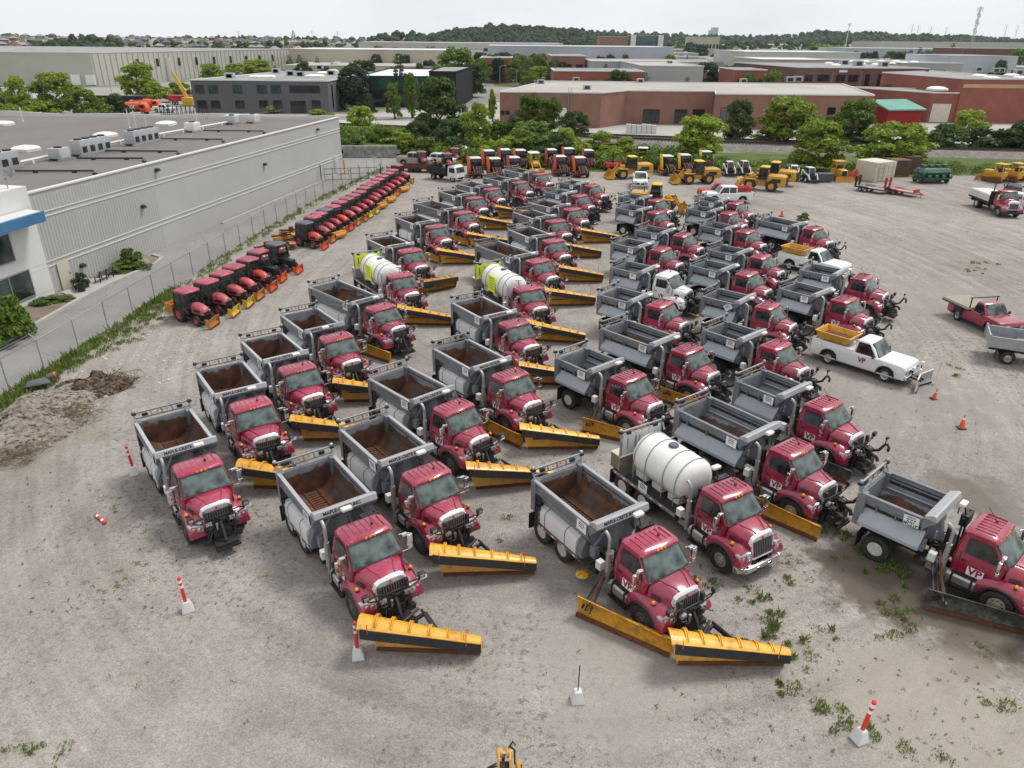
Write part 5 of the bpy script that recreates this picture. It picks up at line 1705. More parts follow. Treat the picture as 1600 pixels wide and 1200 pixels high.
def small_meshes():
    for s in (1, -1):
        b = MB()
        b.loft([[(s * x, y, z) for x, y, z in q] for q in (
            [(.60, .86, .98), (1.12, .74, .98), (1.17, .66, 1.24), (.64, .84, 1.36)],
            [(.62, 1.06, 1.0), (1.10, .95, 1.0), (1.14, .82, 1.2), (.66, 1.0, 1.31)])], 0)
        b.lathe([(.085, 0), (.09, .05), (.02, .07)], (s * .78, .98, 1.13), 'Y', 10, 1)
        b.lathe([(.07, 0), (.075, .05), (.02, .06)], (s * .97, .91, 1.11), 'Y', 10, 1)
        ME['head', s] = b.mesh('headlight', [M['lens'], M['chrome']], bevel=.02)
        b = MB()
        b.box(s * 1.03 - .05, s * 1.03 + .05, .30, .40, 1.42, 1.47, 1)
        b.ball((s * 1.03, .35, 1.52), .075, 8, 5, 0)
        ME['turn', s] = b.mesh('turn_signal', [M['amber'], M['black']])
        b = MB()
        b.path([(s * 1.0, -.36, 2.50), (s * 1.28, -.24, 2.52), (s * 1.36, -.24, 2.50), (s * 1.36, -.24, 1.80), (s * 1.02, -.30, 1.76)], .019, 6, 0)
        b.box(s * 1.36 - .11, s * 1.36 + .11, -.30, -.20, 2.02, 2.42, 0)
        b.box(s * 1.36 - .09, s * 1.36 + .09, -.312, -.302, 2.05, 2.40, 1)
        b.box(s * 1.36 - .09, s * 1.36 + .09, -.29, -.20, 1.82, 1.97, 0)
        b.box(s * 1.18 - .07, s * 1.18 + .13, -.28, -.16, 2.47, 2.57, 0)
        ME['mirror', s] = b.mesh('mirror', [M['chrome'], M['sglass']], bevel=.02)
        b = MB()                                                            # fuel tank with steps
        b.py([(s * .62, .62), (s * 1.08, .60), (s * 1.17, .70), (s * 1.17, .95), (s * 1.08, 1.04), (s * .62, 1.04)], -1.72, -.72, 0)
        for y in (-1.55, -.9):
            b.box(s * 1.12 - .07, s * 1.12 + .075, y - .03, y + .03, .60, 1.05, 1)
        b.box(s * 1.12 - .10, s * 1.12 + .10, -1.7, -.74, .42, .46, 1)
        b.box(s * 1.03 - .10, s * 1.03 + .10, -1.60, -.80, 1.05, 1.09, 1)
        for y in (-1.6, -.84):
            b.bar((s * 1.1, y, .62), (s * 1.18, y, .44), .04, .03, 1)
        ME['tank', s] = b.mesh('fuel_tank', [M['alu'], M['black']], smooth=40)
        b = MB()
        b.box(s * .98 - .30, s * .98 + .30, -.012, .012, .30, 1.05)
        ME['flap', s] = b.mesh('mud_flap', [M['flap']])
    b = MB()
    b.path([(1.10, -1.92, .72), (1.10, -1.92, 2.62), (1.10, -1.95, 2.74), (1.10, -2.05, 2.84), (1.10, -2.16, 2.88)], .065, 10, 0)
    b.path([(1.10, -1.92, 1.05), (1.10, -1.92, 2.1)], .10, 12, 1)
    b.path([(1.10, -1.92, .75), (.9, -1.7, .62), (.6, -1.4, .6)], .06, 8, 1)
    ME['stack'] = b.mesh('exhaust_stack', [M['steel'], M['alu']], smooth=50)
    b = MB()
    b.tube((0, 0, 0), (0, .05, .01), .045, 8)
    ME['marker'] = b.mesh('marker_light', [M['amber']])
    b = MB()
    b.box(-.20, .20, -.10, .12, 0, .13, 0)
    ME['lamp'] = b.mesh('work_light', [M['poly']], bevel=.03)
    # clutter between cab and body: battery boxes, hydraulics, pipes
    rn = random.Random(3)
    b = MB()
    b.box(.48, .95, -2.55, -2.1, .62, 1.02, 1)
    b.box(-.95, -.50, -2.6, -2.0, .58, 1.15, 0)
    b.box(-.5, .45, -2.35, -1.95, 1.0, 1.6, 0)
    b.tube((.25, -2.2, 1.1), (.25, -2.2, 2.25), .10, 10, 0)
    b.bar((-.85, -1.98, 1.0), (-.85, -1.98, 2.65), .07, .07, 0)
    b.bar((-.2, -1.95, 1.0), (-.2, -1.98, 2.55), .06, .06, 0)
    b.box(-.95, -.3, -2.12, -1.86, 2.15, 2.62, 0)
    b.box(.98, 1.22, -2.45, -2.2, 1.15, 1.48, 2)
    for i in range(26):
        p = Vector((rn.uniform(-.9, 1.05), rn.uniform(-2.75, -1.85), rn.uniform(.7, 1.6)))
        q = p + Vector((rn.uniform(-.5, .5), rn.uniform(-.5, .3), rn.uniform(-.6, .3)))
        b.path([p, (p + q) / 2 + Vector((rn.uniform(-.15, .15), rn.uniform(-.15, .15), .1)), q], rn.choice((.018, .025, .035)), 5, rn.choice((0, 0, 0, 3)))
    ME['hyd'] = b.mesh('hydraulics', [M['black'], M['alu'], M['white'], M['rust']], smooth=40)
    # plow hitch in front of the grille
    b = MB()
    for s in (1, -1):
        b.bar((s * .50, 1.12, .42), (s * .50, 1.06, 1.78), .11, .13, 0)
        b.bar((s * .50, 1.12, .55), (s * .55, .5, .8), .09, .12, 0)
        b.bar((s * .28, 1.18, .35), (s * .30, 1.12, 1.25), .08, .10, 0)
        b.path([(s * .46, 1.14, 1.60), (s * .80, 1.14, 1.62), (s * .98, 1.08, 1.50)], .03, 6, 0)
    b.box(-.62, .62, 1.02, 1.18, .92, 1.06, 0)
    b.box(-.75, .75, 1.04, 1.20, .40, .62, 0)
    b.box(-.50, .50, 1.06, 1.14, 1.22, 1.32, 0)
    b.box(-.34, .34, 1.14, 1.30, .58, .98, 0)
    b.bar((-.48, 1.14, 1.5), (.48, 1.14, 1.5), .05, .05, 0)
    b.bar((0, 1.20, 1.30), (0, 1.62, .62), .09, .09, 0)
    b.tube((.16, 1.22, .7), (.16, 1.22, 1.25), .05, 8, 2)
    b.bar((.34, 1.18, .45), (.42, 1.78, .40), .10, .12, 0)
    b.bar((-.34, 1.18, .45), (-.42, 1.78, .40), .10, .12, 0)
    b.bar((-.48, 1.75, .40), (.48, 1.75, .40), .10, .12, 0)
    b.box(-.42, .42, 1.22, 1.75, .50, .56, 0)
    for s, z in ((.45, 1.30), (-.45, 1.30)):
        b.box(s - .11, s + .11, 1.12, 1.24, z - .07, z + .07, 2)
        b.box(s - .09, s + .09, 1.24, 1.25, z - .05, z + .05, 1)
    for i in range(16):
        p = Vector((rn.uniform(-.5, .5), rn.uniform(1.0, 1.25), rn.uniform(.6, 1.5)))
        q = p + Vector((rn.uniform(-.4, .4), rn.uniform(0, .3), rn.uniform(-.5, .2)))
        b.path([p, (p + q) / 2 + Vector((0, .1, rn.uniform(-.1, .15))), q], rn.choice((.015, .022, .03)), 5, 0)
    ME['hitch'] = b.mesh('plow_hitch', [M['black'], M['lens'], M['alu']], smooth=40)
    # open latch hooks carried high on the driver's side
    b = MB()
    b.bar((-.40, 1.15, 1.0), (-.55, 1.75, 1.30), .10, .10, 0)
    b.path([(-.55, 1.70, 1.28), (-.62, 1.85, 1.58), (-.60, 1.98, 1.66), (-.58, 2.08, 1.55), (-.58, 2.08, 1.36)], .065, 6, 0)
    b.path([(-.30, 1.2, .9), (-.28, 1.6, 1.05), (-.24, 1.8, 1.02), (-.22, 1.88, .85)], .08, 6, 0)
    b.bar((.30, 1.15, .9), (.34, 1.7, 1.0), .10, .12, 0)
    b.path([(.34, 1.6, 1.0), (.36, 1.8, .95), (.36, 1.85, .78)], .08, 6, 0)
    b.box(-.55, .55, 1.25, 1.60, .50, .85, 0)
    b.box(-.62, .62, 1.08, 1.2, .5, 1.15, 0)
    b.box(-.40, -.15, 1.2, 1.5, .85, 1.3, 0)
    b.box(.15, .42, 1.2, 1.45, .85, 1.15, 0)
    b.bar((-.64, 1.85, 1.50), (-.70, 1.85, 1.90), .04, .04, 0)
    b.box(-.78, -.60, 1.82, 1.92, 1.88, 1.98, 0)
    ME['hook'] = b.mesh('latch_arm', [M['black']], smooth=40)
    b = MB()                                                                # chrome road bumper
    b.px([(.86, .48), (1.12, .50), (1.16, .62), (1.14, .76), (.86, .78)], -.85, .85)
    for s in (1, -1):
        b.loft([[(s * .85, .86, .48), (s * .85, 1.12, .50), (s * .85, 1.16, .62), (s * .85, 1.14, .76), (s * .85, .86, .78)],
                [(s * 1.20, .70, .50), (s * 1.20, .92, .52), (s * 1.20, .96, .62), (s * 1.20, .94, .74), (s * 1.20, .70, .76)]])
        b.box(s * .3 - .1, s * .3 + .1, 1.155, 1.17, .58, .68, 1)
    ME['bumper'] = b.mesh('bumper', [M['chrome'], M['black']], bevel=.02)
    b = MB()                                                                # plow lamp on its stalk, driver's side
    for s in (-1, 1):
        b = MB()
        b.path([(s * .62, 1.05, 1.3), (s * .95, 1.1, 1.45), (s * 1.05, 1.12, 1.62)], .025, 6, 0)
        b.box(s * 1.05 - .12, s * 1.05 + .12, 1.05, 1.2, 1.60, 1.80, 0)
        b.box(s * 1.05 - .09, s * 1.05 + .09, 1.2, 1.21, 1.63, 1.77, 1)
        if s < 0: b.box(-1.3, -.95, 1.06, 1.09, 1.42, 1.56, 2)
        ME['plamp', s] = b.mesh('plow_lamp', [M['black'], M['lens'], M['placard']], bevel=.012)
small_meshes()

# ---- plows
def lerp(a, b, k): return a + (b - a) * k
PROF = [(.02, .02), (-.12, .16), (-.22, .36), (-.25, .56), (-.20, .76), (-.06, .93), (.10, 1.0), (.26, .99), (.37, .92)]
def front_plow_meshes(body, tall=1.5, low=.72, Ln=3.95):
    """blade space: x along the blade from its tall end, +y the casting face, z up"""
    def sec(s, prof, o=0.0):
        h = lerp(tall, low, s)
        return [(s * Ln + (.42 * (1 - min(1, b_ / .95)) * (1 - s) ** 2 if s < .5 else 0), a * h + o, b_ * h + .03) for a, b_ in prof]
    b = MB()
    ss = [0, .12, .3, .5, .7, .85, 1.0]
    outer = [(a - .035, c + .02 * c) for a, c in PROF]
    b.loft([sec(s, PROF) + list(reversed(sec(s, outer))) for s in ss], 0)
    for s in (.14, .27, .42, .58, .73, .86):                                 # ribs over the back of the curl
        h = lerp(tall, low, s)
        for ds in (-.008, .008):
            b.path([(s * Ln + ds * Ln, (a - .075) * h, (c * 1.055) * h + .03) for a, c in PROF[1:]], .028, 5, 0)
    b.path([(s * Ln, .37 * lerp(tall, low, s), .92 * lerp(tall, low, s) + .04) for s in ss], .03, 6, 0)
    b.bar((.45, .02, .06), (Ln - .03, .02, .06), .04, .16, 1)                 # cutting edge
    h = low                                                                  # small end cap
    b.loft([[(Ln, a * h, c * h + .03) for a, c in PROF], [(Ln + .02, a * h, c * h + .03) for a, c in PROF]], 0)
    for x in (.9, 2.6):                                                      # push frame behind
        b.bar((x, -.30, .42), (1.9, -1.35, .42), .10, .12, 2)
    b.bar((.7, -.30, .40), (2.8, -.30, .40), .12, .12, 2)
    b.tube((1.2, -.32, .8), (1.7, -1.2, .75), .05, 8, 2)
    b.tube((2.35, -.32, .7), (1.8, -1.2, .7), .05, 8, 2)
    main = b.mesh('front_plow', [body, M['rust'], M['black']], smooth=42)
    b = MB()
    q = []
    for s in ss:
        h = lerp(tall, low, s)
        x = s * Ln + (.12 if s == 0 else .02 if s == 1 else 0)
        q.append([(x, .37 * h, .94 * h + .03), (x, .40 * h, .94 * h + .03), (x, .44 * h, .94 * h - .31), (x, .41 * h, .94 * h - .31)])
    b.loft(q, 0)
    fl = b.mesh('rubber_flap', [M['flap']])
    b = MB()
    b.tube((0, 0, 0), (.01, .01, .75), .014, 6)
    st = b.mesh('marker_stake', [M['stake']])
    return main, fl, st
FPM = front_plow_meshes(M['plow'])
FPO = front_plow_meshes(M['wing'], 1.15, 1.0)
def add_front_plow(root, tallend, farend, ms=None, lift=0.0):
    a, c = Vector(tallend), Vector(farend)
    d = (c - a).normalized()
    o = link('front_plow', (ms or FPM)[0], root)
    o.location = (a.x, a.y, lift)
    o.rotation_euler = (0, 0, math.atan2(d.y, d.x))
    # casting face is +y of the blade: it must look forwards
    if (Matrix.Rotation(o.rotation_euler.z, 2) @ Vector((0, 1))).y < 0:
        o.scale = (1, -1, 1)
    link('rubber_flap', (ms or FPM)[1], o)
    for x, y, z in ((.35, .58, .9), (3.5, .42, .72)):
        s = link('marker_stake', (ms or FPM)[2], o)
        s.location = (x, y, z)
    return o
def wing_mesh(body):
    b = MB()
    pr = [(.10, .03), (.02, .10), (-.03, .28), (-.03, .5), (.03, .70), (.08, .74)]
    n = 8
    secs = []
    for i in range(n + 1):
        k = i / n
        h = lerp(1.22, .98, k)
        secs.append([(a, k * 3.55, c * h) for a, c in pr] + [(a - .05, k * 3.55, c * h) for a, c in reversed(pr)])
    b.loft(secs, 0)
    b.box(.04, .12, 0, 3.5, .02, .17, 1)
    for k in (.0, .25, .5, .75, 1.0):
        b.box(-.13, -.04, k * 3.5, k * 3.5 + .03, .12, .68, 0)
    b.box(-.14, -.04, .1, 3.45, .60, .68, 0)
    return b.mesh('wing_plow', [body, M['rust']], smooth=42)
WGM, WGK = wing_mesh(M['wing']), wing_mesh(M['wingk'])
def strut_mesh(a, c):
    b = MB()
    a, c = Vector(a), Vector(c)
    for dy, dz in ((0, 0), (.22, .05), (-.18, -.12)):
        b.bar(a + Vector((0, dy * .5, dz)), c + Vector((0, dy, dz * .3)), .06, .07, 0)
    b.tube(a + Vector((0, .1, .3)), c + Vector((0, .1, .1)), .04, 8, 1)
    return b.mesh('wing_strut', [M['black'], M['rust']])
def add_wing(root, rear, front, mesh):
    a, c = Vector(rear), Vector(front)
    d = (c - a).normalized()
    o = link('wing_plow', mesh, root)
    o.location = (a.x, a.y, 0)
    o.rotation_euler = (0, 0, math.atan2(-d.x, d.y))
    o.scale = (1, (c - a).length / 3.55, 1)
    link('wing_strut', strut_mesh((.75, -2.3, 1.15), (a.x + .02, a.y + .45, .55)), root)
    return o

# ---- dump bodies
def body_mesh(kind, y1):
    """kind a: straight sides; kind b: sloping spill shields along the sides. Runs from y=-2.95 back to y1"""
    y0 = -2.95
    b = MB()
    inn = [(1.13, 2.66), (1.10, 2.30), (1.02, 2.0), (.80, 1.68), (.50, 1.45), (.27, 1.38)]
    if kind == 'a': out = [(1.20, 2.66), (1.20, 2.20), (1.08, 1.88), (.78, 1.45), (.50, 1.20)]
    else: out = [(1.21, 2.66), (1.21, 2.46), (1.10, 2.40), (1.08, 2.12), (.98, 2.06), (.92, 1.45), (.50, 1.20)]
    for s in (1, -1):
        for i in range(len(inn) - 1):                                          # inner skin
            (a, c), (d, e) = inn[i], inn[i + 1]
            b.add([(s * a, y0, c), (s * a, y1, c), (s * d, y1, e), (s * d, y0, e)], [(0, 1, 2, 3)], 1)
        for i in range(len(out) - 1):
            (a, c), (d, e) = out[i], out[i + 1]
            b.add([(s * a, y0, c), (s * a, y1, c), (s * d, y1, e), (s * d, y0, e)], [(0, 1, 2, 3)], 0 if not (kind == 'b' and i == 2) else 2)
        b.box(s * 1.17 - .07, s * 1.17 + .07, y1, y0, 2.655, 2.73, 0 if kind == 'b' else 4)           # top rail
        b.bar((s * 1.125, y1 + .02, 2.50), (s * 1.125, y0 - .02, 2.50), .03, .05, 2)
        if kind == 'a':
            b.bar((s * 1.215, y1, 2.28), (s * 1.215, y0, 2.28), .05, .09, 0)
        else:
            b.loft([[(s * .95, y, 2.10), (s * 1.0, y, 2.13), (s * 1.44, y, 1.60), (s * 1.44, y, 1.46), (s * 1.40, y, 1.46), (s * 1.38, y, 1.58)] for y in (y0 + .18, y1 + .12)], 3)
            b.add([(s * 1.0, y0 + .18, 2.10), (s * 1.42, y0 + .18, 1.58), (s * .9, y0 + .18, 1.46)], [(0, 1, 2)], 0)
            for k in np.linspace(y0 + .55, y1 + .6, 4):
                b.box(s * 1.15 - .055, s * 1.15 + .055, k - .02, k + .02, 2.12, 2.42, 0)
        # rear corner post
        b.loft([[(s * .96, y, 1.18), (s * 1.24, y, 1.30), (s * 1.26, y, 2.66), (s * 1.10, y, 2.74), (s * .96, y, 2.74)] for y in (y1 - .16, y1 + .16)], 0)
    b.add([(.27, y0, 1.38), (.27, y1, 1.38), (-.27, y1, 1.38), (-.27, y0, 1.38)], [(0, 1, 2, 3)], 1)
    b.box(-.5, .5, y1, y0, 1.14, 1.24, 2)
    k = y1 + .2
    while k < y0 - .1:                                                         # conveyor bars along the floor
        b.box(-.26, .26, k, k + .05, 1.385, 1.42, 5)
        k += .17
    for s in (1, -1):
        b.bar((s * .29, y1, 1.42), (s * .29, y0, 1.42), .05, .07, 5)
    # front bulkhead and tailgate
    face = [(x, z) for x, z in inn] + [(-x, z) for x, z in reversed(inn)]
    for y, d in ((y0, -.05), (y1, .05)):
        b.loft([[(x, y - d * .2, z) for x, z in face], [(x, y - d, z) for x, z in face]], 1)
    face = [(x, z) for x, z in out] + [(-x, z) for x, z in reversed(out)]
    b.loft([[(x, y0 + .06, z) for x, z in face], [(x, y0 + .09, z) for x, z in face]], 0)
    b.box(-1.1, 1.1, y1 - .12, y1 - .055, 1.3, 2.70, 0)
    for x in (-.7, 0, .7):
        b.box(x - .05, x + .05, y1 - .2, y1 - .12, 1.35, 2.6, 0)
    # cab protector lip
    b.px([(y0 + .02, 2.56), (y0 + .06, 2.28), (y0 + .38, 2.62), (y0 + .45, 2.66), (y0 + .45, 2.76), (y0 + .02, 2.74)], -1.235, 1.235, 0)
    b.px([(y0 + .05, 2.78), (y0 + .47, 2.765), (y0 + .495, 2.775), (y0 + .43, 2.985), (y0 + .34, 3.0), (y0 + .05, 2.86)], -1.24, 1.24, 4)
    b.hexa([(-.42, y0 + .08, 1.5), (.42, y0 + .08, 1.5), (.20, y0 + .55, 1.5), (-.20, y0 + .55, 1.5), (-.30, y0 + .08, 2.5), (.30, y0 + .08, 2.5), (.16, y0 + .3, 2.62), (-.16, y0 + .3, 2.62)], 0)
    for s in (1, -1):
        b.bar((s * 1.0, y0 + .10, 1.75), (s * .55, y0 + .35, 2.72), .06, .10, 0)
    b.box(.85, 1.1, y0 + .0, y0 + .28, 1.3, 1.75, 0)
    return b.mesh('dump_body', [M['grey'], M['beda' if kind == 'a' else 'bedb'], M['black'], M['panel'], M['lip'], M['rust']], smooth=30)
def side_tank_mesh(y0, y1, s):
    b = MB()
    pr = [(.80, .98), (1.20, .96), (1.27, 1.03), (1.27, 1.56), (1.19, 1.70), (.92, 1.80)]
    b.py([(s * a, c) for a, c in pr], y1 + .1, y0 - .32, 0)
    for y in (y0 - 1.0, y1 + .5):
        b.py([(s * (a + .008), c + .006) for a, c in pr[1:]] + [(s * .95, 1.2)], y - .018, y + .018, 1)
    b.loft([[(s * a, y, c) for a, c in ((.72, 1.0), (1.22, 1.0), (1.25, 1.3), (1.05, 1.78), (.75, 1.8))] for y in (y0 - .30, y0 + .02)], 2)
    b.py([(s * .80, .80), (s * 1.24, .80), (s * 1.24, .92), (s * .80, .92)], y1 + .1, y0 - .25, 2)
    for i in range(int((y0 - y1) / .34)):
        y = y1 + .25 + i * .34
        b.box(s * 1.245 - .004, s * 1.245 + .006, y, y + .15, .83, .89, 3 if i % 2 else 4)
    return b.mesh('side_tank', [M['white'], M['kgrey'], M['grey'], M['redlens'], M['placard']], smooth=32)
def ladder_mesh(y):
    b = MB()
    for k in (0, .32):
        b.bar((1.25, y + k, .95), (1.25, y + k, 2.2), .05, .05)
    for z in np.arange(1.1, 2.2, .27):
        b.bar((1.25, y, z), (1.25, y + .32, z), .04, .06)
    b.box(1.0, 1.24, y - .05, y + .4, .9, 1.6, 0)
    return b.mesh('ladder', [M['black']])
def light_bar_mesh(y1, z=3.08):
    b = MB()
    y = y1 - .16
    for s in (1, -1):
        b.path([(s * 1.18, y + .15, 2.68), (s * 1.2, y, z - .12), (s * 1.2, y, z)], .04, 6, 1)
        b.ball((s * 1.2, y, z + .10), .085, 10, 6, 0)
        b.box(s * 1.2 - .09, s * 1.2 + .09, y - .09, y + .09, z - .05, z + .03, 2)
        b.box(s * .75 - .12, s * .75 + .12, y - .05, y + .05, z - .19, z - .07, 2)
    b.bar((-1.2, y, z + .02), (1.2, y, z + .02), .07, .06, 1)
    b.bar((-1.2, y, z - .26), (1.2, y, z - .26), .05, .06, 1)
    for x in (-.45, 0, .45):
        b.bar((x, y, z - .26), (x + .05, y, z), .04, .05, 1)
    for x in (-.2, 0, .2):
        b.ball((x, y - .03, z - .12), .05, 8, 5, 3)
    return b.mesh('light_bar', [M['lens'], M['steel'], M['black'], M['amber']], smooth=45)
def placard_mesh(mt, wd=.55, ht=.42, n=4):
    b = MB()
    b.box(-wd / 2, wd / 2, -ht / 2, ht / 2, 0, .012, 0)
    rn = random.Random(n)
    for i in range(n):
        y = ht * (.34 - .62 * i / max(1, n - 1)) if n > 1 else 0
        hw = wd * rn.uniform(.22, .40)
        if i == n - 1 and mt is M['placard']: continue
        x = -hw
        while x < hw - .02:                                                    # words too small to read
            k = min(rn.uniform(.05, .11), hw - x)
            b.box(x, x + k, y - .022, y + .022, .012, .0145, 1)
            x += k + .025
    return b.mesh('placard', [mt, M['ink']])
PLW, PLY = placard_mesh(M['placard']), placard_mesh(M['hivis'], 1.05, 1.2, 5)
def arm_mesh(y0, y1):
    b = MB()
    b.path([(1.26, y0 - .1, 2.95), (1.30, y0 - .35, 2.55), (1.30, (y0 + y1) / 2 + .3, 2.2)], .03, 6)
    b.path([(1.22, y0 + .0, 3.0), (1.22, y0 - .3, 2.76), (1.22, y1 + .4, 2.76)], .03, 6)
    return b.mesh('tarp_arm', [M['steel']])
def frame_mesh(yr, axles):
    b = MB()
    for s in (1, -1):
        b.box(s * .42 - .05, s * .42 + .05, yr, .85, .72, 1.0)
        b.bar((s * .42, .85, .85), (s * .35, 1.05, .65), .1, .2)
        b.box(s * .85 - .28, s * .85 + .28, -2.9, -2.5, .72, .98)
    b.box(-.55, .55, -.5, .75, .6, 1.05)
    b.tube((-1.0, 0, .535), (1.0, 0, .535), .08, 8)
    for y in axles:
        b.tube((-1.0, y, .535), (1.0, y, .535), .10, 8)
        b.ball((0, y, .535), .24, 10, 6)
    b.box(-.8, .8, yr, yr + .12, .55, .95)
    for s in (1, -1):
        b.box(s * .95 - .14, s * .95 + .14, yr - .01, yr + .02, .72, .84, 1)
    return b.mesh('frame', [M['black'], M['redlens']])

def make_truck(kind, y1, axles, frontrim='d'):
    """kind a / b dump body, t water tank. y1: rear end of the body"""
    root = thing('plow_truck', 'maroon plow truck', 'truck')
    link('frame', frame_mesh(y1 + .1, axles), root)
    cab = link('cab', CAB, root)
    link('windscreen', WSM, cab)
    for s in (1, -1): link('side_window', SWM[s], cab)
    for x in (-.66, -.16, 0, .16, .66):
        o = link('marker_light', ME['marker'], cab)
        o.location = (x, -.535 - .05 * (abs(x) > .5), 2.755)
    for s in (1, -1):
        b = ME.setdefault(('sign', s), None)
        if b is None:
            q = MB()
            q.box(-.27, .27, -.17, .17, 0, .008)
            b = ME['sign', s] = q.mesh('door_sign', [M['placard']])
        o = put_text('door_sign', b, cab, (s * 1.036, -.92, 1.34), (0, s, 0), (0, 0, 1))
        tm = put_text('lettering', T_VP, cab, (s * 1.046, -.92, 1.34), (0, s, 0), (0, 0, 1))
    hood = link('hood', HOODM, root)
    link('grille', GRILM, hood)
    for s in (1, -1):
        f = link('fender', FENM[s], root)
        link('headlight', ME['head', s], f)
        link('turn_signal', ME['turn', s], f)
        link('mirror', ME['mirror', s], root)
        link('fuel_tank', ME['tank', s], root)
        wheel(root, s * 1.0, 0, s, True, frontrim)
        for y in axles: wheel(root, s * .86, y, s, False)
        o = link('mud_flap', ME['flap', s], root)
        o.location = (0, axles[-1] - .72, 0)
    link('exhaust_stack', ME['stack'], root)
    link('hydraulics', ME['hyd'], root)
    o = link('work_light', ME['lamp'], root)
    o.location = (-.42, -2.18, 2.96)
    ME.setdefault('stalk', MB().path([(-.42, -2.14, 2.97), (-.40, -2.05, 2.8), (-.42, -1.98, 2.5)], .03, 6).mesh('lamp_stalk', [M['black']]))
    link('lamp_stalk', ME['stalk'], root)
    if kind in 'ab':
        body = link('dump_body', body_mesh(kind, y1), root)
        link('light_bar', light_bar_mesh(y1), body)
        if kind == 'a':
            for s in (1, -1): link('side_tank', side_tank_mesh(-3.25, y1 + .35, s), body)
            link('ladder', ladder_mesh(y1 + .18), body)
            put_text('lettering', T_MC, body, (0.15, -2.95 + .467, 2.882), (-1, 0, 0), (0, -.065, .21))
            put_text('placard', PLW, body, (1.262, -3.3, 2.45), (0, 1, 0), (0, 0, 1))
        else:
            put_text('placard', PLW, body, (1.225, -3.28, 2.42), (0, 1, 0), (0, 0, 1))
    return root
def tank_body(root, y1, sign, zc=2.14, r=.98):
    bed = MB()
    bed.box(-1.2, 1.2, y1, -2.5, 1.0, 1.16, 0)
    for s in (1, -1):
        bed.box(s * 1.21 - .02, s * 1.21 + .02, y1, -2.5, .98, 1.12, 1)
        for i in range(12):
            y = y1 + .1 + i * .3
            if y < -2.7: bed.box(s * 1.235 - .004, s * 1.235 + .006, y, y + .14, 1.02, 1.08, 3 if i % 2 else 2)
    bed.box(-.8, -.2, -2.75, -2.35, 1.16, 1.7, 0)
    bed.path([(1.0, -2.5, 1.2), (1.1, -2.2, 1.1), (.9, -2.0, .9)], .06, 8, 0)
    bd = bed.build('tank_bed', [M['black'], M['steel'], M['placard'], M['redlens']], root)
    t = MB()
    ya, yb = y1 + .62, -2.5
    n = 28
    pr = [(.02, ya), (r * .55, ya + .04), (r * .85, ya + .16), (r * .97, ya + .32), (r, ya + .5)]
    m = (ya + yb) / 2
    pr2 = [(a, 2 * m - b) for a, b in reversed(pr)]
    t.lathe(pr + pr2, (0, 0, zc), 'Y', n, 0)
    t.box(-.72, .72, ya + .35, ya + 1.0, 1.18, 1.75, 0)                         # moulded feet
    t.box(-.72, .72, m - .3, m + .3, 1.18, 1.75, 0)
    t.box(-.72, .72, yb - 1.0, yb - .35, 1.18, 1.75, 0)
    t.lathe([(.22, 0), (.22, .08), (.19, .12), (.02, .12)], (0, m, zc + r - .03), 'Z', 16, 1)
    tk = t.build('water_tank', [M['poly'], M['kgrey']], root, smooth=45)
    h = MB()
    for y in (ya + .42, ya + 1.15, yb - 1.15, yb - .42):
        h.path([(1.0 * (r + .02) * math.cos(a) if True else 0, y, zc + (r + .02) * math.sin(a)) for a in np.linspace(0, math.pi, 17)], .022, 6)
        for s in (1, -1):
            h.path([(s * (r + .02), y, zc), (s * (r + .01), y, 1.5), (s * (r - .02), y, 1.16)], .022, 6)
    h.build('hoop', [M['steel']], tk)
    b = MB()                                                                    # tail sign board with light bar above
    y = y1 + .28
    b.box(-1.12, 1.12, y - .03, y + .03, 1.75, 2.98, 0)
    for s in (1, -1):
        b.bar((s * 1.12, y, 1.0), (s * 1.12, y, 3.1), .08, .08, 1)
    for x0, x1 in ((-1.05, -.4), (-.34, .34), (.4, 1.05)):
        b.box(x0, x1, y + .032, y + .045, 1.85, 2.9, 0)
    for x in (-.95, -.75, .1, .3, .75):
        b.box(x, x + .07, y + .046, y + .05, 2.2, 2.75, 2)
    b.build('sign_board', [M['hivis'] if sign else M['white'], M['steel'], M['ink'] if sign else M['steel']], bd)
    link('light_bar', light_bar_mesh(y1 + .45, 3.12), bd)
    b = MB()
    b.box(.35, 1.15, y1 - .3, y1 + .35, 1.16, 1.85, 0)
    b.box(.33, 1.17, y1 - .32, y1 + .37, 1.85, 1.90, 1)
    b.box(-1.0, .3, y1 - .35, y1 + .1, .7, .8, 2)
    for i in range(8):
        b.path([(-.9 + i * .25, y1, 1.2), (-.8 + i * .25, y1 - .3, 1.0), (-.9 + i * .25, y1 - .35, .6)], .03, 5, 2)
    b.build('pump_box', [M['tray'] if not sign else M['steel'], M['cream'], M['black']], bd, smooth=30)
    if sign:
        put_text('placard', PLY, tk, (r + .045, -4.6, zc + .05), (0, 1, 0), (0, 0, 1))
    else:
        put_text('placard', PLW, bd, (1.245, ya + 1.4, 1.30), (0, 1, 0), (0, 0, 1))

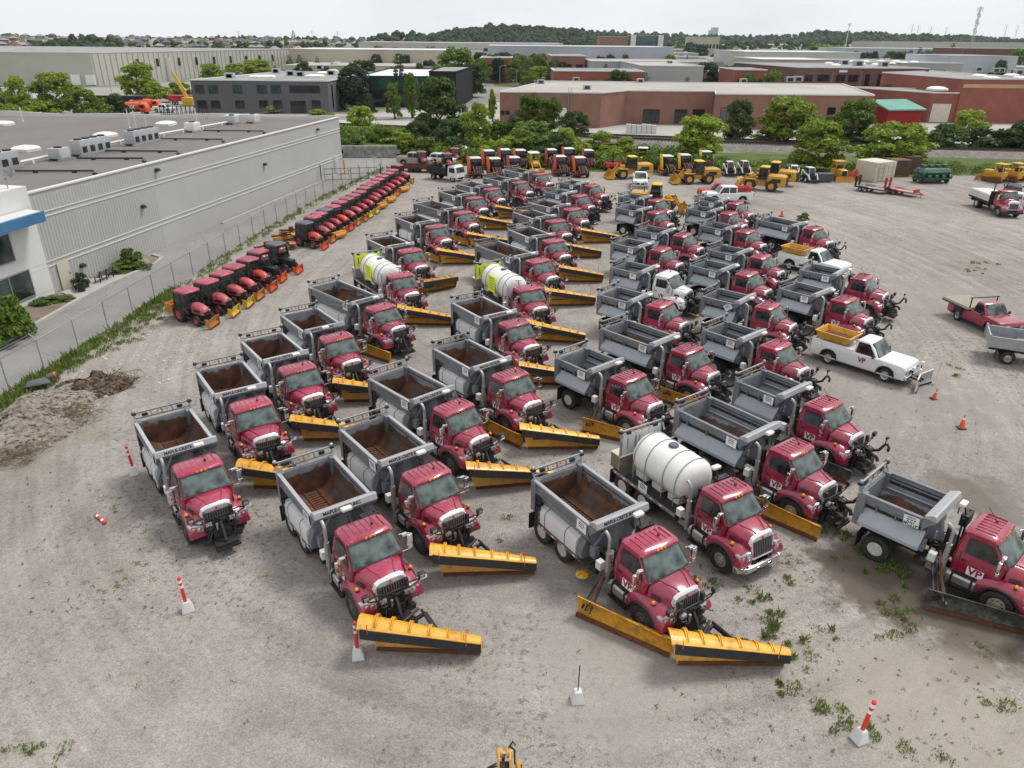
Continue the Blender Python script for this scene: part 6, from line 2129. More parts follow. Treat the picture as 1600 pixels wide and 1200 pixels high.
# ---------------------------------------------------------------- the parked fleet
PLOW = ((1.45, 1.5), (-1.85, 3.85))
WING = ((2.45, -1.85), (1.02, 1.4))
WING2 = ((1.8, -1.35), (1.3, 1.5))
def proto(kind, y1, axles, plow=True, wing=True, rim='d', hook=False):
    r = make_truck(kind, y1, axles, rim)
    link('plow_hitch', ME['hitch'], r)
    for s in (1, -1): link('plow_lamp', ME['plamp', s], r)
    if plow: add_front_plow(r, *PLOW)
    if hook: link('latch_arm', ME['hook'], r)
    return r
TAND, LONG, SING = (-4.53, -5.90), (-5.55, -6.92), (-4.25,)
P = {}
P['a'] = proto('a', -6.4, TAND)
P['al'] = proto('a', -7.8, LONG)
link('tarp_arm', arm_mesh(-2.95, -7.8), P['al'])
P['b'] = proto('b', -5.15, SING, False, True, 'b', True)
P['bt'] = proto('b', -6.4, TAND, False, True, 'b', True)
P['t'] = make_truck('t', -6.5, TAND, 'w')
tank_body(P['t'], -6.5, False)
link('bumper', ME['bumper'], P['t'])
P['ty'] = proto('t', -7.4, (-5.1, -6.47))
tank_body(P['ty'], -7.4, True)
# black worn wing variants are made by swapping materials on the copy
WHITECAB = {M['maroon']: M['cabwhite']}
# kind, roof edge (px), tail bar (px), plow, wing (0 none, 1 yellow, 2 black), heading override, label
FLEET = [
 ('a', 314, 734, 252, 637, 0, 0, None, 'maroon truck with white side tanks and no plow blade, beside the red posts at left'),
 ('a', 397, 637, 344, 564, 1, 0, None, 'maroon tank-sided truck second from the front in the leftmost column'),
 ('a', 470, 579, 410, 519, 1, 0, None, 'maroon tank-sided truck third from the front in the leftmost column'),
 ('a', 531, 530, 468, 479, 1, 0, None, 'maroon tank-sided truck fourth in the leftmost column, just before the long bodied truck'),
 ('al', 602, 482, 508, 436, 0, 1, None, 'maroon truck with long grey body and tarp arm, before the left yellow-signed tanker'),
 ('ty', 630, 432, 564, 388, 1, 0, None, 'maroon tanker with white tank, the left one of the two yellow-signed tankers'),
 ('a', 645, 393, 591, 363, 2, 0, None, 'maroon dump truck directly behind the left yellow-signed tanker, plow blade square across'),
 ('a', 685, 355, 637, 332, 1, 1, None, 'maroon tank-sided truck two behind the left yellow-signed tanker'),
 ('al', 727.5, 333, 662, 310, 1, 1, None, 'maroon truck with long body and tarp arm, three behind the left yellow-signed tanker'),
 ('a', 745, 310, 696, 291, 1, 0, None, 'maroon tank-sided truck behind the farther long bodied truck of the left column'),
 ('a', 772.5, 296, 729, 281, 1, 0, None, 'maroon truck third from the far end of the left column'),
 ('a', 816.6, 285.6, 769, 276, 0, 2, 42, 'maroon truck second from the far end of the left column, black wing beside it'),
 ('a', 847.5, 272.5, 801, 262, 0, 0, 42, 'maroon truck farthest back in the left column, before the yellow backhoe'),
 ('a', 578, 837, 474, 709, 1, 0, None, 'maroon truck with white side tanks and yellow plow, nearest the red post at bottom centre'),
 ('a', 677, 747, 567, 646, 1, 0, None, 'maroon tank-sided truck with yellow plow, second from the front in the second column'),
 ('a', 720, 641, 612, 574, 1, 0, None, 'maroon tank-sided truck third from the front in the second column'),
 ('a', 807, 590, 702, 526, 1, 1, None, 'maroon tank-sided truck whose yellow wing and plow meet in a corner, second column'),
 ('a', 811, 508, 731, 460, 1, 0, None, 'maroon tank-sided truck in front of the right yellow-signed tanker'),
 ('ty', 830, 452.5, 755, 404, 1, 0, None, 'maroon tanker with white tank, the right one of the two yellow-signed tankers'),
 ('al', 847, 409, 759, 372, 1, 0, None, 'maroon truck with long body and tarp arm behind the right yellow-signed tanker'),
 ('a', 870, 377.5, 809, 349, 1, 0, None, 'maroon tank-sided truck two behind the right yellow-signed tanker'),
 ('a', 873, 346.5, 812, 322, 1, 0, None, 'maroon tank-sided truck three behind the right yellow-signed tanker'),
 ('a', 900, 327.7, 836, 308, 1, 0, None, 'maroon truck four behind the right yellow-signed tanker'),
 ('b', 911, 306.5, 862, 293, 0, 0, 44, 'maroon short truck second from the far end of the middle column'),
 ('b', 931, 290.5, 884, 280, 0, 0, 46, 'maroon short truck at the far end of the middle column, near the leftmost wheel loader'),
 ('a', 1032.7, 856, 871, 722, 1, 1, None, 'maroon dump truck at front centre with yellow wing and yellow front plow spread out'),
 ('t', 1153.7, 774, 988.7, 656.5, 0, 0, None, 'maroon tanker with plain white tank, chrome bumper and no plow blade'),
 ('b', 1574.7, 834, 1362, 735.6, 0, 2, None, 'maroon short truck cut off by the right edge, worn black wing blade at its side'),
 ('bt', 1256, 707, 1084, 617.5, 0, 1, None, 'maroon long-bed truck behind the plain white tanker, straight yellow wing beside its front wheel'),
 ('b', 1304, 636, 1165, 572, 0, 2, None, 'maroon short truck with black wing blade, behind the long-bed truck nearest the plain tanker'),
 ('b', 994.8, 592.8, 895.8, 542, 0, 1, None, 'maroon short truck standing apart between the columns behind the plain white tanker'),
 ('bt', 1087, 549, 959, 496.5, 0, 1, None, 'maroon long-bed truck in the third column, two before the white cab truck'),
 ('b', 1226.5, 542.3, 1117, 498.5, 0, 0, None, 'maroon short truck just left of the nearer white pickup'),
 ('b', 1212.6, 479.5, 1111.8, 448.5, 0, 0, None, 'maroon short truck with a tilted white placard on its grey body'),
 ('b', 1332, 470, 1230, 436.5, 0, 0, None, 'maroon short truck right behind the nearer white pickup'),
 ('b', 1359, 435, 1255.6, 411, 0, 0, 48, 'maroon short truck in front of the farther white pickup'),
 ('b', 1178, 429, 1091, 402.5, 0, 0, None, 'maroon short truck right of the white cab truck'),
 ('b', 1199.4, 402, 1117, 379, 0, 0, None, 'maroon short truck just left of the farther white pickup'),
 ('b', 1175, 362.5, 1113, 342, 0, 0, 44, 'maroon short truck third from the far end of the fourth column'),
 ('b', 1147, 334, 1087, 322, 0, 0, 46, 'maroon short truck second from the far end of the fourth column'),
 ('b', 1157, 318, 1094, 304, 0, 0, 48, 'maroon short truck at the far end of the fourth column by the white crew pickup'),
 ('bt', 1279.7, 358, 1190.6, 333.4, 0, 0, None, 'maroon long-bed truck at the open right side, behind the farther white pickup'),
 ('b', 1075.6, 368, 1006, 350, 0, 0, None, 'maroon short truck two behind the white cab truck, set back to the right'),
 ('b', 1042, 390.6, 972.5, 370, 0, 0, None, 'maroon short truck directly behind the white cab truck'),
 ('b', 1053, 430, 974, 406.5, 0, 0, None, 'white cab plow truck with grey dump bed, the only white one of its kind'),
 ('b', 1043.7, 477, 959, 448, 0, 0, None, 'maroon short truck directly in front of the white cab truck'),
 ('b', 1032.5, 332.5, 974, 316.5, 0, 0, 44, 'maroon short truck second from the far end of the third column, rear wheel visible'),
 ('b', 1032.5, 313.7, 979, 299.7, 0, 0, 46, 'maroon short truck at the far end of the third column before a yellow loader'),
]
used = set()
frn = random.Random(31)
def place_fleet():
    for i, (k, ax, ay, bx, by, pl, wg, hd, label) in enumerate(FLEET):
        A, B = gp(ax, ay, 2.77), gp(bx, by, 3.10)
        d = (A - B)
        h = math.atan2(d.x, -d.y)
        if hd: h = R(hd)
        dv = Vector((math.sin(h), -math.cos(h), 0))
        loc = Vector((A.x, A.y, 0)) + dv * .54
        skip = set()
        if pl != 1: skip.add('front_plow')
        swap = {}
        if label.startswith('white cab'): swap.update(WHITECAB)
        o = copy_tree(P[k], None, skip, swap)
        o.name = 'tank_truck' if k[0] == 't' else 'plow_truck'
        place(o, loc, math.pi + h, label, 'plow trucks parked in the yard', 'tank truck' if k[0] == 't' else 'plow truck')
        for k in KIDS[o]:
            nm = k.name.split('.')[0]
            if nm == 'front_plow': k.rotation_euler.z += frn.uniform(-.05, .05)
            if nm in ('work_light', 'lamp_stalk'):
                if i % 5 == 3: k.location.x += .55
            if nm == 'dump_body':
                for q in KIDS.get(k, []):
                    if q.name.startswith('placard'): q.rotation_euler.rotate_axis('Z', frn.uniform(-.06, .06) + (.7 if i == 33 else 0))
                    if q.name.startswith('light_bar'): q.rotation_euler.y = frn.uniform(-.012, .012)
        if pl == 2: add_front_plow(o, (1.5, 2.0), (-2.1, 2.0), FPO)
        if wg: add_wing(o, *(WING if i in (25, 27, 30) else WING2), WGK if wg == 2 else WGM)
        if i == 25:
            b = MB()
            b.lathe([(.24, .0), (.26, .03), (.20, .08), (.05, .10)], (0, 0, 0), 'Z', 14, 0)
            for q in range(6):
                a = q * math.pi / 3
                b.bar((0, 0, .11), (.24 * math.cos(a), .24 * math.sin(a), .09), .02, .05, 0)
            s = b.build('spinner', [M['plow']], o)
            s.location = (1.25, -3.1, .35)
        if i == 27: put_text('lettering', T_M21, [c for c in KIDS[o] if c.name.startswith('dump_body')][0], (1.243, -3.28, 2.28), (0, 1, 0), (0, 0, 1))
        used.add(i)
    def rm(o):
        for k in KIDS.get(o, []): rm(k)
        bpy.data.objects.remove(o)
    for o in P.values(): rm(o)
place_fleet()

# ================================================================ tractors, loaders, cars, small things
def rz_of(d): return math.atan2(-d.x, d.y)
def add_wheel(parent, x, y, r, wd, rimmat, n=22, rim_r=.55):
    k = ('w', round(r, 3), round(wd, 3), rimmat)
    if k not in ME:
        b = MB()
        b.lathe([(r * rim_r, -wd * .4), (r * .9, -wd * .5), (r, -wd * .36), (r, wd * .36), (r * .9, wd * .5), (r * rim_r, wd * .4)], (0, 0, 0), 'X', n, cap=False)
        for i in range(16):                                                     # lugs
            a = i * 2 * math.pi / 16
            c, s_ = math.cos(a), math.sin(a)
            b.bar((-wd * .45, c * r * .985, s_ * r * .985), (wd * .45, c * r * .985, s_ * r * .985), .05 * r / .5, .05 * r / .5, 0, up=(0, c, s_))
        t_ = b.mesh('wheel', [M['rubber']], smooth=40)
        b = MB()
        b.lathe([(.01, -.1 * wd), (r * rim_r * .35, -.05 * wd), (r * rim_r * .8, -.25 * wd), (r * rim_r * 1.02, -.40 * wd), (r * rim_r * 1.04, .40 * wd), (r * rim_r * .8, .25 * wd), (r * rim_r * .35, .3 * wd), (.01, .32 * wd)], (0, 0, 0), 'X', 18)
        ME[k] = (t_, b.mesh('rim', [M[rimmat]], smooth=40))
    o = link('wheel', ME[k][0], parent)
    o.location = (x, y, r)
    q = link('rim', ME[k][1], o)
    if x < 0: q.scale = (-1, 1, 1)
    return o
def make_tractor(roof='kpink', hood='kred', blade='bladey', open_hood=False, box=False, black=False):
    t_ = thing('tractor', 'tractor', 'tractor')
    b = MB()
    b.box(-.28, .28, -.9, 1.25, .38, .72)
    b.box(-.62, .62, -1.15, -.65, .55, .62)
    b.tube((-.55, .9, .36), (.55, .9, .36), .07, 8)
    b.tube((-.6, -.85, .55), (.6, -.85, .55), .1, 8)
    for s in (1, -1):
        b.bar((s * .3, 1.1, .45), (s * .35, 1.85, .38), .08, .12)
        b.box(s * .52 - .16, s * .52 + .16, .0, .5, .42, .5)
        b.bar((s * .3, -1.1, .5), (s * .45, -1.7, .55), .06, .08)
    b.build('chassis', [M['black']], t_)
    b = MB()
    def sec(z, w_, y0, y1): return chamf(w_, y0, y1, z, .08)
    b.loft([sec(.66, .60, -1.1, .12), sec(.95, .70, -1.22, .2), sec(1.25, .72, -1.25, .2), sec(2.12, .66, -1.15, .02)])
    cab = b.build('cab', [M['sglass']], t_)
    b = MB()
    for s in (1, -1):
        for y0, y1 in ((.19, .02), (-1.2, -1.12), (-.45, -.45)):
            b.bar((s * .72, y0, 1.0), (s * .66, y1, 2.14), .06, .06)
        b.bar((s * .70, -1.2, 1.25), (s * .70, .18, 1.25), .05, .05)
    b.bar((-.7, .2, 1.2), (.7, .2, 1.2), .05, .05)
    b.bar((-.7, -1.22, 1.3), (.7, -1.22, 1.3), .06, .06)
    b.build('cab_frame', [M['black']], cab)
    b = MB()
    b.loft([chamf(.66, -1.18, .05, 2.10, .12), chamf(.70, -1.24, .14, 2.2, .14), chamf(.70, -1.22, .12, 2.27, .16), chamf(.58, -1.1, .0, 2.34, .2)])
    b.build('roof', [M[roof]], t_, smooth=50)
    b = MB()
    for s in (1, -1):
        b.box(s * .7 - .06, s * .7 + .06, .22, .30, 2.08, 2.18)
        b.path([(s * .72, .1, 1.8), (s * 1.0, .2, 1.85)], .015, 5)
        b.box(s * 1.02 - .07, s * 1.02 + .07, .16, .20, 1.65, 1.95)
    b.build('mirror', [M['black']], t_)
    b = MB()
    S = [(.16, .36, 1.42), (.5, .37, 1.45), (.95, .36, 1.38), (1.28, .32, 1.25), (1.42, .24, 1.08)]
    b.loft([[(-w_, y, .78), (-w_ * 1.02, y, z - .18), (-w_ * .6, y, z), (0, y, z + .03), (w_ * .6, y, z), (w_ * 1.02, y, z - .18), (w_, y, .78)] for y, w_, z in S], 0)
    b.box(-.25, .25, 1.40, 1.46, .72, 1.02, 1)
    for s in (1, -1):
        b.box(s * .2 - .08, s * .2 + .08, 1.38, 1.45, 1.02, 1.12, 2)
        b.box(s * .375 - .01, s * .375 + .012, .45, 1.1, .9, 1.1, 1)
        b.box(s * .385 - .01, s * .385 + .012, .28, .42, 1.08, 1.22, 2)
    o = b.build('hood', [M[hood], M['black'], M['lens']], t_, smooth=50)
    if open_hood:
        o.rotation_euler = (R(-35), 0, 0)
        o.rotation_euler = (R(32), 0, 0)
        o.location = (0, -.55 + .15, .62 - .35)
        b = MB()
        b.box(-.3, .3, .2, 1.35, .7, 1.08)
        b.build('engine', [M['black']], t_, bevel=.05)
    for s in (1, -1):
        b = MB()                                                                # rear mudguards
        b.path([(s * .66, -.85 + .64 * math.cos(a), .55 + .62 * math.sin(a)) for a in np.linspace(.2, 2.9, 9)], .10, 6)
        b.build('mudguard', [M['black']], t_, smooth=60)
        add_wheel(t_, s * .62, -.85, .55, .34, 'kred')
        add_wheel(t_, s * .56, .9, .36, .24, 'kred')
    b = MB()
    if blade == 'broom':
        b.tube((-.75, 2.05, .38), (.75, 2.05, .38), .30, 12, 0)
        b.box(-.78, .78, 1.75, 2.2, .66, .72, 0)
        b.box(-.2, .2, 1.6, 1.9, .3, .6, 1)
        b.build('sweeper', [M['bladeo'], M['black']], t_)
    else:
        pr = [(.10, .06), (.02, .18), (-.02, .36), (.03, .56), (.14, .68)]
        b.loft([[(x, 2.0 + a, c) for a, c in pr] + [(x, 1.95 + a, c) for a, c in reversed(pr)] for x in (-.58, .58)], 0)
        for x in (-.58, .0, .58):
            b.box(x - .02, x + .02, 1.86, 1.97, .1, .6, 0)
        b.box(-.58, .58, 2.08, 2.12, .03, .14, 1)
        b.v = [(x, y + x * .45 * (y > 1.9), z * 1.12) for x, y, z in b.v]
        b.build('front_blade', [M[blade], M['rust']], t_, smooth=40)
    if box:
        b = MB()
        for x0, x1, y0, y1 in ((-.7, .7, -2.35, -2.28), (-.7, .7, -1.62, -1.55), (-.7, -.63, -2.28, -1.62), (.63, .7, -2.28, -1.62)):
            b.box(x0, x1, y0, y1, .45, 1.15, 0)
        b.box(-.72, .72, -2.38, -1.52, .74, .80, 0)
        b.box(-.63, .63, -2.28, -1.62, .45, .5, 1)
        b.box(-.3, .3, -1.55, -1.2, .5, .8, 1)
        b.build('spreader_box', [M['bladeo'], M['rust']], t_)
    return t_
TR = {}
def tractor_at(key, kw, px_, py_, head, label, dz=2.33):
    if key not in TR: TR[key] = make_tractor(**kw)
    o = copy_tree(TR[key])
    h = R(head)
    rzv = math.pi + h
    g = gp(px_, py_, dz)
    d = Vector((math.sin(h), -math.cos(h), 0))
    place(o, Vector((g.x, g.y, 0)) + d * .58, rzv, label, 'compact tractors along the fence')
    o['category'] = 'tractor'
    return o
K = dict
variants = {'py': K(roof='kpink', hood='kpink2', blade='bladey'), 'po': K(roof='kpink', hood='kpink2', blade='bladeo'), 'pob': K(roof='kpink', hood='kpink2', blade='bladeo', box=True),
            'rr': K(roof='kpink', hood='korange', blade='blade'), 'gr': K(roof='kgrey', hood='korange', blade='blade'), 'oo': K(roof='kpink', hood='korange', blade='blade', open_hood=True),
            'bo': K(roof='kgrey', hood='korange', blade='blade', open_hood=True), 'dr': K(roof='kpink', hood='kred', blade='bladey'), 'dO': K(roof='kpink', hood='kred', blade='broom'), 'gd': K(roof='kgrey', hood='kred', blade='bladeo'), 'dr2': K(roof='kpink', hood='kred', blade='blade')}
M['kpink2'] = pm('sun_faded_hood', (.47, .055, .075), .45, 0, .3, 1.5, (.6, .38, .36), .5, .25, .15)
Z3, Z4 = lambda x, y: (240 + x / 5.714, 360 + y / 5.714), lambda x, y: (440 + x / 6.667, 230 + y / 6.667)
TL = [('pob', *Z3(285, 520), 'nearest tractor of the fence row, faded roof and rusty yellow box behind'),
      ('py', *Z3(465, 440), 'second tractor from the near end of the fence row, yellow front blade'),
      ('py', *Z3(600, 370), 'third tractor from the near end of the fence row, yellow front blade'),
      ('po', *Z3(710, 310), 'fourth tractor from the near end of the fence row, rusty orange blade'),
      ('rr', *Z3(835, 245), 'fifth tractor from the near end of the fence row, orange hood closed'),
      ('oo', *Z3(925, 175), 'tractor with orange hood raised and pink roof in the fence row'),
      ('bo', *Z3(1085, 108), 'tractor with orange hood raised and black roof in the fence row'),
      ('gr', *Z4(235, 775), 'tractor with grey roof next to the rusty attachments in the fence row'),
      ('po', *Z4(320, 715), 'tractor just beyond the grey roofed one by the rusty attachments'),
      ('dO', *Z4(385, 680), 'tractor with rusty sweeper second beyond the grey roofed one'),
      ('gd', *Z4(445, 640), 'tractor with dark roof in the middle of the fence row'),
      ('rr', *Z4(530, 605), 'tractor with red orange blade just beyond the dark roofed one'),
      ('po', *Z4(600, 560), 'tractor second beyond the dark roofed one, yellow brown blade'),
      ('po', *Z4(675, 525), 'tractor third beyond the dark roofed one, yellow brown blade'),
      ('dr', *Z4(740, 490), 'tractor tenth from the far end of the fence row'),
      ('dr', *Z4(805, 455), 'tractor ninth from the far end of the fence row'),
      ('dO', *Z4(850, 415), 'tractor eighth from the far end of the fence row, rusty sweeper in front'),
      ('dr', *Z4(890, 385), 'tractor seventh from the far end of the fence row'),
      ('dO', *Z4(950, 358), 'tractor sixth from the far end of the fence row, orange sweeper'),
      ('dr', *Z4(1000, 325), 'tractor fifth from the far end of the fence row'),
      ('dr2', *Z4(1045, 292), 'tractor fourth from the far end of the fence row, red blade'),
      ('dO', *Z4(1105, 262), 'tractor third from the far end of the fence row'),
      ('dr', *Z4(1150, 232), 'tractor second from the far end of the fence row'),
      ('po', *Z4(1200, 180), 'last tractor at the far end of the fence row')]
for key, px_, py_, label in TL:
    tractor_at(key, variants[key], px_, py_, 60 + trn.uniform(-3.5, 3.5), label)
for px_, py_, label in ((658, 236, 'red roofed tractor behind the champagne pickup at the fence end'), (710, 231, 'dark tractor with red roof beside the round white tank'), (698, 239, 'red roofed tractor behind the white sport utility car')):
    tractor_at('dr', None, px_, py_, 20, label)
def rm_tree(o):
    for k in KIDS.get(o, []): rm_tree(k)
    bpy.data.objects.remove(o)
for o in TR.values(): rm_tree(o)

# rusty implements lying among the tractors
def implement(px_, py_, rz, label):
    b = MB()
    for k in range(3):
        b.bar((-1.2, k * .35, .25 + k * .14), (1.2, k * .35 + .1, .25 + k * .14), .22, .14, k % 2)
    b.bar((-1.0, -.2, .1), (-1.0, 1.2, .5), .12, .12, 0)
    b.bar((1.0, -.2, .1), (1.0, 1.2, .5), .12, .12, 0)
    b.box(.7, 1.3, -.1, .9, .55, .62, 1)
    b.box(-.2, .25, .3, .8, .1, .9, 0)
    place(b.build('plow_attachment', [M['rust'], M['bladeo']]), gp(px_, py_), rz, label, None, 'attachment')
implement(447, 378, .5, 'rusty folded attachment with orange ends, beyond the raised hoods')
implement(442, 392, .4, 'rusty attachment lying in front of the other, beside the raised hood tractors')
implement(424, 394, .9, 'rust brown attachment right behind the black roofed tractor')

implement(455, 370, .2, 'rusty attachment farthest of the pile beside the grey roofed tractor')
implement(437, 402, 1.2, 'rust brown attachment nearest the gravel beside the raised hoods')
# boom mowers
def make_mower(boom='mower', lean=.0):
    t_ = thing('boom_mower', 'mower', 'mower tractor')
    b = MB()
    b.box(-.4, .4, -1.2, 1.9, .55, .95)
    b.tube((-.8, 1.4, .5), (.8, 1.4, .5), .09, 8)
    b.tube((-.9, -1.0, .8), (.9, -1.0, .8), .12, 8)
    b.box(-.9, .9, -2.0, -1.3, .4, 1.2)
    b.build('chassis', [M['black']], t_)
    b = MB()
    b.loft([chamf(.75, -1.4, .2, 1.0, .1), chamf(.82, -1.45, .3, 1.4, .1), chamf(.75, -1.35, .1, 2.55, .1)])
    cab = b.build('cab', [M['sglass']], t_)
    b = MB()
    for s in (1, -1):
        for y0, y1 in ((.28, .08), (-1.42, -1.32)):
            b.bar((s * .82, y0, 1.2), (s * .75, y1, 2.58), .09, .09)
    for x in (-.25, .25):
        b.bar((x, .31, 1.35), (x, .12, 2.5), .04, .04)
    b.bar((-.8, .3, 1.38), (.8, .3, 1.38), .08, .08)
    b.build('cab_frame', [M['black']], cab)
    b = MB()
    b.loft([chamf(.78, -1.45, .2, 2.55, .1), chamf(.82, -1.5, .28, 2.62, .15), chamf(.7, -1.4, .15, 2.70, .2)])
    b.build('roof', [M['trimw']], t_, smooth=50)
    b = MB()
    b.loft([[(-w_, y, .9), (-w_, y, z - .15), (-w_ * .6, y, z), (w_ * .6, y, z), (w_, y, z - .15), (w_, y, .9)] for y, w_, z in ((.25, .42, 1.6), (1.2, .40, 1.55), (1.9, .34, 1.35))], 0)
    b.box(-.3, .3, 1.9, 1.95, .75, 1.25, 1)
    for s in (1, -1): b.path([(s * .5, .3, 1.5), (s * .55, 1.0, 1.5), (s * .5, 1.9, 1.0), (s * .45, 2.0, .6)], .05, 6, 2)
    b.build('hood', [M['black'], M['kgrey'], M['mower']], t_)
    for s in (1, -1):
        add_wheel(t_, s * .85, -1.0, .78, .45, 'mower')
        add_wheel(t_, s * .72, 1.4, .52, .35, 'mower')
    b = MB()
    b.hexa([(.85, .35, .7), (1.25, .35, .7), (1.25, .75, .7), (.85, .75, .7), (.98 + lean, -.1, 2.95), (1.38 + lean, -.1, 2.95), (1.38 + lean, .2, 2.95), (.98 + lean, .2, 2.95)], 0)
    b.bar((.5, .5, .7), (1.1, .5, .8), .2, .2, 1)
    b.tube((.9, .55, .8), (1.0 + lean * .5, .2, 2.0), .06, 6, 1)
    b.box(.8, 1.5, .2, 1.4, .25, .55, 1)
    b.build('boom', [M[boom], M['black']], t_, bevel=.03)
    return t_
MW = {'o': make_mower(), 'r': make_mower('kred', -.12), 'y': make_mower('bladey', 0)}
for k, px_, py_, label in (('o', 744, 276, 'boom mower with orange boom, leftmost of the front row'), ('o', 774, 277, 'boom mower with orange boom, second of the front row'), ('r', 804, 275, 'boom mower with red boom, third of the front row'),
                           ('r', 876, 273, 'boom mower with red boom, right of the yellow backhoe'), ('o', 906, 275, 'boom mower with orange boom at the right end of the front row'),
                           ('o', 765, 263, 'boom mower in the back row behind the leftmost two'), ('r', 790, 261, 'boom mower in the back row with bright red boom'), ('o', 814, 262, 'boom mower in the back row just left of the yellow backhoe'),
                           ('r', 862, 261, 'boom mower in the back row with long red boom, right of the yellow backhoe'), ('o', 889, 259, 'boom mower in the back row behind the front right pair'), ('r', 919, 262, 'boom mower at the right end of the back row')):
    place(copy_tree(MW[k]), gp(px_, py_), math.pi + R(12), label, 'boom mowers parked in front of the trees')
for px_, py_, label in ((1042, 272, 'grey cab mower tractor with white roof behind the middle loader bucket'), (1069, 270, 'grey cab mower tractor behind the middle loader arms'), (1102, 264, 'white roofed mower tractor behind the middle loader cab')):
    place(copy_tree(MW['y']), gp(px_, py_), math.pi + R(8), label, 'boom mowers parked in front of the trees')
for o in MW.values(): rm_tree(o)

# wheel loaders
def make_loader(bucket=True):
    t_ = thing('wheel_loader', 'loader', 'wheel loader')
    b = MB()
    b.loft([chamf(.9, -3.2, -.9, .75, .1), chamf(.95, -3.3, -.8, 1.2, .12), chamf(.92, -3.2, -.8, 2.0, .15), chamf(.7, -2.9, -.9, 2.15, .2)], 0)
    b.box(-.6, .6, -3.4, -3.28, .9, 1.9, 1)
    b.box(-.955, -.94, -2.6, -1.4, 1.2, 1.7, 1)
    b.box(.94, .96, -2.2, -1.7, 1.35, 1.75, 2)
    b.tube((.4, -1.6, 2.1), (.4, -1.6, 2.7), .06, 8, 1)
    b.box(-1.0, 1.0, -1.9, -1.0, .5, .8, 1)
    b.build('engine_housing', [M['tyellow'], M['black'], M['white']], t_, smooth=40)
    b = MB()
    b.box(-.5, .5, -.6, 2.0, .6, 1.2, 0)
    b.box(-.35, .35, .9, 1.6, 1.2, 1.9, 0)
    for s in (1, -1):
        b.bar((s * .45, 1.1, 1.75), (s * .5, 2.1, 1.35), .16, .32, 0)
        b.bar((s * .5, 2.1, 1.35), (s * .55, 2.9, .55), .16, .28, 0)
        b.tube((s * .3, 1.0, 1.3), (s * .3, 2.0, 1.1), .07, 8, 1)
    b.tube((0, 1.1, 1.9), (0, 2.3, 1.75), .08, 8, 1)
    b.bar((0, 2.0, 2.0), (0, 2.6, .9), .14, .2, 0)
    for s in (1, -1):
        b.box(s * .9 - .28, s * .9 + .28, .6, 2.0, 1.42, 1.52, 0)
    b.build('loader_arm', [M['tyellow'], M['black']], t_)
    b = MB()
    b.loft([chamf(.65, -.8, .35, 1.5, .1), chamf(.70, -.85, .45, 2.1, .1), chamf(.62, -.7, .25, 3.0, .1)])
    cab = b.build('cab', [M['sglass']], t_)
    b = MB()
    for s in (1, -1):
        for y0, y1 in ((.44, .26), (-.84, -.7)):
            b.bar((s * .7, y0, 1.5), (s * .62, y1, 3.02), .08, .08)
    b.box(-.72, .72, -.9, .5, 1.42, 1.58)
    b.build('cab_frame', [M['black']], cab)
    b = MB()
    b.loft([chamf(.68, -.8, .35, 3.0, .1), chamf(.72, -.85, .42, 3.08, .1), chamf(.6, -.7, .25, 3.18, .1)])
    b.build('roof', [M['bladey']], t_, smooth=50)
    for s in (1, -1):
        for y in (-1.5, 1.4):
            add_wheel(t_, s * .95, y, .74, .5, 'tyellow', 22, .52)
    if bucket:
        b = MB()
        pr = [(3.75, .12), (2.95, .10), (2.72, .35), (2.70, .8), (2.9, 1.25), (3.05, 1.30)]
        b.loft([[(x, a, c) for a, c in pr] + [(x, a + (.06 if i else 0), c + .06) for i, (a, c) in reversed(list(enumerate(pr)))] for x in (-1.3, 1.3)])
        for x in (-1.3, 1.26):
            b.px([(3.7, .14), (2.95, .12), (2.74, .36), (2.72, .8), (2.92, 1.25)], x, x + .04)
        b.build('bucket', [M['tyellow']], t_, smooth=30)
    return t_
LD = make_loader()
def loader(px_, py_, head, label, z=3.1, dy=.2):
    g = gp(px_, py_, z)
    h = R(head)
    d = Vector((math.sin(h), -math.cos(h), 0))
    place(copy_tree(LD), Vector((g.x, g.y, 0)) + d * dy, math.pi + h, label, 'yellow wheel loaders along the back of the yard')
loader(988, 244, -78, 'yellow wheel loader with bucket down, leftmost, beside the red implement')
loader(1093, 251, -82, 'yellow wheel loader in the middle, bucket lowered to the left')
loader(1196, 260, -118, 'yellow wheel loader right of the bright tree, seen from behind, bucket away')
loader(1213, 253, -118, 'yellow wheel loader partly hidden behind the one seen from behind')
loader(1027, 287, 70, 'yellow wheel loader behind the far trucks of the third column', 3.1)
rm_tree(LD)
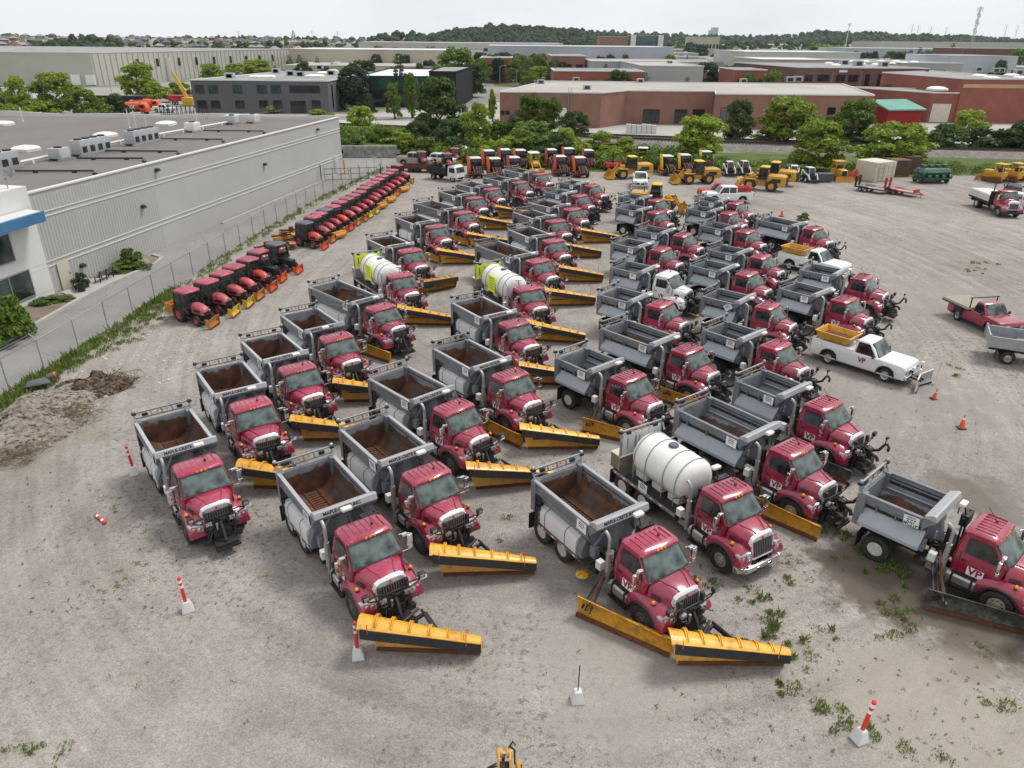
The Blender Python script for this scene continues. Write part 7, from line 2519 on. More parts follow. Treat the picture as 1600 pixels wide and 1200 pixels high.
# backhoe at centre, and another behind the first loader
def make_backhoe():
    t_ = thing('backhoe_loader', 'backhoe', 'backhoe')
    b = MB()
    b.box(-.4, .4, -1.2, 1.6, .6, 1.0, 1)
    b.loft([[(-.4, y, .9), (-.4, y, z), (.4, y, z), (.4, y, .9)] for y, z in ((.3, 1.6), (1.7, 1.35))], 0)
    for s in (1, -1):
        b.bar((s * .6, .2, 1.5), (s * .6, 1.9, .9), .12, .22, 0)
        b.bar((s * .6, 1.9, .9), (s * .6, 2.4, .3), .12, .2, 0)
        for y in (.35, -1.35):
            b.bar((s * .72, y, 1.0), (s * .68, y * .9, 2.65), .10, .10, 0)
        b.bar((s * .72, .35, 1.35), (s * .72, -1.35, 1.35), .08, .08, 0)
    b.bar((-.72, .35, 1.3), (.72, .35, 1.3), .1, .1, 0)
    b.box(-.4, .4, -.8, -.3, 1.0, 1.5, 1)
    b.box(-1.1, 1.1, 2.3, 2.9, .1, .7, 0)
    b.bar((0, -1.5, .8), (.1, -2.2, 2.7), .22, .26, 0)
    b.bar((.1, -2.2, 2.7), (.15, -1.8, 1.2), .18, .2, 0)
    b.build('body', [M['tyellow'], M['black']], t_)
    b = MB()
    b.loft([chamf(.78, -1.5, .5, 2.62, .1), chamf(.82, -1.55, .55, 2.70, .1), chamf(.6, -1.3, .3, 2.78, .1)])
    b.build('roof', [M['walltop']], t_)
    for s in (1, -1):
        add_wheel(t_, s * .8, -.8, .72, .42, 'tyellow', 20)
        add_wheel(t_, s * .75, 1.3, .45, .3, 'tyellow', 20)
    return t_
bh = make_backhoe()
place(bh, gp(834, 267), math.pi + R(10), 'yellow open cab backhoe with white roof between the boom mowers')
bh2 = copy_tree(bh)
place(bh2, gp(1003, 258), math.pi + R(-10), 'tall yellow backhoe with pale roof behind the leftmost wheel loader')
# the digger whose folded boom reaches into the bottom edge of the photo
dg = thing('digger', 'yellow digger boom with hoses and shiny ram rising at the bottom edge', 'digger', gp(788, 1268, 0))
b = MB()
top = 2.35
for s in (1, -1):
    b.hexa([(s * .22 - .03, -1.1, .9), (s * .22 + .03, -1.1, .9), (s * .22 + .03, -.5, .9), (s * .22 - .03, -.5, .9), (s * .14 - .03, -.25, top), (s * .14 + .03, -.25, top), (s * .14 + .03, .1, top), (s * .14 - .03, .1, top)], 0)
    b.tube((s * .2, .02, top - .12), (s * .05, .02, top - .12), .12, 10, 0)
b.box(-.16, .16, -.35, -.1, 1.2, 2.1, 1)
b.bar((.32, -.1, 2.1), (.45, -.6, 1.2), .10, .28, 0)
b.build('boom', [M['tyellow'], M['black']], dg, bevel=.02)
b = MB()
b.tube((-.02, .06, top - .15), (-.12, -.35, 1.0), .055, 10)
b.build('ram', [M['chrome']], dg)
b = MB()
for pts in ([(-.2, -.1, 2.0), (-.42, -.15, 1.9), (-.5, -.3, 1.5), (-.4, -.5, 1.0)], [(-.2, -.1, 1.9), (-.5, -.1, 1.75), (-.58, -.3, 1.4), (-.4, -.5, .9)], [(.12, .1, 2.4), (.25, .05, 2.3), (.26, -.1, 2.0), (.42, -.1, 1.95), (.4, -.4, 1.5)], [(.1, .12, 2.3), (.2, .2, 2.42), (.28, .12, 2.38)]):
    b.path(pts, .025, 6)
b.build('hose', [M['black']], dg, smooth=60)
b = MB()
b.box(-.7, .7, -2.2, -.6, .5, 1.3, 0)
b.box(-.9, -.6, -2.4, -.2, 0, .55, 1)
b.box(.6, .9, -2.4, -.2, 0, .55, 1)
b.build('undercarriage', [M['tyellow'], M['black']], dg, bevel=.06)

# pickups and cars
def make_car(body, kind='pickup', L_=5.9, W=1.0, blade=False, spreader=None, vp=False):
    t_ = thing('pickup_truck' if 'pickup' in kind else 'car', 'x', 'pickup truck' if 'pickup' in kind else 'car')
    hl = L_ / 2
    yf, yr = hl * .62, -hl * .58
    b = MB()
    crew = kind in ('crew_pickup', 'suv')
    if kind == 'suv':
        top = [(-hl, .95), (-hl + .05, 1.05), (hl - 1.2, 1.08), (hl - .1, .92), (hl, .75)]
    else:
        top = [(-hl, 1.16), (-hl + .05, 1.2), (hl - 1.6, 1.22), (hl - .5, 1.2), (hl - .10, 1.14), (hl - .02, 1.0), (hl, .7)]
    def arch(y): return [(y - .56, .42), (y - .48, .74), (y - .25, .90), (y + .25, .90), (y + .48, .74), (y + .56, .42)]
    prof = top + [(hl - .02, .42)] + list(reversed(arch(yf))) + list(reversed(arch(yr))) + [(-hl, .45)]
    secs = [[(x, y * (1 if abs(x) < W else .995), z - (.0 if abs(x) < W * .97 else .05) * (z > .9)) for y, z in prof] for x in (-W, -W * .93, W * .93, W)]
    b.loft(secs, 0)
    b.box(-W * .9, W * .9, hl - .02, hl + .10, .42, .62, 1)
    b.box(-W * .9, W * .9, -hl - .12, -hl + .02, .45, .62, 1)
    b.box(-.55, .55, hl - .03, hl + .03, .66, .95, 2)
    b.box(-W * .98, W * .98, -hl + .3, hl - .3, .38, .46, 2)
    body_o = b.build('body', [M[body], M['chrome'], M['black']], t_, bevel=.03, smooth=40)
    b = MB()
    if kind == 'suv': c0, c1, c2, c3, zt = -hl + .1, -hl + .55, .25, 1.05, 1.72
    elif crew: c0, c1, c2, c3, zt = -1.05, -.97, .80, 1.42, 1.92
    else: c0, c1, c2, c3, zt = -.28, -.18, .62, 1.28, 1.93
    zb = 1.05 if kind == 'suv' else 1.12
    b.loft([chamf(W * .93, c0, c3, zb, .08), chamf(W * .86, c0 + (c1 - c0) * .6, c3 - (c3 - c2) * .55, (zb + zt) / 2 + .1, .08), chamf(W * .76, c1, c2, zt - .04, .1), chamf(W * .6, c1 + .2, c2 - .15, zt, .12)], 0)
    cabm = b.build('cabin', [M[body]], t_, smooth=40)
    g = MB()
    k0, k1 = .14, .86
    def side(s, ya, yb, yc, yd):
        z0, z1 = zb + .06, zt - .12
        w0, w1 = W * .925, W * .80
        p = [(s * w0, ya, z0), (s * w0, yb, z0), (s * w1, yc, z1), (s * w1, yd, z1)]
        g.loft([p, [(q[0] + s * .025, q[1], q[2]) for q in p]])
    for s in (1, -1):
        if crew:
            m = (c0 + c3) / 2 - .15
            side(s, c0 + .22, m - .05, m - .05, c1 + .15)
            side(s, m + .05, c3 - .18, c2 - .02, m + .05)
        else:
            side(s, c0 + .14, c3 - .16, c2 - .03, c1 + .1)
    g.build('side_window', [M['sglass']], cabm)
    g = MB()
    z0, z1 = zb + .05, zt - .08
    g.hexa([(-W * .82, c3 - .05, z0), (W * .82, c3 - .05, z0), (W * .70, c2 + .02, z1), (-W * .70, c2 + .02, z1), (-W * .82, c3 + .03, z0 + .03), (W * .82, c3 + .03, z0 + .03), (W * .70, c2 + .11, z1 + .03), (-W * .70, c2 + .11, z1 + .03)])
    g.build('windscreen', [M['glass']], cabm)
    if kind != 'suv':
        b = MB()                                                                # open load bed: dark liner and raised rim
        b.box(-W * .84, W * .84, -hl + .1, c0 - .06, 1.15, 1.178, 0)
        for s in (1, -1): b.box(s * W * .92 - .07, s * W * .92 + .07, -hl + .05, c0, 1.12, 1.30, 1)
        b.box(-W * .92, W * .92, -hl, -hl + .08, 1.1, 1.30, 1)
        b.build('load_bed', [M['black'], M[body]], t_)
    for s in (1, -1):
        b = MB()
        b.box(s * .78 - .16, s * .78 + .16, hl - .12, hl + .015, .72, .94, 0)
        b.build('headlight', [M['lens']], body_o, bevel=.02)
        b = MB()
        b.box(s * .90 - .07, s * .90 + .07, -hl - .015, -hl + .1, .75, 1.08, 0)
        b.build('tail_light', [M['redlens']], body_o)
        b = MB()
        b.box(s * (W + .12) - .10, s * (W + .12) + .10, c3 - .32, c3 - .22, 1.18, 1.38)
        b.build('mirror', [M['black']], cabm, bevel=.02)
        for y in (yf, yr):
            add_wheel(t_, s * (W - .16), y, .40, .26, 'alu', 20, .6)
        if vp:
            put_text('lettering', T_VP, body_o, (s * (W + .012), .35, .86), (0, s, 0), (0, 0, 1))
    b = MB()
    for s in (1, -1):
        for y in (yf, yr):
            b.path([(s * (W + .005), y + .53 * math.cos(a), .40 + .52 * math.sin(a)) for a in np.linspace(.1, math.pi - .1, 10)], .035, 5)
    b.build('wheel_arch_trim', [M['black']], body_o)
    if spreader:
        b = MB()
        y0, y1, z1 = -hl + .05, -hl + 2.3, 1.74
        for e0, e1 in ((0, .08),):
            secs = [[(-.6, y0 + .25, 1.3), (.6, y0 + .25, 1.3), (.6, y1 - .25, 1.3), (-.6, y1 - .25, 1.3)], [(-.78, y0, z1), (.78, y0, z1), (.78, y1, z1), (-.78, y1, z1)],
                    [(-.82, y0 - .04, z1 + .03), (.82, y0 - .04, z1 + .03), (.82, y1 + .04, z1 + .03), (-.82, y1 + .04, z1 + .03)], [(-.74, y0 + .06, z1 + .03), (.74, y0 + .06, z1 + .03), (.74, y1 - .06, z1 + .03), (-.74, y1 - .06, z1 + .03)],
                    [(-.62, y0 + .2, 1.45), (.62, y0 + .2, 1.45), (.62, y1 - .2, 1.45), (-.62, y1 - .2, 1.45)]]
            b.loft(secs, 0)
            b.box(-.6, .6, y0 + .22, y1 - .22, 1.455, 1.5, 2)
        for x in (-.5, .5):
            b.bar((x, y0 + .3, 1.18), (x, y0 + .3, 1.5), .05, .05, 1)
            b.bar((x, y1 - .1, 1.18), (x, y1 - .1, 1.7), .04, .04, 1)
        b.bar((-.6, y1 - .1, 1.5), (-.6, c0 - .1, 1.35), .03, .03, 1)
        b.bar((.6, y1 - .1, 1.5), (.6, c0 - .1, 1.35), .03, .03, 1)
        b.lathe([(.18, 0), (.24, .16), (.10, .28)], (0, -hl - .28, .82), 'Z', 12, 0)
        b.build('salt_spreader', [M[spreader], M['steel'], M['rust']], t_, smooth=35)
    if blade:
        b = MB()
        for s in (1, -1):
            pr = [(.10, .06), (.0, .2), (-.03, .42), (.04, .66)]
            d = Vector((s * 1.1, .28))
            p0 = Vector((0, hl + .50))
            p1 = p0 + d
            n_ = Vector((-d.y * s, d.x * s)).normalized()
            sec = [[(q.x + n_.x * a, q.y + n_.y * a, c * k) for a, c in pr] + [(q.x + n_.x * (a - .04), q.y + n_.y * (a - .04), c * k) for a, c in reversed(pr)] for q, k in ((p0, 1.05), (p1, 1.2))]
            b.loft(sec, 0)
            b.bar((p0.x, p0.y, .70), (p1.x, p1.y, .78), .07, .07, 1)
            b.bar((p0.x + n_.x * .08, p0.y + n_.y * .08, .06), (p1.x + n_.x * .08, p1.y + n_.y * .08, .06), .05, .10, 2)
            b.bar((p1.x, p1.y, .05), (p1.x, p1.y, .8), .06, .05, 1)
            b.bar((s * .3, hl, .5), (s * .15, hl + .7, .4), .08, .1, 2)
            b.box(s * .62 - .13, s * .62 + .13, hl + .2, hl + .35, 1.05, 1.22, 1)
            b.bar((s * .62, hl + .25, .6), (s * .62, hl + .25, 1.08), .05, .05, 2)
            b.bar((s * .9, hl + 1.1, .7), (s * .98, hl + 1.15, 1.35), .012, .012, 2)
        b.tube((0, hl + .2, .5), (0, hl + .45, 1.0), .08, 8, 1)
        b.build('v_plow', [M['steel'], M['walltop'], M['black']], t_)
    if 'pickup' in kind: t_.scale = (1.03, 1, 1.1)
    return t_
def car_at(o, px_, py_, z, head, dy, label, group=None):
    g = gp(px_, py_, z)
    h = R(head)
    d = Vector((math.sin(h), -math.cos(h), 0))
    place(o, Vector((g.x, g.y, 0)) - d * dy, math.pi + h, label, group)
ga_, gb_ = gp(1290.6, 566.8), gp(1375, 593.7)
hd = math.degrees(math.atan2(gb_.x - ga_.x, -(gb_.y - ga_.y)))
car_at(make_car('white2', 'pickup', 5.9, 1.0, True, 'plow', True), 1359, 534, 1.85, hd, .2, 'white pickup with VP on its door, yellow spreader and open V plow')
car_at(make_car('white2', 'pickup', 5.9, 1.0, False, 'plow', True), 1278, 394, 1.85, hd, .2, 'white pickup with yellow spreader hidden between the far trucks')
car_at(make_car('white2', 'pickup', 5.6, .98, True), 1001, 271, 1.85, -8, .2, 'white pickup facing the camera beside the leftmost wheel loader')
car_at(make_car('white2', 'crew_pickup', 6.0, 1.0, False, 'trailred'), 1135, 293, 1.85, -88, .2, 'white crew cab pickup with red spreader facing left')
car_at(make_car('trailred', 'pickup', 5.2, .95), 1122, 290, 1.7, -95, .2, 'red pickup behind the white crew cab pickup')
car_at(make_car('silver', 'crew_pickup', 5.6, .98), 650, 240, 1.85, 75, .2, 'champagne pickup near the end of the tractor row')
car_at(make_car('white2', 'suv', 4.7, .92), 690, 239, 1.7, 70, -.3, 'white sport utility car behind the small black dump truck')
car_at(make_car('black', 'suv', 4.7, .95), 1586, 287, 1.72, 150, -.3, 'dark sport utility car at the right edge by the yellow dozers')
car_at(make_car('white2', 'suv', 5.0, .98), 1604, 302, 1.75, 25, -.3, 'white van cut by the right edge behind the red flatbed truck')
car_at(make_car('white2', 'crew_pickup', 5.6, .98), 256, 164, 1.85, 80, .2, 'white pickup beyond the warehouse roof beside the orange tank trucks')
car_at(make_car('white2', 'suv', 5.2, 1.0), 244, 157, 1.8, 80, .2, 'white van behind the white pickup beyond the warehouse roof')
# red flatbed pickup at right
fp_ = make_car('maroon', 'pickup', 6.0, 1.06)
fp_.scale = (1.05, 1, 1.14)
for k in list(KIDS[fp_]):
    if k.name.startswith('load_bed'): bpy.data.objects.remove(k); KIDS[fp_].remove(k)
b = MB()
b.box(-1.2, 1.2, -3.6, -.45, 1.16, 1.30, 0)
for i in range(9): b.box(-1.15 + i * .26, -.93 + i * .26, -3.58, -.5, 1.30, 1.325, 0)
b.box(-1.22, 1.22, -3.64, -.42, 1.08, 1.16, 1)
for s in (1, -1):
    b.bar((s * 1.1, -.5, 1.3), (s * 1.1, -.5, 2.1), .07, .07, 1)
    b.box(s * 1.0 - .2, s * 1.0 + .2, -2.1, -1.2, .7, 1.1, 1)
b.bar((-1.25, -.5, 2.05), (1.25, -.5, 2.05), .06, .06, 1)
b.build('flat_deck', [M['wood'], M['black']], fp_)
fp_.scale = (.94, .84, 1.0)
car_at(fp_, 1549, 472, 1.9, 10, .2, 'red pickup with wooden flat deck standing alone at the right')
# grey dump bed cut by the right edge
dt = thing('dump_pickup', 'grey aluminium dump bed truck cut by the right edge, tyre lying inside', 'dump truck')
b = MB()
b.box(-1.1, 1.1, -4.6, -1.2, 1.0, 1.1, 0)
for s in (1, -1):
    b.box(s * 1.12 - .04, s * 1.12 + .04, -4.6, -1.2, 1.1, 1.75, 0)
    for z in (1.2, 1.45, 1.68): b.box(s * 1.17 - .03, s * 1.17 + .03, -4.6, -1.2, z, z + .07, 0)
    b.box(s * 1.14 - .07, s * 1.14 + .07, -4.72, -4.58, .95, 1.85, 0)
b.box(-1.1, 1.1, -4.68, -4.6, 1.1, 1.75, 0)
b.box(-1.1, 1.1, -1.26, -1.2, 1.1, 2.1, 1)
b.build('dump_bed', [M['steel'], M['wood']], dt)
b = MB()
b.lathe([(.28, -.1), (.5, -.12), (.55, -.05), (.55, .05), (.5, .12), (.28, .1)], (0, 0, 0), 'Z', 20, 0, cap=False)
spare = b.build('spare_tyre', [M['lens']])
b = MB()
b.box(-.4, .4, -4.5, 1.8, .62, .95, 0)
b.build('frame', [M['black']], dt)
b = MB()
b.loft([chamf(.98, -1.1, .6, .7, .1), chamf(1.0, -1.1, .9, 1.3, .1), chamf(.8, -1.0, .2, 2.1, .1)], 0)
b.box(-.95, .95, .6, 2.2, .6, 1.35, 0)
b.build('cab', [M['white2']], dt, bevel=.05)
for s in (1, -1):
    add_wheel(dt, s * .9, -3.4, .42, .4, 'alu', 20)
    add_wheel(dt, s * .9, 1.3, .42, .3, 'alu', 20)
    b = MB(); b.box(s * .9 - .25, s * .9 + .25, -4.1, -4.07, .25, .95); b.build('mud_flap', [M['flap']], dt)
h = R(64)
dv = Vector((math.sin(h), -math.cos(h), 0))
g = gp(1571, 568)
place(dt, Vector((g.x, g.y, 0)) + dv * 3.4 + Vector((math.cos(h), math.sin(h), 0)) * .9, math.pi + h)
place(spare, dt.location - dv * 2.6 + Vector((0, 0, 1.22)), 0, 'pale tyre lying in the grey dump bed at the right edge', None, 'tyre')

# red conventional flatbed truck and the white cab-over with a black dump body
def big_truck(label, cabmat, px_, py_, head, body):
    t_ = thing('flatbed_truck', label, 'flatbed truck')
    link('frame', frame_mesh(-7.0, (-5.0,)), t_)
    sw_ = {M['maroon']: M[cabmat]}
    cab = link('cab', CAB, t_)
    link('windscreen', WSM, cab)
    for s in (1, -1): link('side_window', SWM[s], cab)
    hood = link('hood', HOODM, t_)
    link('grille', GRILM, hood)
    for s in (1, -1):
        f = link('fender', FENM[s], t_)
        link('headlight', ME['head', s], f)
        link('mirror', ME['mirror', s], t_)
        link('fuel_tank', ME['tank', s], t_)
        wheel(t_, s * 1.0, 0, s, True, 'w')
        wheel(t_, s * .86, -5.0, s, False)
    b = MB()
    b.px([(.86, .48), (1.12, .50), (1.16, .62), (1.14, .76), (.86, .78)], -1.15, 1.15)
    b.build('bumper', [M['black']], t_)
    b = MB()
    b.path([(1.1, -1.95, .7), (1.1, -1.95, 3.5)], .07, 8)
    b.build('exhaust_stack', [M['black']], t_)
    b = MB()
    b.box(-1.2, 1.2, -7.1, -2.3, 1.05, 1.25, 1)
    for s in (1, -1):
        for z in (1.28, 1.55, 1.82): b.box(s * 1.18 - .05, s * 1.18 + .05, -7.1, -2.35, z, z + .22, 0)
        for y in (-7.0, -5.4, -3.8, -2.4): b.box(s * 1.12 - .02, s * 1.12 + .02, y - .05, y + .05, 1.25, 2.04, 1)
    for k in range(4): b.box(-1.05 + k * .53, -.56 + k * .53, -7.0, -2.4, 1.25, 2.06, 0)
    b.box(-1.2, 1.2, -2.32, -2.25, 1.25, 2.5, 1)
    b.build('stake_bed', [M['walltop'], M['black']], t_)
    g = gp(px_, py_)
    h_ = R(head)
    d_ = Vector((math.sin(h_), -math.cos(h_), 0))
    rt = Vector((-math.cos(h_), -math.sin(h_), 0))
    place(t_, Vector((g.x, g.y, 0)) - rt * 1.1, math.pi + h_)
    return t_
a_, c_ = gp(1511, 318), gp(1557, 337)
big_truck('red flatbed truck with white stake bed alone at the upper right', 'maroon', 1557, 338, math.degrees(math.atan2(c_.x - a_.x, -(c_.y - a_.y))), 'stake')
nt_ = thing('small_dump_truck', 'small white cab-over truck with black dump body at the far left of the yard', 'dump truck')
b = MB()
b.loft([chamf(.98, -.6, 1.05, .6, .1), chamf(1.0, -.62, 1.1, 1.2, .12), chamf(.95, -.6, .95, 2.0, .14), chamf(.85, -.5, .7, 2.25, .15)], 0)
cab = b.build('cab', [M['white2']], nt_, smooth=40)
b = MB()
b.hexa([(-.88, 1.08, 1.25), (.88, 1.08, 1.25), (.82, .96, 1.98), (-.82, .96, 1.98), (-.88, 1.14, 1.27), (.88, 1.14, 1.27), (.82, 1.0, 2.0), (-.82, 1.0, 2.0)])
b.build('windscreen', [M['glass']], cab)
for s in (1, -1):
    b = MB(); b.hexa([(s * .99, -.2, 1.28), (s * .99, .85, 1.28), (s * .95, .75, 1.92), (s * .95, -.2, 1.92), (s * 1.02, -.2, 1.28), (s * 1.02, .85, 1.28), (s * .98, .75, 1.92), (s * .98, -.2, 1.92)]); b.build('side_window', [M['sglass']], cab)
    add_wheel(nt_, s * .85, .35, .42, .28, 'alu', 20)
    add_wheel(nt_, s * .82, -3.2, .42, .5, 'alu', 20)
b = MB()
b.box(-.4, .4, -4.3, .8, .55, .85, 0)
b.box(-1.05, 1.05, -4.4, -.8, .9, 1.0, 0)
for s in (1, -1): b.box(s * 1.04 - .04, s * 1.04 + .04, -4.4, -.8, 1.0, 1.85, 0)
b.box(-1.0, 1.0, -4.42, -4.36, 1.0, 1.8, 0)
b.box(-1.05, 1.05, -.86, -.75, 1.0, 2.35, 0)
b.box(-1.1, 1.1, -.8, .1, 2.33, 2.40, 0)
b.box(-.6, .0, -2.2, -1.4, 1.0, 2.0, 1)
b.build('dump_body', [M['black'], M['acgrey']], nt_)
car_at(nt_, 711, 258, 2.2, 55, .1, 'small white cab-over truck with black dump body at the far left of the yard')

# container, trailers, bins, dozers, skid steers
def corrug(b, x0, x1, y, z0, z1, along='x', d=.04, m=0):
    n = int((x1 - x0) / .14)
    for i in range(n):
        a = x0 + i * (x1 - x0) / n
        c = a + (x1 - x0) / n * .5
        if along == 'x': b.box(a, c, y - d, y + d, z0, z1, m)
        else: b.box(y - d, y + d, a, c, z0, z1, m)
cl_, cr_ = gp(1365.5, 285), gp(1394.5, 282)
ct = thing('shipping_container', 'cream shipping container with closed doors between the bright trees', 'container')
wd = (cr_ - cl_).length
b = MB()
b.box(-wd / 2, wd / 2, 0, 3.6, .05, 2.75)
for s in (1, -1): corrug(b, .2, 3.4, s * wd / 2, .2, 2.6, 'y')
for x in (-wd / 2, wd / 2):
    b.box(x - .06, x + .06, -.05, .1, .0, 2.78)
b.build('box', [M['cream']], ct, smooth=0)
for x0, x1 in ((-wd / 2 + .08, -.01), (.01, wd / 2 - .08)):
    b = MB()
    b.box(x0, x1, -.05, .0, .15, 2.65, 0)
    for k in (.25, .75):
        x = x0 + (x1 - x0) * k
        b.tube((x, -.08, .2), (x, -.08, 2.6), .025, 6, 1)
    for z in (.7, 1.3, 1.9): b.box(x0 + .05, x1 - .05, -.065, -.05, z, z + .06, 1)
    b.build('door', [M['cream'], M['alu']], ct)
d = cr_ - cl_
place(ct, (cl_ + cr_) / 2, math.atan2(d.y, d.x))
def trailer(px_, py_, head, mt, label):
    t_ = thing('flat_trailer', label, 'trailer')
    b = MB()
    b.box(-1.0, 1.0, -2.6, 2.4, .62, .72, 0)
    for s in (1, -1):
        b.bar((s * 1.03, -2.6, .68), (s * 1.03, 2.4, .68), .1, .2, 1)
        b.bar((s * .9, 2.4, .62), (0, 3.6, .55), .1, .14, 1)
        b.box(s * 1.15 - .2, s * 1.15 + .2, -1.9, -.2, .86, .92, 1)
    b.box(-.7, .7, 2.3, 2.5, .7, 1.2, 1)
    b.tube((0, 3.3, 0), (0, 3.3, .7), .05, 6, 1)
    b.build('deck', [M['wood'], M[mt]], t_)
    for s in (1, -1):
        b = MB()
        for i in range(5): b.box(s * .6 - .32 + i * .13, s * .6 - .27 + i * .13, -2.75, -2.65, .7, 2.3)
        for z in np.arange(.75, 2.3, .22): b.box(s * .6 - .33, s * .6 + .33, -2.74, -2.66, z, z + .05)
        b.build('ramp', [M[mt]], t_)
        for y in (-1.5, -.6):
            add_wheel(t_, s * 1.15, y, .36, .24, 'alu', 16)
    g = gp(px_, py_)
    place(t_, g, math.pi + R(head))
    t_.scale = (.82, .82, .82)
trailer(1362, 300, 38, 'black', 'black flat trailer with upright ramps in front of the cream container')
trailer(1408, 304, 32, 'trailred', 'red flat trailer with red upright ramps right of the black one')
def bin_(px_, py_, label, mt, w_=1.4, d_=2.6, h_=2.3, rz=.2, name='scrap_bin'):
    b = MB()
    b.box(-w_, w_, 0, d_, .1, h_, 0)
    corrug(b, -w_ + .05, w_ - .05, 0, .2, h_ - .1)
    for s in (1, -1): corrug(b, .1, d_ - .1, s * w_, .2, h_ - .1, 'y')
    b.box(-w_ - .08, w_ + .08, -.1, d_ + .1, h_, h_ + .1, 0)
    place(b.build(name, [M[mt]], smooth=0), gp(px_, py_), rz, label, None, 'bin')
M['rustbin'] = pm('rust_brown_container', (.14, .075, .055), .8, 0, .4, 1.2, (.25, .18, .14), .4)
bin_(1407, 276, 'rust brown bin right of the cream container', 'rustbin')
bin_(1424, 272, 'dark rust brown bin, farther right of the two', 'rustbin', 1.3, 2.4, 2.5)
bin_(952, 250, 'rust brown upright bin under the tree behind the red implement', 'rustbin', 1.4, 2.0, 2.6)
bin_(1284, 285, 'low grey box with orange crate left of the front-facing bulldozer', 'kgrey', 1.6, 1.2, 1.1, 0, 'tool_box')
gm = thing('green_machine', 'dark green machine with pipes and hoppers standing before the hedge', 'machine')
b = MB()
b.box(-2.3, 2.3, -.8, 1.2, .35, .75, 0)
b.loft([chamf(2.2, -.9, 1.2, .8, .2), chamf(2.4, -1.1, 1.4, 1.5, .2), chamf(2.0, -.6, 1.0, 2.1, .2)], 0)
for x in (-1.6, -.5, .6, 1.7):
    b.tube((x, -1.15, 1.0), (x + .5, -1.15, 1.0), .28, 10, 0)
    b.box(x - .3, x + .3, -.3, .5, 2.0, 2.5, 0)
b.path([(-2.3, -.6, 1.2), (-2.9, -.8, 1.6), (-3.2, -.9, 2.2)], .12, 8, 0)
b.tube((-2.0, -1.3, .75), (2.2, -1.3, .75), .09, 8, 1)
b.tube((-1.8, -1.2, 1.6), (2.0, -1.2, 1.6), .09, 8, 0)
b.build('body', [M['green'], M['black']], gm, bevel=.04)
for s in (1, -1):
    for y in (-.6, .8): add_wheel(gm, s * 2.0, y, .42, .3, 'kgrey', 16)
place(gm, gp(1454, 285), R(8))
def dozer(px_, py_, head, label):
    t_ = thing('bulldozer', label, 'bulldozer')
    for s in (1, -1):
        b = MB()
        b.px([(-1.3, .1), (1.3, .1), (1.5, .35), (1.3, .65), (-1.3, .65), (-1.5, .35)], s * .85 - .22, s * .85 + .22)
        for i in range(12): b.box(s * .85 - .24, s * .85 + .24, -1.3 + i * .23, -1.2 + i * .23, .64, .70)
        b.build('track', [M['rust']], t_)
    b = MB()
    b.box(-.5, .5, -1.2, 1.5, .5, 1.0, 0)
    b.loft([chamf(.5, .1, 1.6, .9, .08), chamf(.5, .1, 1.6, 1.55, .08), chamf(.42, .15, 1.5, 1.65, .1)], 0)
    b.box(-.7, .7, -1.3, .1, .9, 1.5, 0)
    b.box(-.35, .35, 1.58, 1.66, .8, 1.5, 1)
    for s in (1, -1):
        for y in (-1.2, .0): b.bar((s * .65, y, 1.5), (s * .6, y * .9, 2.55), .1, .1, 0)
    b.box(-.35, .35, -.9, -.3, 1.4, 2.0, 1)
    b.build('body', [M['tyellow'], M['black']], t_)
    b = MB(); b.box(-.78, .78, -1.4, .2, 2.55, 2.68); b.build('canopy', [M['tyellow']], t_, bevel=.04)
    b = MB()
    pr = [(.15, .05), (.02, .25), (-.02, .5), (.06, .8)]
    b.loft([[(x, 2.1 + a, c) for a, c in pr] + [(x, 2.05 + a, c) for a, c in reversed(pr)] for x in (-1.4, 1.4)], 0)
    for s in (1, -1): b.bar((s * .95, .3, .35), (s * .95, 2.05, .35), .12, .16, 0)
    b.build('blade', [M['bladeo']], t_)
    place(t_, gp(px_, py_), math.pi + R(head))
dozer(1309, 281, 4, 'yellow bulldozer facing the camera in front of a bright tree')
dozer(1553, 284, -150, 'yellow bulldozer seen from behind near the right edge, left one')
dozer(1580, 283, -160, 'yellow bulldozer near the right edge, middle one beside the dark car')
dozer(1606, 280, -160, 'yellow bulldozer cut by the right edge')
def skid(px_, py_, head, label):
    t_ = thing('skid_steer', label, 'skid steer')
    b = MB()
    b.box(-.55, .55, -1.1, .8, .3, .9, 0)
    for s in (1, -1):
        b.bar((s * .68, -1.0, 1.55), (s * .68, .9, 1.0), .14, .2, 1)
        b.bar((s * .68, .9, 1.0), (s * .62, 1.35, .4), .14, .18, 1)
        b.bar((s * .68, -1.0, .8), (s * .68, -1.0, 1.6), .14, .25, 1)
    b.box(-.8, .8, 1.35, 1.75, .1, .5, 0)
    b.build('body', [M['black'], M['walltop']], t_)
    b = MB()
    b.loft([chamf(.46, -.7, .75, .9, .1), chamf(.48, -.7, .75, 1.5, .1), chamf(.42, -.6, .45, 2.0, .12)])
    c = b.build('cab', [M['sglass']], t_)
    b = MB()
    b.box(-.46, .46, -.65, .5, 1.98, 2.06)
    for s in (1, -1): b.bar((s * .48, .76, .9), (s * .42, .46, 2.0), .08, .08)
    b.build('cab_frame', [M['walltop']], c)
    for s in (1, -1):
        for y in (-.55, .55): add_wheel(t_, s * .75, y, .40, .28, 'walltop', 16)
    place(t_, gp(px_, py_), math.pi + R(head), None, 'skid steers at the back of the yard')
skid(1138, 274, 0, 'skid steer left of a pair beside the grassy back edge')
skid(1161, 273, 5, 'skid steer right of a pair beside the grassy back edge')
skid(1238, 281, -20, 'skid steer with dark cab under the bright tree')
skid(1263, 284, 10, 'skid steer with pale arms just left of the low grey box')
ri = thing('red_implement', 'red farm implement with many arms left of the first wheel loader', 'implement')
rn = random.Random(4)
b = MB()
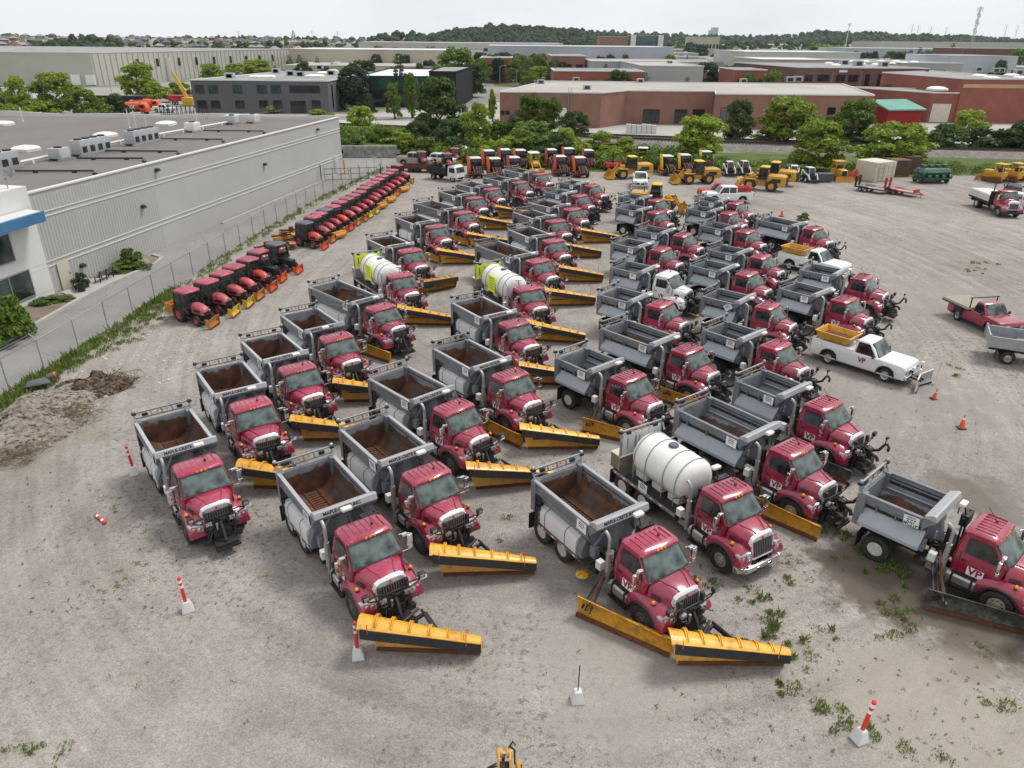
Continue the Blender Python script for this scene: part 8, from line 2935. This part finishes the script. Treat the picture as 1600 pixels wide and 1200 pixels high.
for i in range(26):
    p = Vector((rn.uniform(-1.6, 1.6), rn.uniform(-.8, .8), rn.uniform(.3, 1.6)))
    b.bar(p, p + Vector((rn.uniform(-.9, .9), rn.uniform(-.5, .5), rn.uniform(-.5, .5))), .12, .16, 0)
b.box(-1.2, 1.0, -.5, .5, .6, 1.1, 0)
b.tube((.0, 0, 1.0), (0, 0, 2.8), .12, 8, 1)
b.build('frame', [M['trailred'], M['black']], ri)
for s in (1, -1): add_wheel(ri, s * 1.2, 0, .4, .25, 'kgrey', 16)
place(ri, gp(957, 266), .2)
b = MB()
b.px([(0, .1), (.9, .1), (.9, .5), (.2, 1.4), (0, 1.4)], -.7, .7)
b.box(-.1, .1, -.8, 0, .3, .45)
place(b.build('red_chute', [M['blade']], bevel=.03), gp(1336, 280), .8, 'small orange red chute beside the cream container', None, 'chute')
b = MB()
b.ball((0, 0, 1.5), .62, 14, 8, 0)
b.tube((0, 0, 0), (0, 0, 1.0), .2, 8, 1)
place(b.build('round_tank', [M['poly'], M['black']], smooth=60), gp(726, 248), 0, 'round white tank beside the dark tractor with red roof', None, 'tank')
b = MB()
b.box(-3.0, 3.0, -1.0, 1.0, .5, .65, 0)
for s in (1, -1): b.box(-3.0, 3.0, s * 1.0 - .04, s * 1.0 + .04, .65, 1.0, 0)
b.bar((2.8, -.9, .7), (3.9, -1.0, 1.9), .5, .12, 1)
for x in (-.8, .2): b.tube((x, -1.1, .4), (x, 1.1, .4), .38, 12, 2)
place(b.build('loading_trailer', [M['rust'], M['blade'], M['rubber']]), gp(652, 268), math.atan2(-.15, 1), 'rust brown trailer with orange ramp at the end of the tractor row', None, 'trailer')

# beyond the warehouse roof
T_EU = text_mesh('Eurox', 2.0, M['white2'], .02, .03)
for px_, py_, label in ((206, 178, 'orange red tank truck with white lettering, nearer of two beyond the roof'), (226, 172, 'orange red tank truck with white lettering, farther of two beyond the roof')):
    t_ = thing('fuel_truck', label, 'tank truck')
    b = MB()
    b.loft([[(-3.6 if k == 0 else 2.6, 1.15 * math.cos(a), 1.9 + 1.0 * math.sin(a)) for a in np.linspace(0, 2 * math.pi, 21)[:-1]] for k in (0, 1)], 0)
    b.box(-3.6, 2.6, -1.0, 1.0, .6, 1.0, 1)
    b.build('tank', [M['blade'], M['black']], t_, smooth=40)
    b = MB()
    b.loft([[(x, -1.05, .6), (x, 1.05, .6), (x, 1.0, z), (x, -1.0, z)] for x, z in ((2.9, 2.6), (4.4, 2.5), (4.8, 1.6))], 0)
    c = b.build('cab', [M['blade']], t_, bevel=.06)
    b = MB(); b.box(3.1, 4.2, -1.08, -1.0, 1.6, 2.3); b.build('side_window', [M['sglass']], c)
    put_text('lettering', T_EU, t_, (-.6, -1.16, 1.9), (1, 0, 0), (0, 0, 1))
    for s in (1, -1):
        for x in (-2.6, -1.5, 3.7):
            o = add_wheel(t_, 0, 0, .5, .35, 'alu', 16)
            o.rotation_euler = (0, 0, R(90))
            o.location = (x, s * .9, .5)
    place(t_, gp(px_, py_), -.08)
for px_, py_, w_, h_, mt, label in ((186, 166, 14, 3.6, 'black', 'black box trailer beyond the warehouse roof'), (15, 152, 15, 3.8, 'white2', 'white semi trailer at the dock, left one'), (57, 150, 15, 3.8, 'white2', 'white semi trailer at the dock, right one'), (288, 158, 9, 2.6, 'trailred', 'red skip loaded with scrap beside the dark grey office')):
    t_ = thing('box_trailer', label, 'trailer')
    b = MB()
    b.box(-w_ / 2, w_ / 2, 0, 2.5, 1.0, h_)
    corrug(b, -w_ / 2 + .1, w_ / 2 - .1, 0, 1.1, h_ - .1)
    b.build('box', [M[mt]], t_)
    for x in (-w_ * .35, -w_ * .25, w_ * .3):
        o = add_wheel(t_, 0, 0, .5, .35, 'alu', 16)
        o.rotation_euler = (0, 0, R(90))
        o.location = (x, .3, .5)
    place(t_, gp(px_, py_ + 6), 0)
t_ = thing('excavator', 'yellow excavator with folded boom beside the dark grey office', 'excavator', gp(296, 165))
b = MB()
b.bar((0, 0, 1.5), (-3.4, 0, 9.0), .5, .8)
b.bar((-3.4, 0, 9.0), (-.6, 0, 4.0), .4, .5)
b.build('boom', [M['bladey']], t_)
b = MB()
b.box(-1.4, 1.4, -1.4, 1.6, .9, 2.3)
b.box(-1.5, 1.5, -1.2, 1.2, 0, .9)
b.build('body', [M['bladey']], t_, bevel=.08)
b = MB()
for k in range(24): b.bar((k * .55, 0, .1), (k * .55 + (.4 if k % 2 else -.1), 0, 2.2), .12, .12)
b.bar((0, 0, 2.2), (13, 0, 2.2), .15, .12)
b.bar((0, 0, .15), (13, 0, .15), .15, .12)
place(b.build('fence_rack', [M['black']]), gp(252, 180), .03, 'black rack of slanted bars behind the warehouse roof', None, 'rack')

# ---- small things in the yard
def delineator(px_, py_, label, tilt=None, rod=False):
    t_ = thing('marker_post', label, 'marker post', gp(px_, py_))
    b = MB()
    b.loft([[(-k, -k, z), (k, -k, z), (k, k, z), (-k, k, z)] for k, z in ((.21, 0), (.19, .08), (.12, .40), (.10, .43))])
    base = b.build('concrete_base', [M['trimw']], t_, bevel=.015)
    b = MB()
    if rod:
        b.tube((0, 0, .4), (.01, 0, 1.45), .018, 6, 2)
    else:
        b.tube((0, 0, .4), (.02, 0, 1.48), .062, 12, 0)
        b.lathe([(.064, 0), (.07, .02), (.03, .07)], (.02, 0, 1.46), 'Z', 12, 0)
        for z in (1.05, 1.28): b.tube((.013, 0, z), (.017, 0, z + .12), .066, 12, 1)
    b.build('rod' if rod else 'tube', [M['trafred'], M['placard'], M['black']], t_, smooth=45)
    if tilt: t_.rotation_euler = tilt
    return t_
delineator(211, 740, 'red and white marker post on a white block, beside the leftmost truck', (R(2), R(-4), .3))
delineator(294, 953, 'red and white marker post on a white block, alone on the gravel at left', (R(1), R(-3), .5))
delineator(560, 1026, 'red and white marker post on a white block in front of a yellow plow', (0, R(-1), .2))
delineator(1341, 1156, 'red and white marker post on a white block at the lower right', (0, R(7), .4))
delineator(902, 1094, 'white block with a thin dark rod and no red tube, bottom centre', (0, 0, .1), True)
b = MB()
b.tube((-.5, 0, .07), (.45, 0, .07), .062, 12, 0)
b.tube((-.35, 0, .07), (-.22, 0, .07), .066, 12, 1)
b.tube((.1, 0, .07), (.25, 0, .07), .066, 12, 1)
place(b.build('marker_tube', [M['trafred'], M['placard']]), gp(158, 813), R(-40), 'red and white marker tube lying on the gravel at left', None, 'marker post')
def cone(px_, py_, label, tilt=None, s=1.0):
    t_ = thing('traffic_cone', label, 'traffic cone', gp(px_, py_))
    b = MB()
    b.box(-.20 * s, .20 * s, -.20 * s, .20 * s, 0, .04, 1)
    b.lathe([(.155 * s, .04), (.03 * s, .78 * s), (.02 * s, .80 * s)], (0, 0, 0), 'Z', 16, 0)
    b.build('cone', [M['trafor'], M['black']], t_)
    b = MB(); b.lathe([(.075 * s, .52 * s), (.05 * s, .66 * s)], (0, 0, 0), 'Z', 16, 0, cap=False); b.build('band', [M['placard']], t_)
    if tilt: t_.rotation_euler = tilt
cone(1502, 669, 'orange traffic cone with white band on the open gravel at right')
cone(1458, 623, 'crumpled red traffic cone near the white pickup', (R(6), R(8), .4), .8)
cone(1221, 338, 'faded traffic cone far back beside the long-bed truck', None, 1.3)
# loose yellow plow end at the right edge
o = link('loose_plow', FPM[0])
place(o, gp(1603, 1018), R(20), 'end of a yellow plow blade cut by the right edge', None, 'plow blade')
# benches, bin, rack, boulder by the warehouse wall
def bench(px_, py_, rz, label):
    t_ = thing('park_bench', label, 'bench', gp(px_, py_, .09), rz)
    b = MB()
    for i in range(4): b.box(-.95, .95, -.42 + i * .12, -.32 + i * .12, .43, .47)
    b.build('seat', [M['benchg']], t_)
    b = MB()
    for i in range(3): b.box(-.95, .95, .08 + i * .04, .11 + i * .04, .55 + i * .13, .65 + i * .13)
    b.build('backrest', [M['benchg']], t_)
    for x in (-.8, 0, .8):
        b = MB()
        b.bar((x, -.38, 0), (x, -.36, .43), .06, .06)
        b.bar((x, .08, 0), (x, .2, .95), .06, .06)
        b.bar((x, -.40, .42), (x, .12, .42), .05, .05)
        b.build('leg', [M['black']], t_)
M['benchg'] = pm('grey_green_slats', (.13, .135, .11), .8, 0, .3, 3)
bench(127, 449, R(-62), 'weathered slatted bench beside the cream door')
bench(166, 437, R(-100), 'weathered slatted bench to the right, facing the driveway')
b = MB(); b.lathe([(.26, 0), (.32, .55), (.33, .6), (.26, .58), (.2, .1)], (0, 0, 0), 'Z', 16)
place(b.build('bucket_bin', [M['black']], smooth=40), gp(128, 455, .09), 0, 'black tub in front of the left bench', None, 'bin')
b = MB()
for x in (0, .9, 1.8):
    b.bar((x, 0, 0), (x, 0, 1.1), .05, .05)
for z in (.2, .65, 1.1): b.bar((0, 0, z), (1.8, 0, z), .04, .04)
b.box(-.5, .1, -.2, .3, .4, 1.3)
b.box(-.35, .0, -.15, .2, 1.3, 1.5)
place(b.build('pipe_rack', [M['acgrey']]), gp(165, 419, .09), math.atan2(WD.y, WD.x), 'grey metal pipes and meter against the ribbed wall', None, 'pipes')
b = MB()
b.ball((0, 0, .25), .55, 9, 6, 0, .7)
bm_ = b.mesh('boulder', [M['stone']], smooth=60)
for v in bm_.vertices: v.co *= 1 + .25 * math.sin(v.co.x * 9 + v.co.y * 5) * .5
o = link('boulder', bm_); place(o, gp(227, 416, .09), .4, 'pinkish grey boulder at the corner of the planting strip', None, 'boulder')
# heaps of dirt and brush at the left edge
def heap(name, cx, cy, rx, ry, h, seed, mt, label, rot=0.0, n=64):
    rs_ = np.random.RandomState(seed)
    ph = rs_.uniform(0, 6.28, (10, 2))
    fr = rs_.uniform(.8, 5.0, (10, 2))
    V, F = [], []
    for i in range(n + 1):
        for j in range(n + 1):
            u, v = i / n * 2 - 1, j / n * 2 - 1
            e = max(0, 1 - (u * u + v * v)) ** .8
            q = sum(math.sin(u * fr[k, 0] * 2.2 + ph[k, 0]) * math.sin(v * fr[k, 1] * 2.2 + ph[k, 1]) / (1 + k * .3) for k in range(10))
            z = e * h * (1 + .28 * q) + e * rs_.normal(scale=.018)
            V.append((u * rx + .05 * rs_.normal(), v * ry + .05 * rs_.normal(), z - .04))
    for i in range(n):
        for j in range(n):
            a = i * (n + 1) + j
            F.append((a, a + 1, a + n + 2, a + n + 1))
    me = bpy.data.meshes.new(name)
    me.from_pydata(V, [], F)
    me.materials.append(M[mt])
    me.polygons.foreach_set('use_smooth', [True] * len(me.polygons))
    o = link(name, me)
    return place(o, (cx, cy, 0), rot, label, None, 'dirt heap')
M['dirt'] = flat_material('heaped_dirt', [(.3, (.19, .16, .13)), (.5, (.26, .225, .188)), (.7, (.33, .29, .245))], 1.2, .35, .95, False, 7)
M['dirtd'] = flat_material('dark_heaped_dirt', [(.3, (.075, .055, .04)), (.5, (.14, .10, .075)), (.7, (.2, .155, .12))], 1.4, .4, .95, False, 7)
g = gp(72, 640); heap('dirt_heap', g.x, g.y, 3.0, 1.7, 1.0, 2, 'dirt', 'pale brown heap of dirt along the fence, middle one', R(58))
g = gp(20, 690); heap('dirt_heap', g.x, g.y, 3.3, 1.9, 1.0, 3, 'dirt', 'pale brown heap of dirt at the left edge of the photo', R(50))
g = gp(140, 612); heap('dirt_heap', g.x, g.y, 2.3, 1.3, .85, 4, 'dirtd', 'dark brown heap of dirt with brush at its right end', R(35))
rn = random.Random(12)
def brush(px_, py_, n, r, label):
    g = gp(px_, py_)
    b = MB()
    for i in range(n):
        a = rn.uniform(0, 6.28)
        p = Vector((g.x + rn.uniform(-r, r), g.y + rn.uniform(-r, r) * .7, rn.uniform(.05, .5)))
        q = p + Vector((math.cos(a) * rn.uniform(.3, .9), math.sin(a) * rn.uniform(.3, .9), rn.uniform(-.2, .3)))
        b.path([p, (p + q) / 2 + Vector((0, 0, rn.uniform(-.05, .12))), q], rn.uniform(.008, .02), 4)
    tag(b.build('brushwood', [M['drygrass']], smooth=0), label, 'brushwood', None, 'stuff')
brush(182, 600, 140, 1.2, 'tangle of dry twigs on the dark heap')
brush(15, 715, 170, 1.3, 'tangle of dry stalks at the left edge heap')
brush(115, 655, 110, 1.3, 'dry twigs along the foot of the heaps')
b = MB()
b.tube((0, 0, .1), (.5, .18, .2), .18, 14, 0)
b.tube((.32, .115, .164), (.42, .15, .184), .187, 14, 1)
place(b.build('barrel', [M['blue2'] if 'blue2' in M else M['kgrey'], M['trafor']]), gp(78, 603) + Vector((0, 0, .45)), .3, 'dark barrel with orange band lying on the dirt heap', None, 'barrel')
b = MB()
b.hexa([(-.7, -.4, 0), (.7, -.3, 0), (.6, .4, 0), (-.6, .3, 0), (-.5, -.2, .25), (.5, -.15, .2), (.4, .2, .28), (-.4, .15, .2)])
place(b.build('plastic_sheet', [M['kgrey']], bevel=.08), gp(62, 609) + Vector((0, 0, .4)), .5, 'crumpled grey plastic sheet on the dirt heap', None, 'plastic sheet')
b = MB()
rn = random.Random(77)
for i in range(60):
    px_, py_ = rn.choice(((rn.uniform(150, 330), rn.uniform(520, 600)), (rn.uniform(60, 200), rn.uniform(560, 620))))
    g = gp(px_, py_)
    s = rn.uniform(.03, .10)
    b.hexa([(g.x - s, g.y - s, 0), (g.x + s, g.y - s * .7, 0), (g.x + s * .8, g.y + s, 0), (g.x - s, g.y + s * .8, 0), (g.x - s * .6, g.y - s * .6, s), (g.x + s * .6, g.y - s * .5, s * .8), (g.x + s * .5, g.y + s * .5, s), (g.x - s * .5, g.y + s * .5, s * .7)])
tag(b.build('litter', [M['trimw']], smooth=0), 'scattered pale stones and litter along the fence', 'litter', None, 'stuff')
rs = np.random.RandomState(8)

# ---------------------------------------------------------------- the air
def haze():
    m = bpy.data.materials.new('thin_haze')
    m.use_nodes = True
    t = m.node_tree
    t.nodes.clear()
    out = t.nodes.new('ShaderNodeOutputMaterial')
    v = t.nodes.new('ShaderNodeVolumePrincipled')
    v.inputs['Color'].default_value = (.80, .88, 1.0, 1)
    v.inputs['Density'].default_value = .00005
    v.inputs['Anisotropy'].default_value = .2
    t.links.new(v.outputs[0], out.inputs['Volume'])
    b = MB()
    b.box(-3450, 3450, -600, 3450, -1.2, 82)
    o = b.build('haze', [m], smooth=0)
    o['kind'] = 'stuff'
haze()
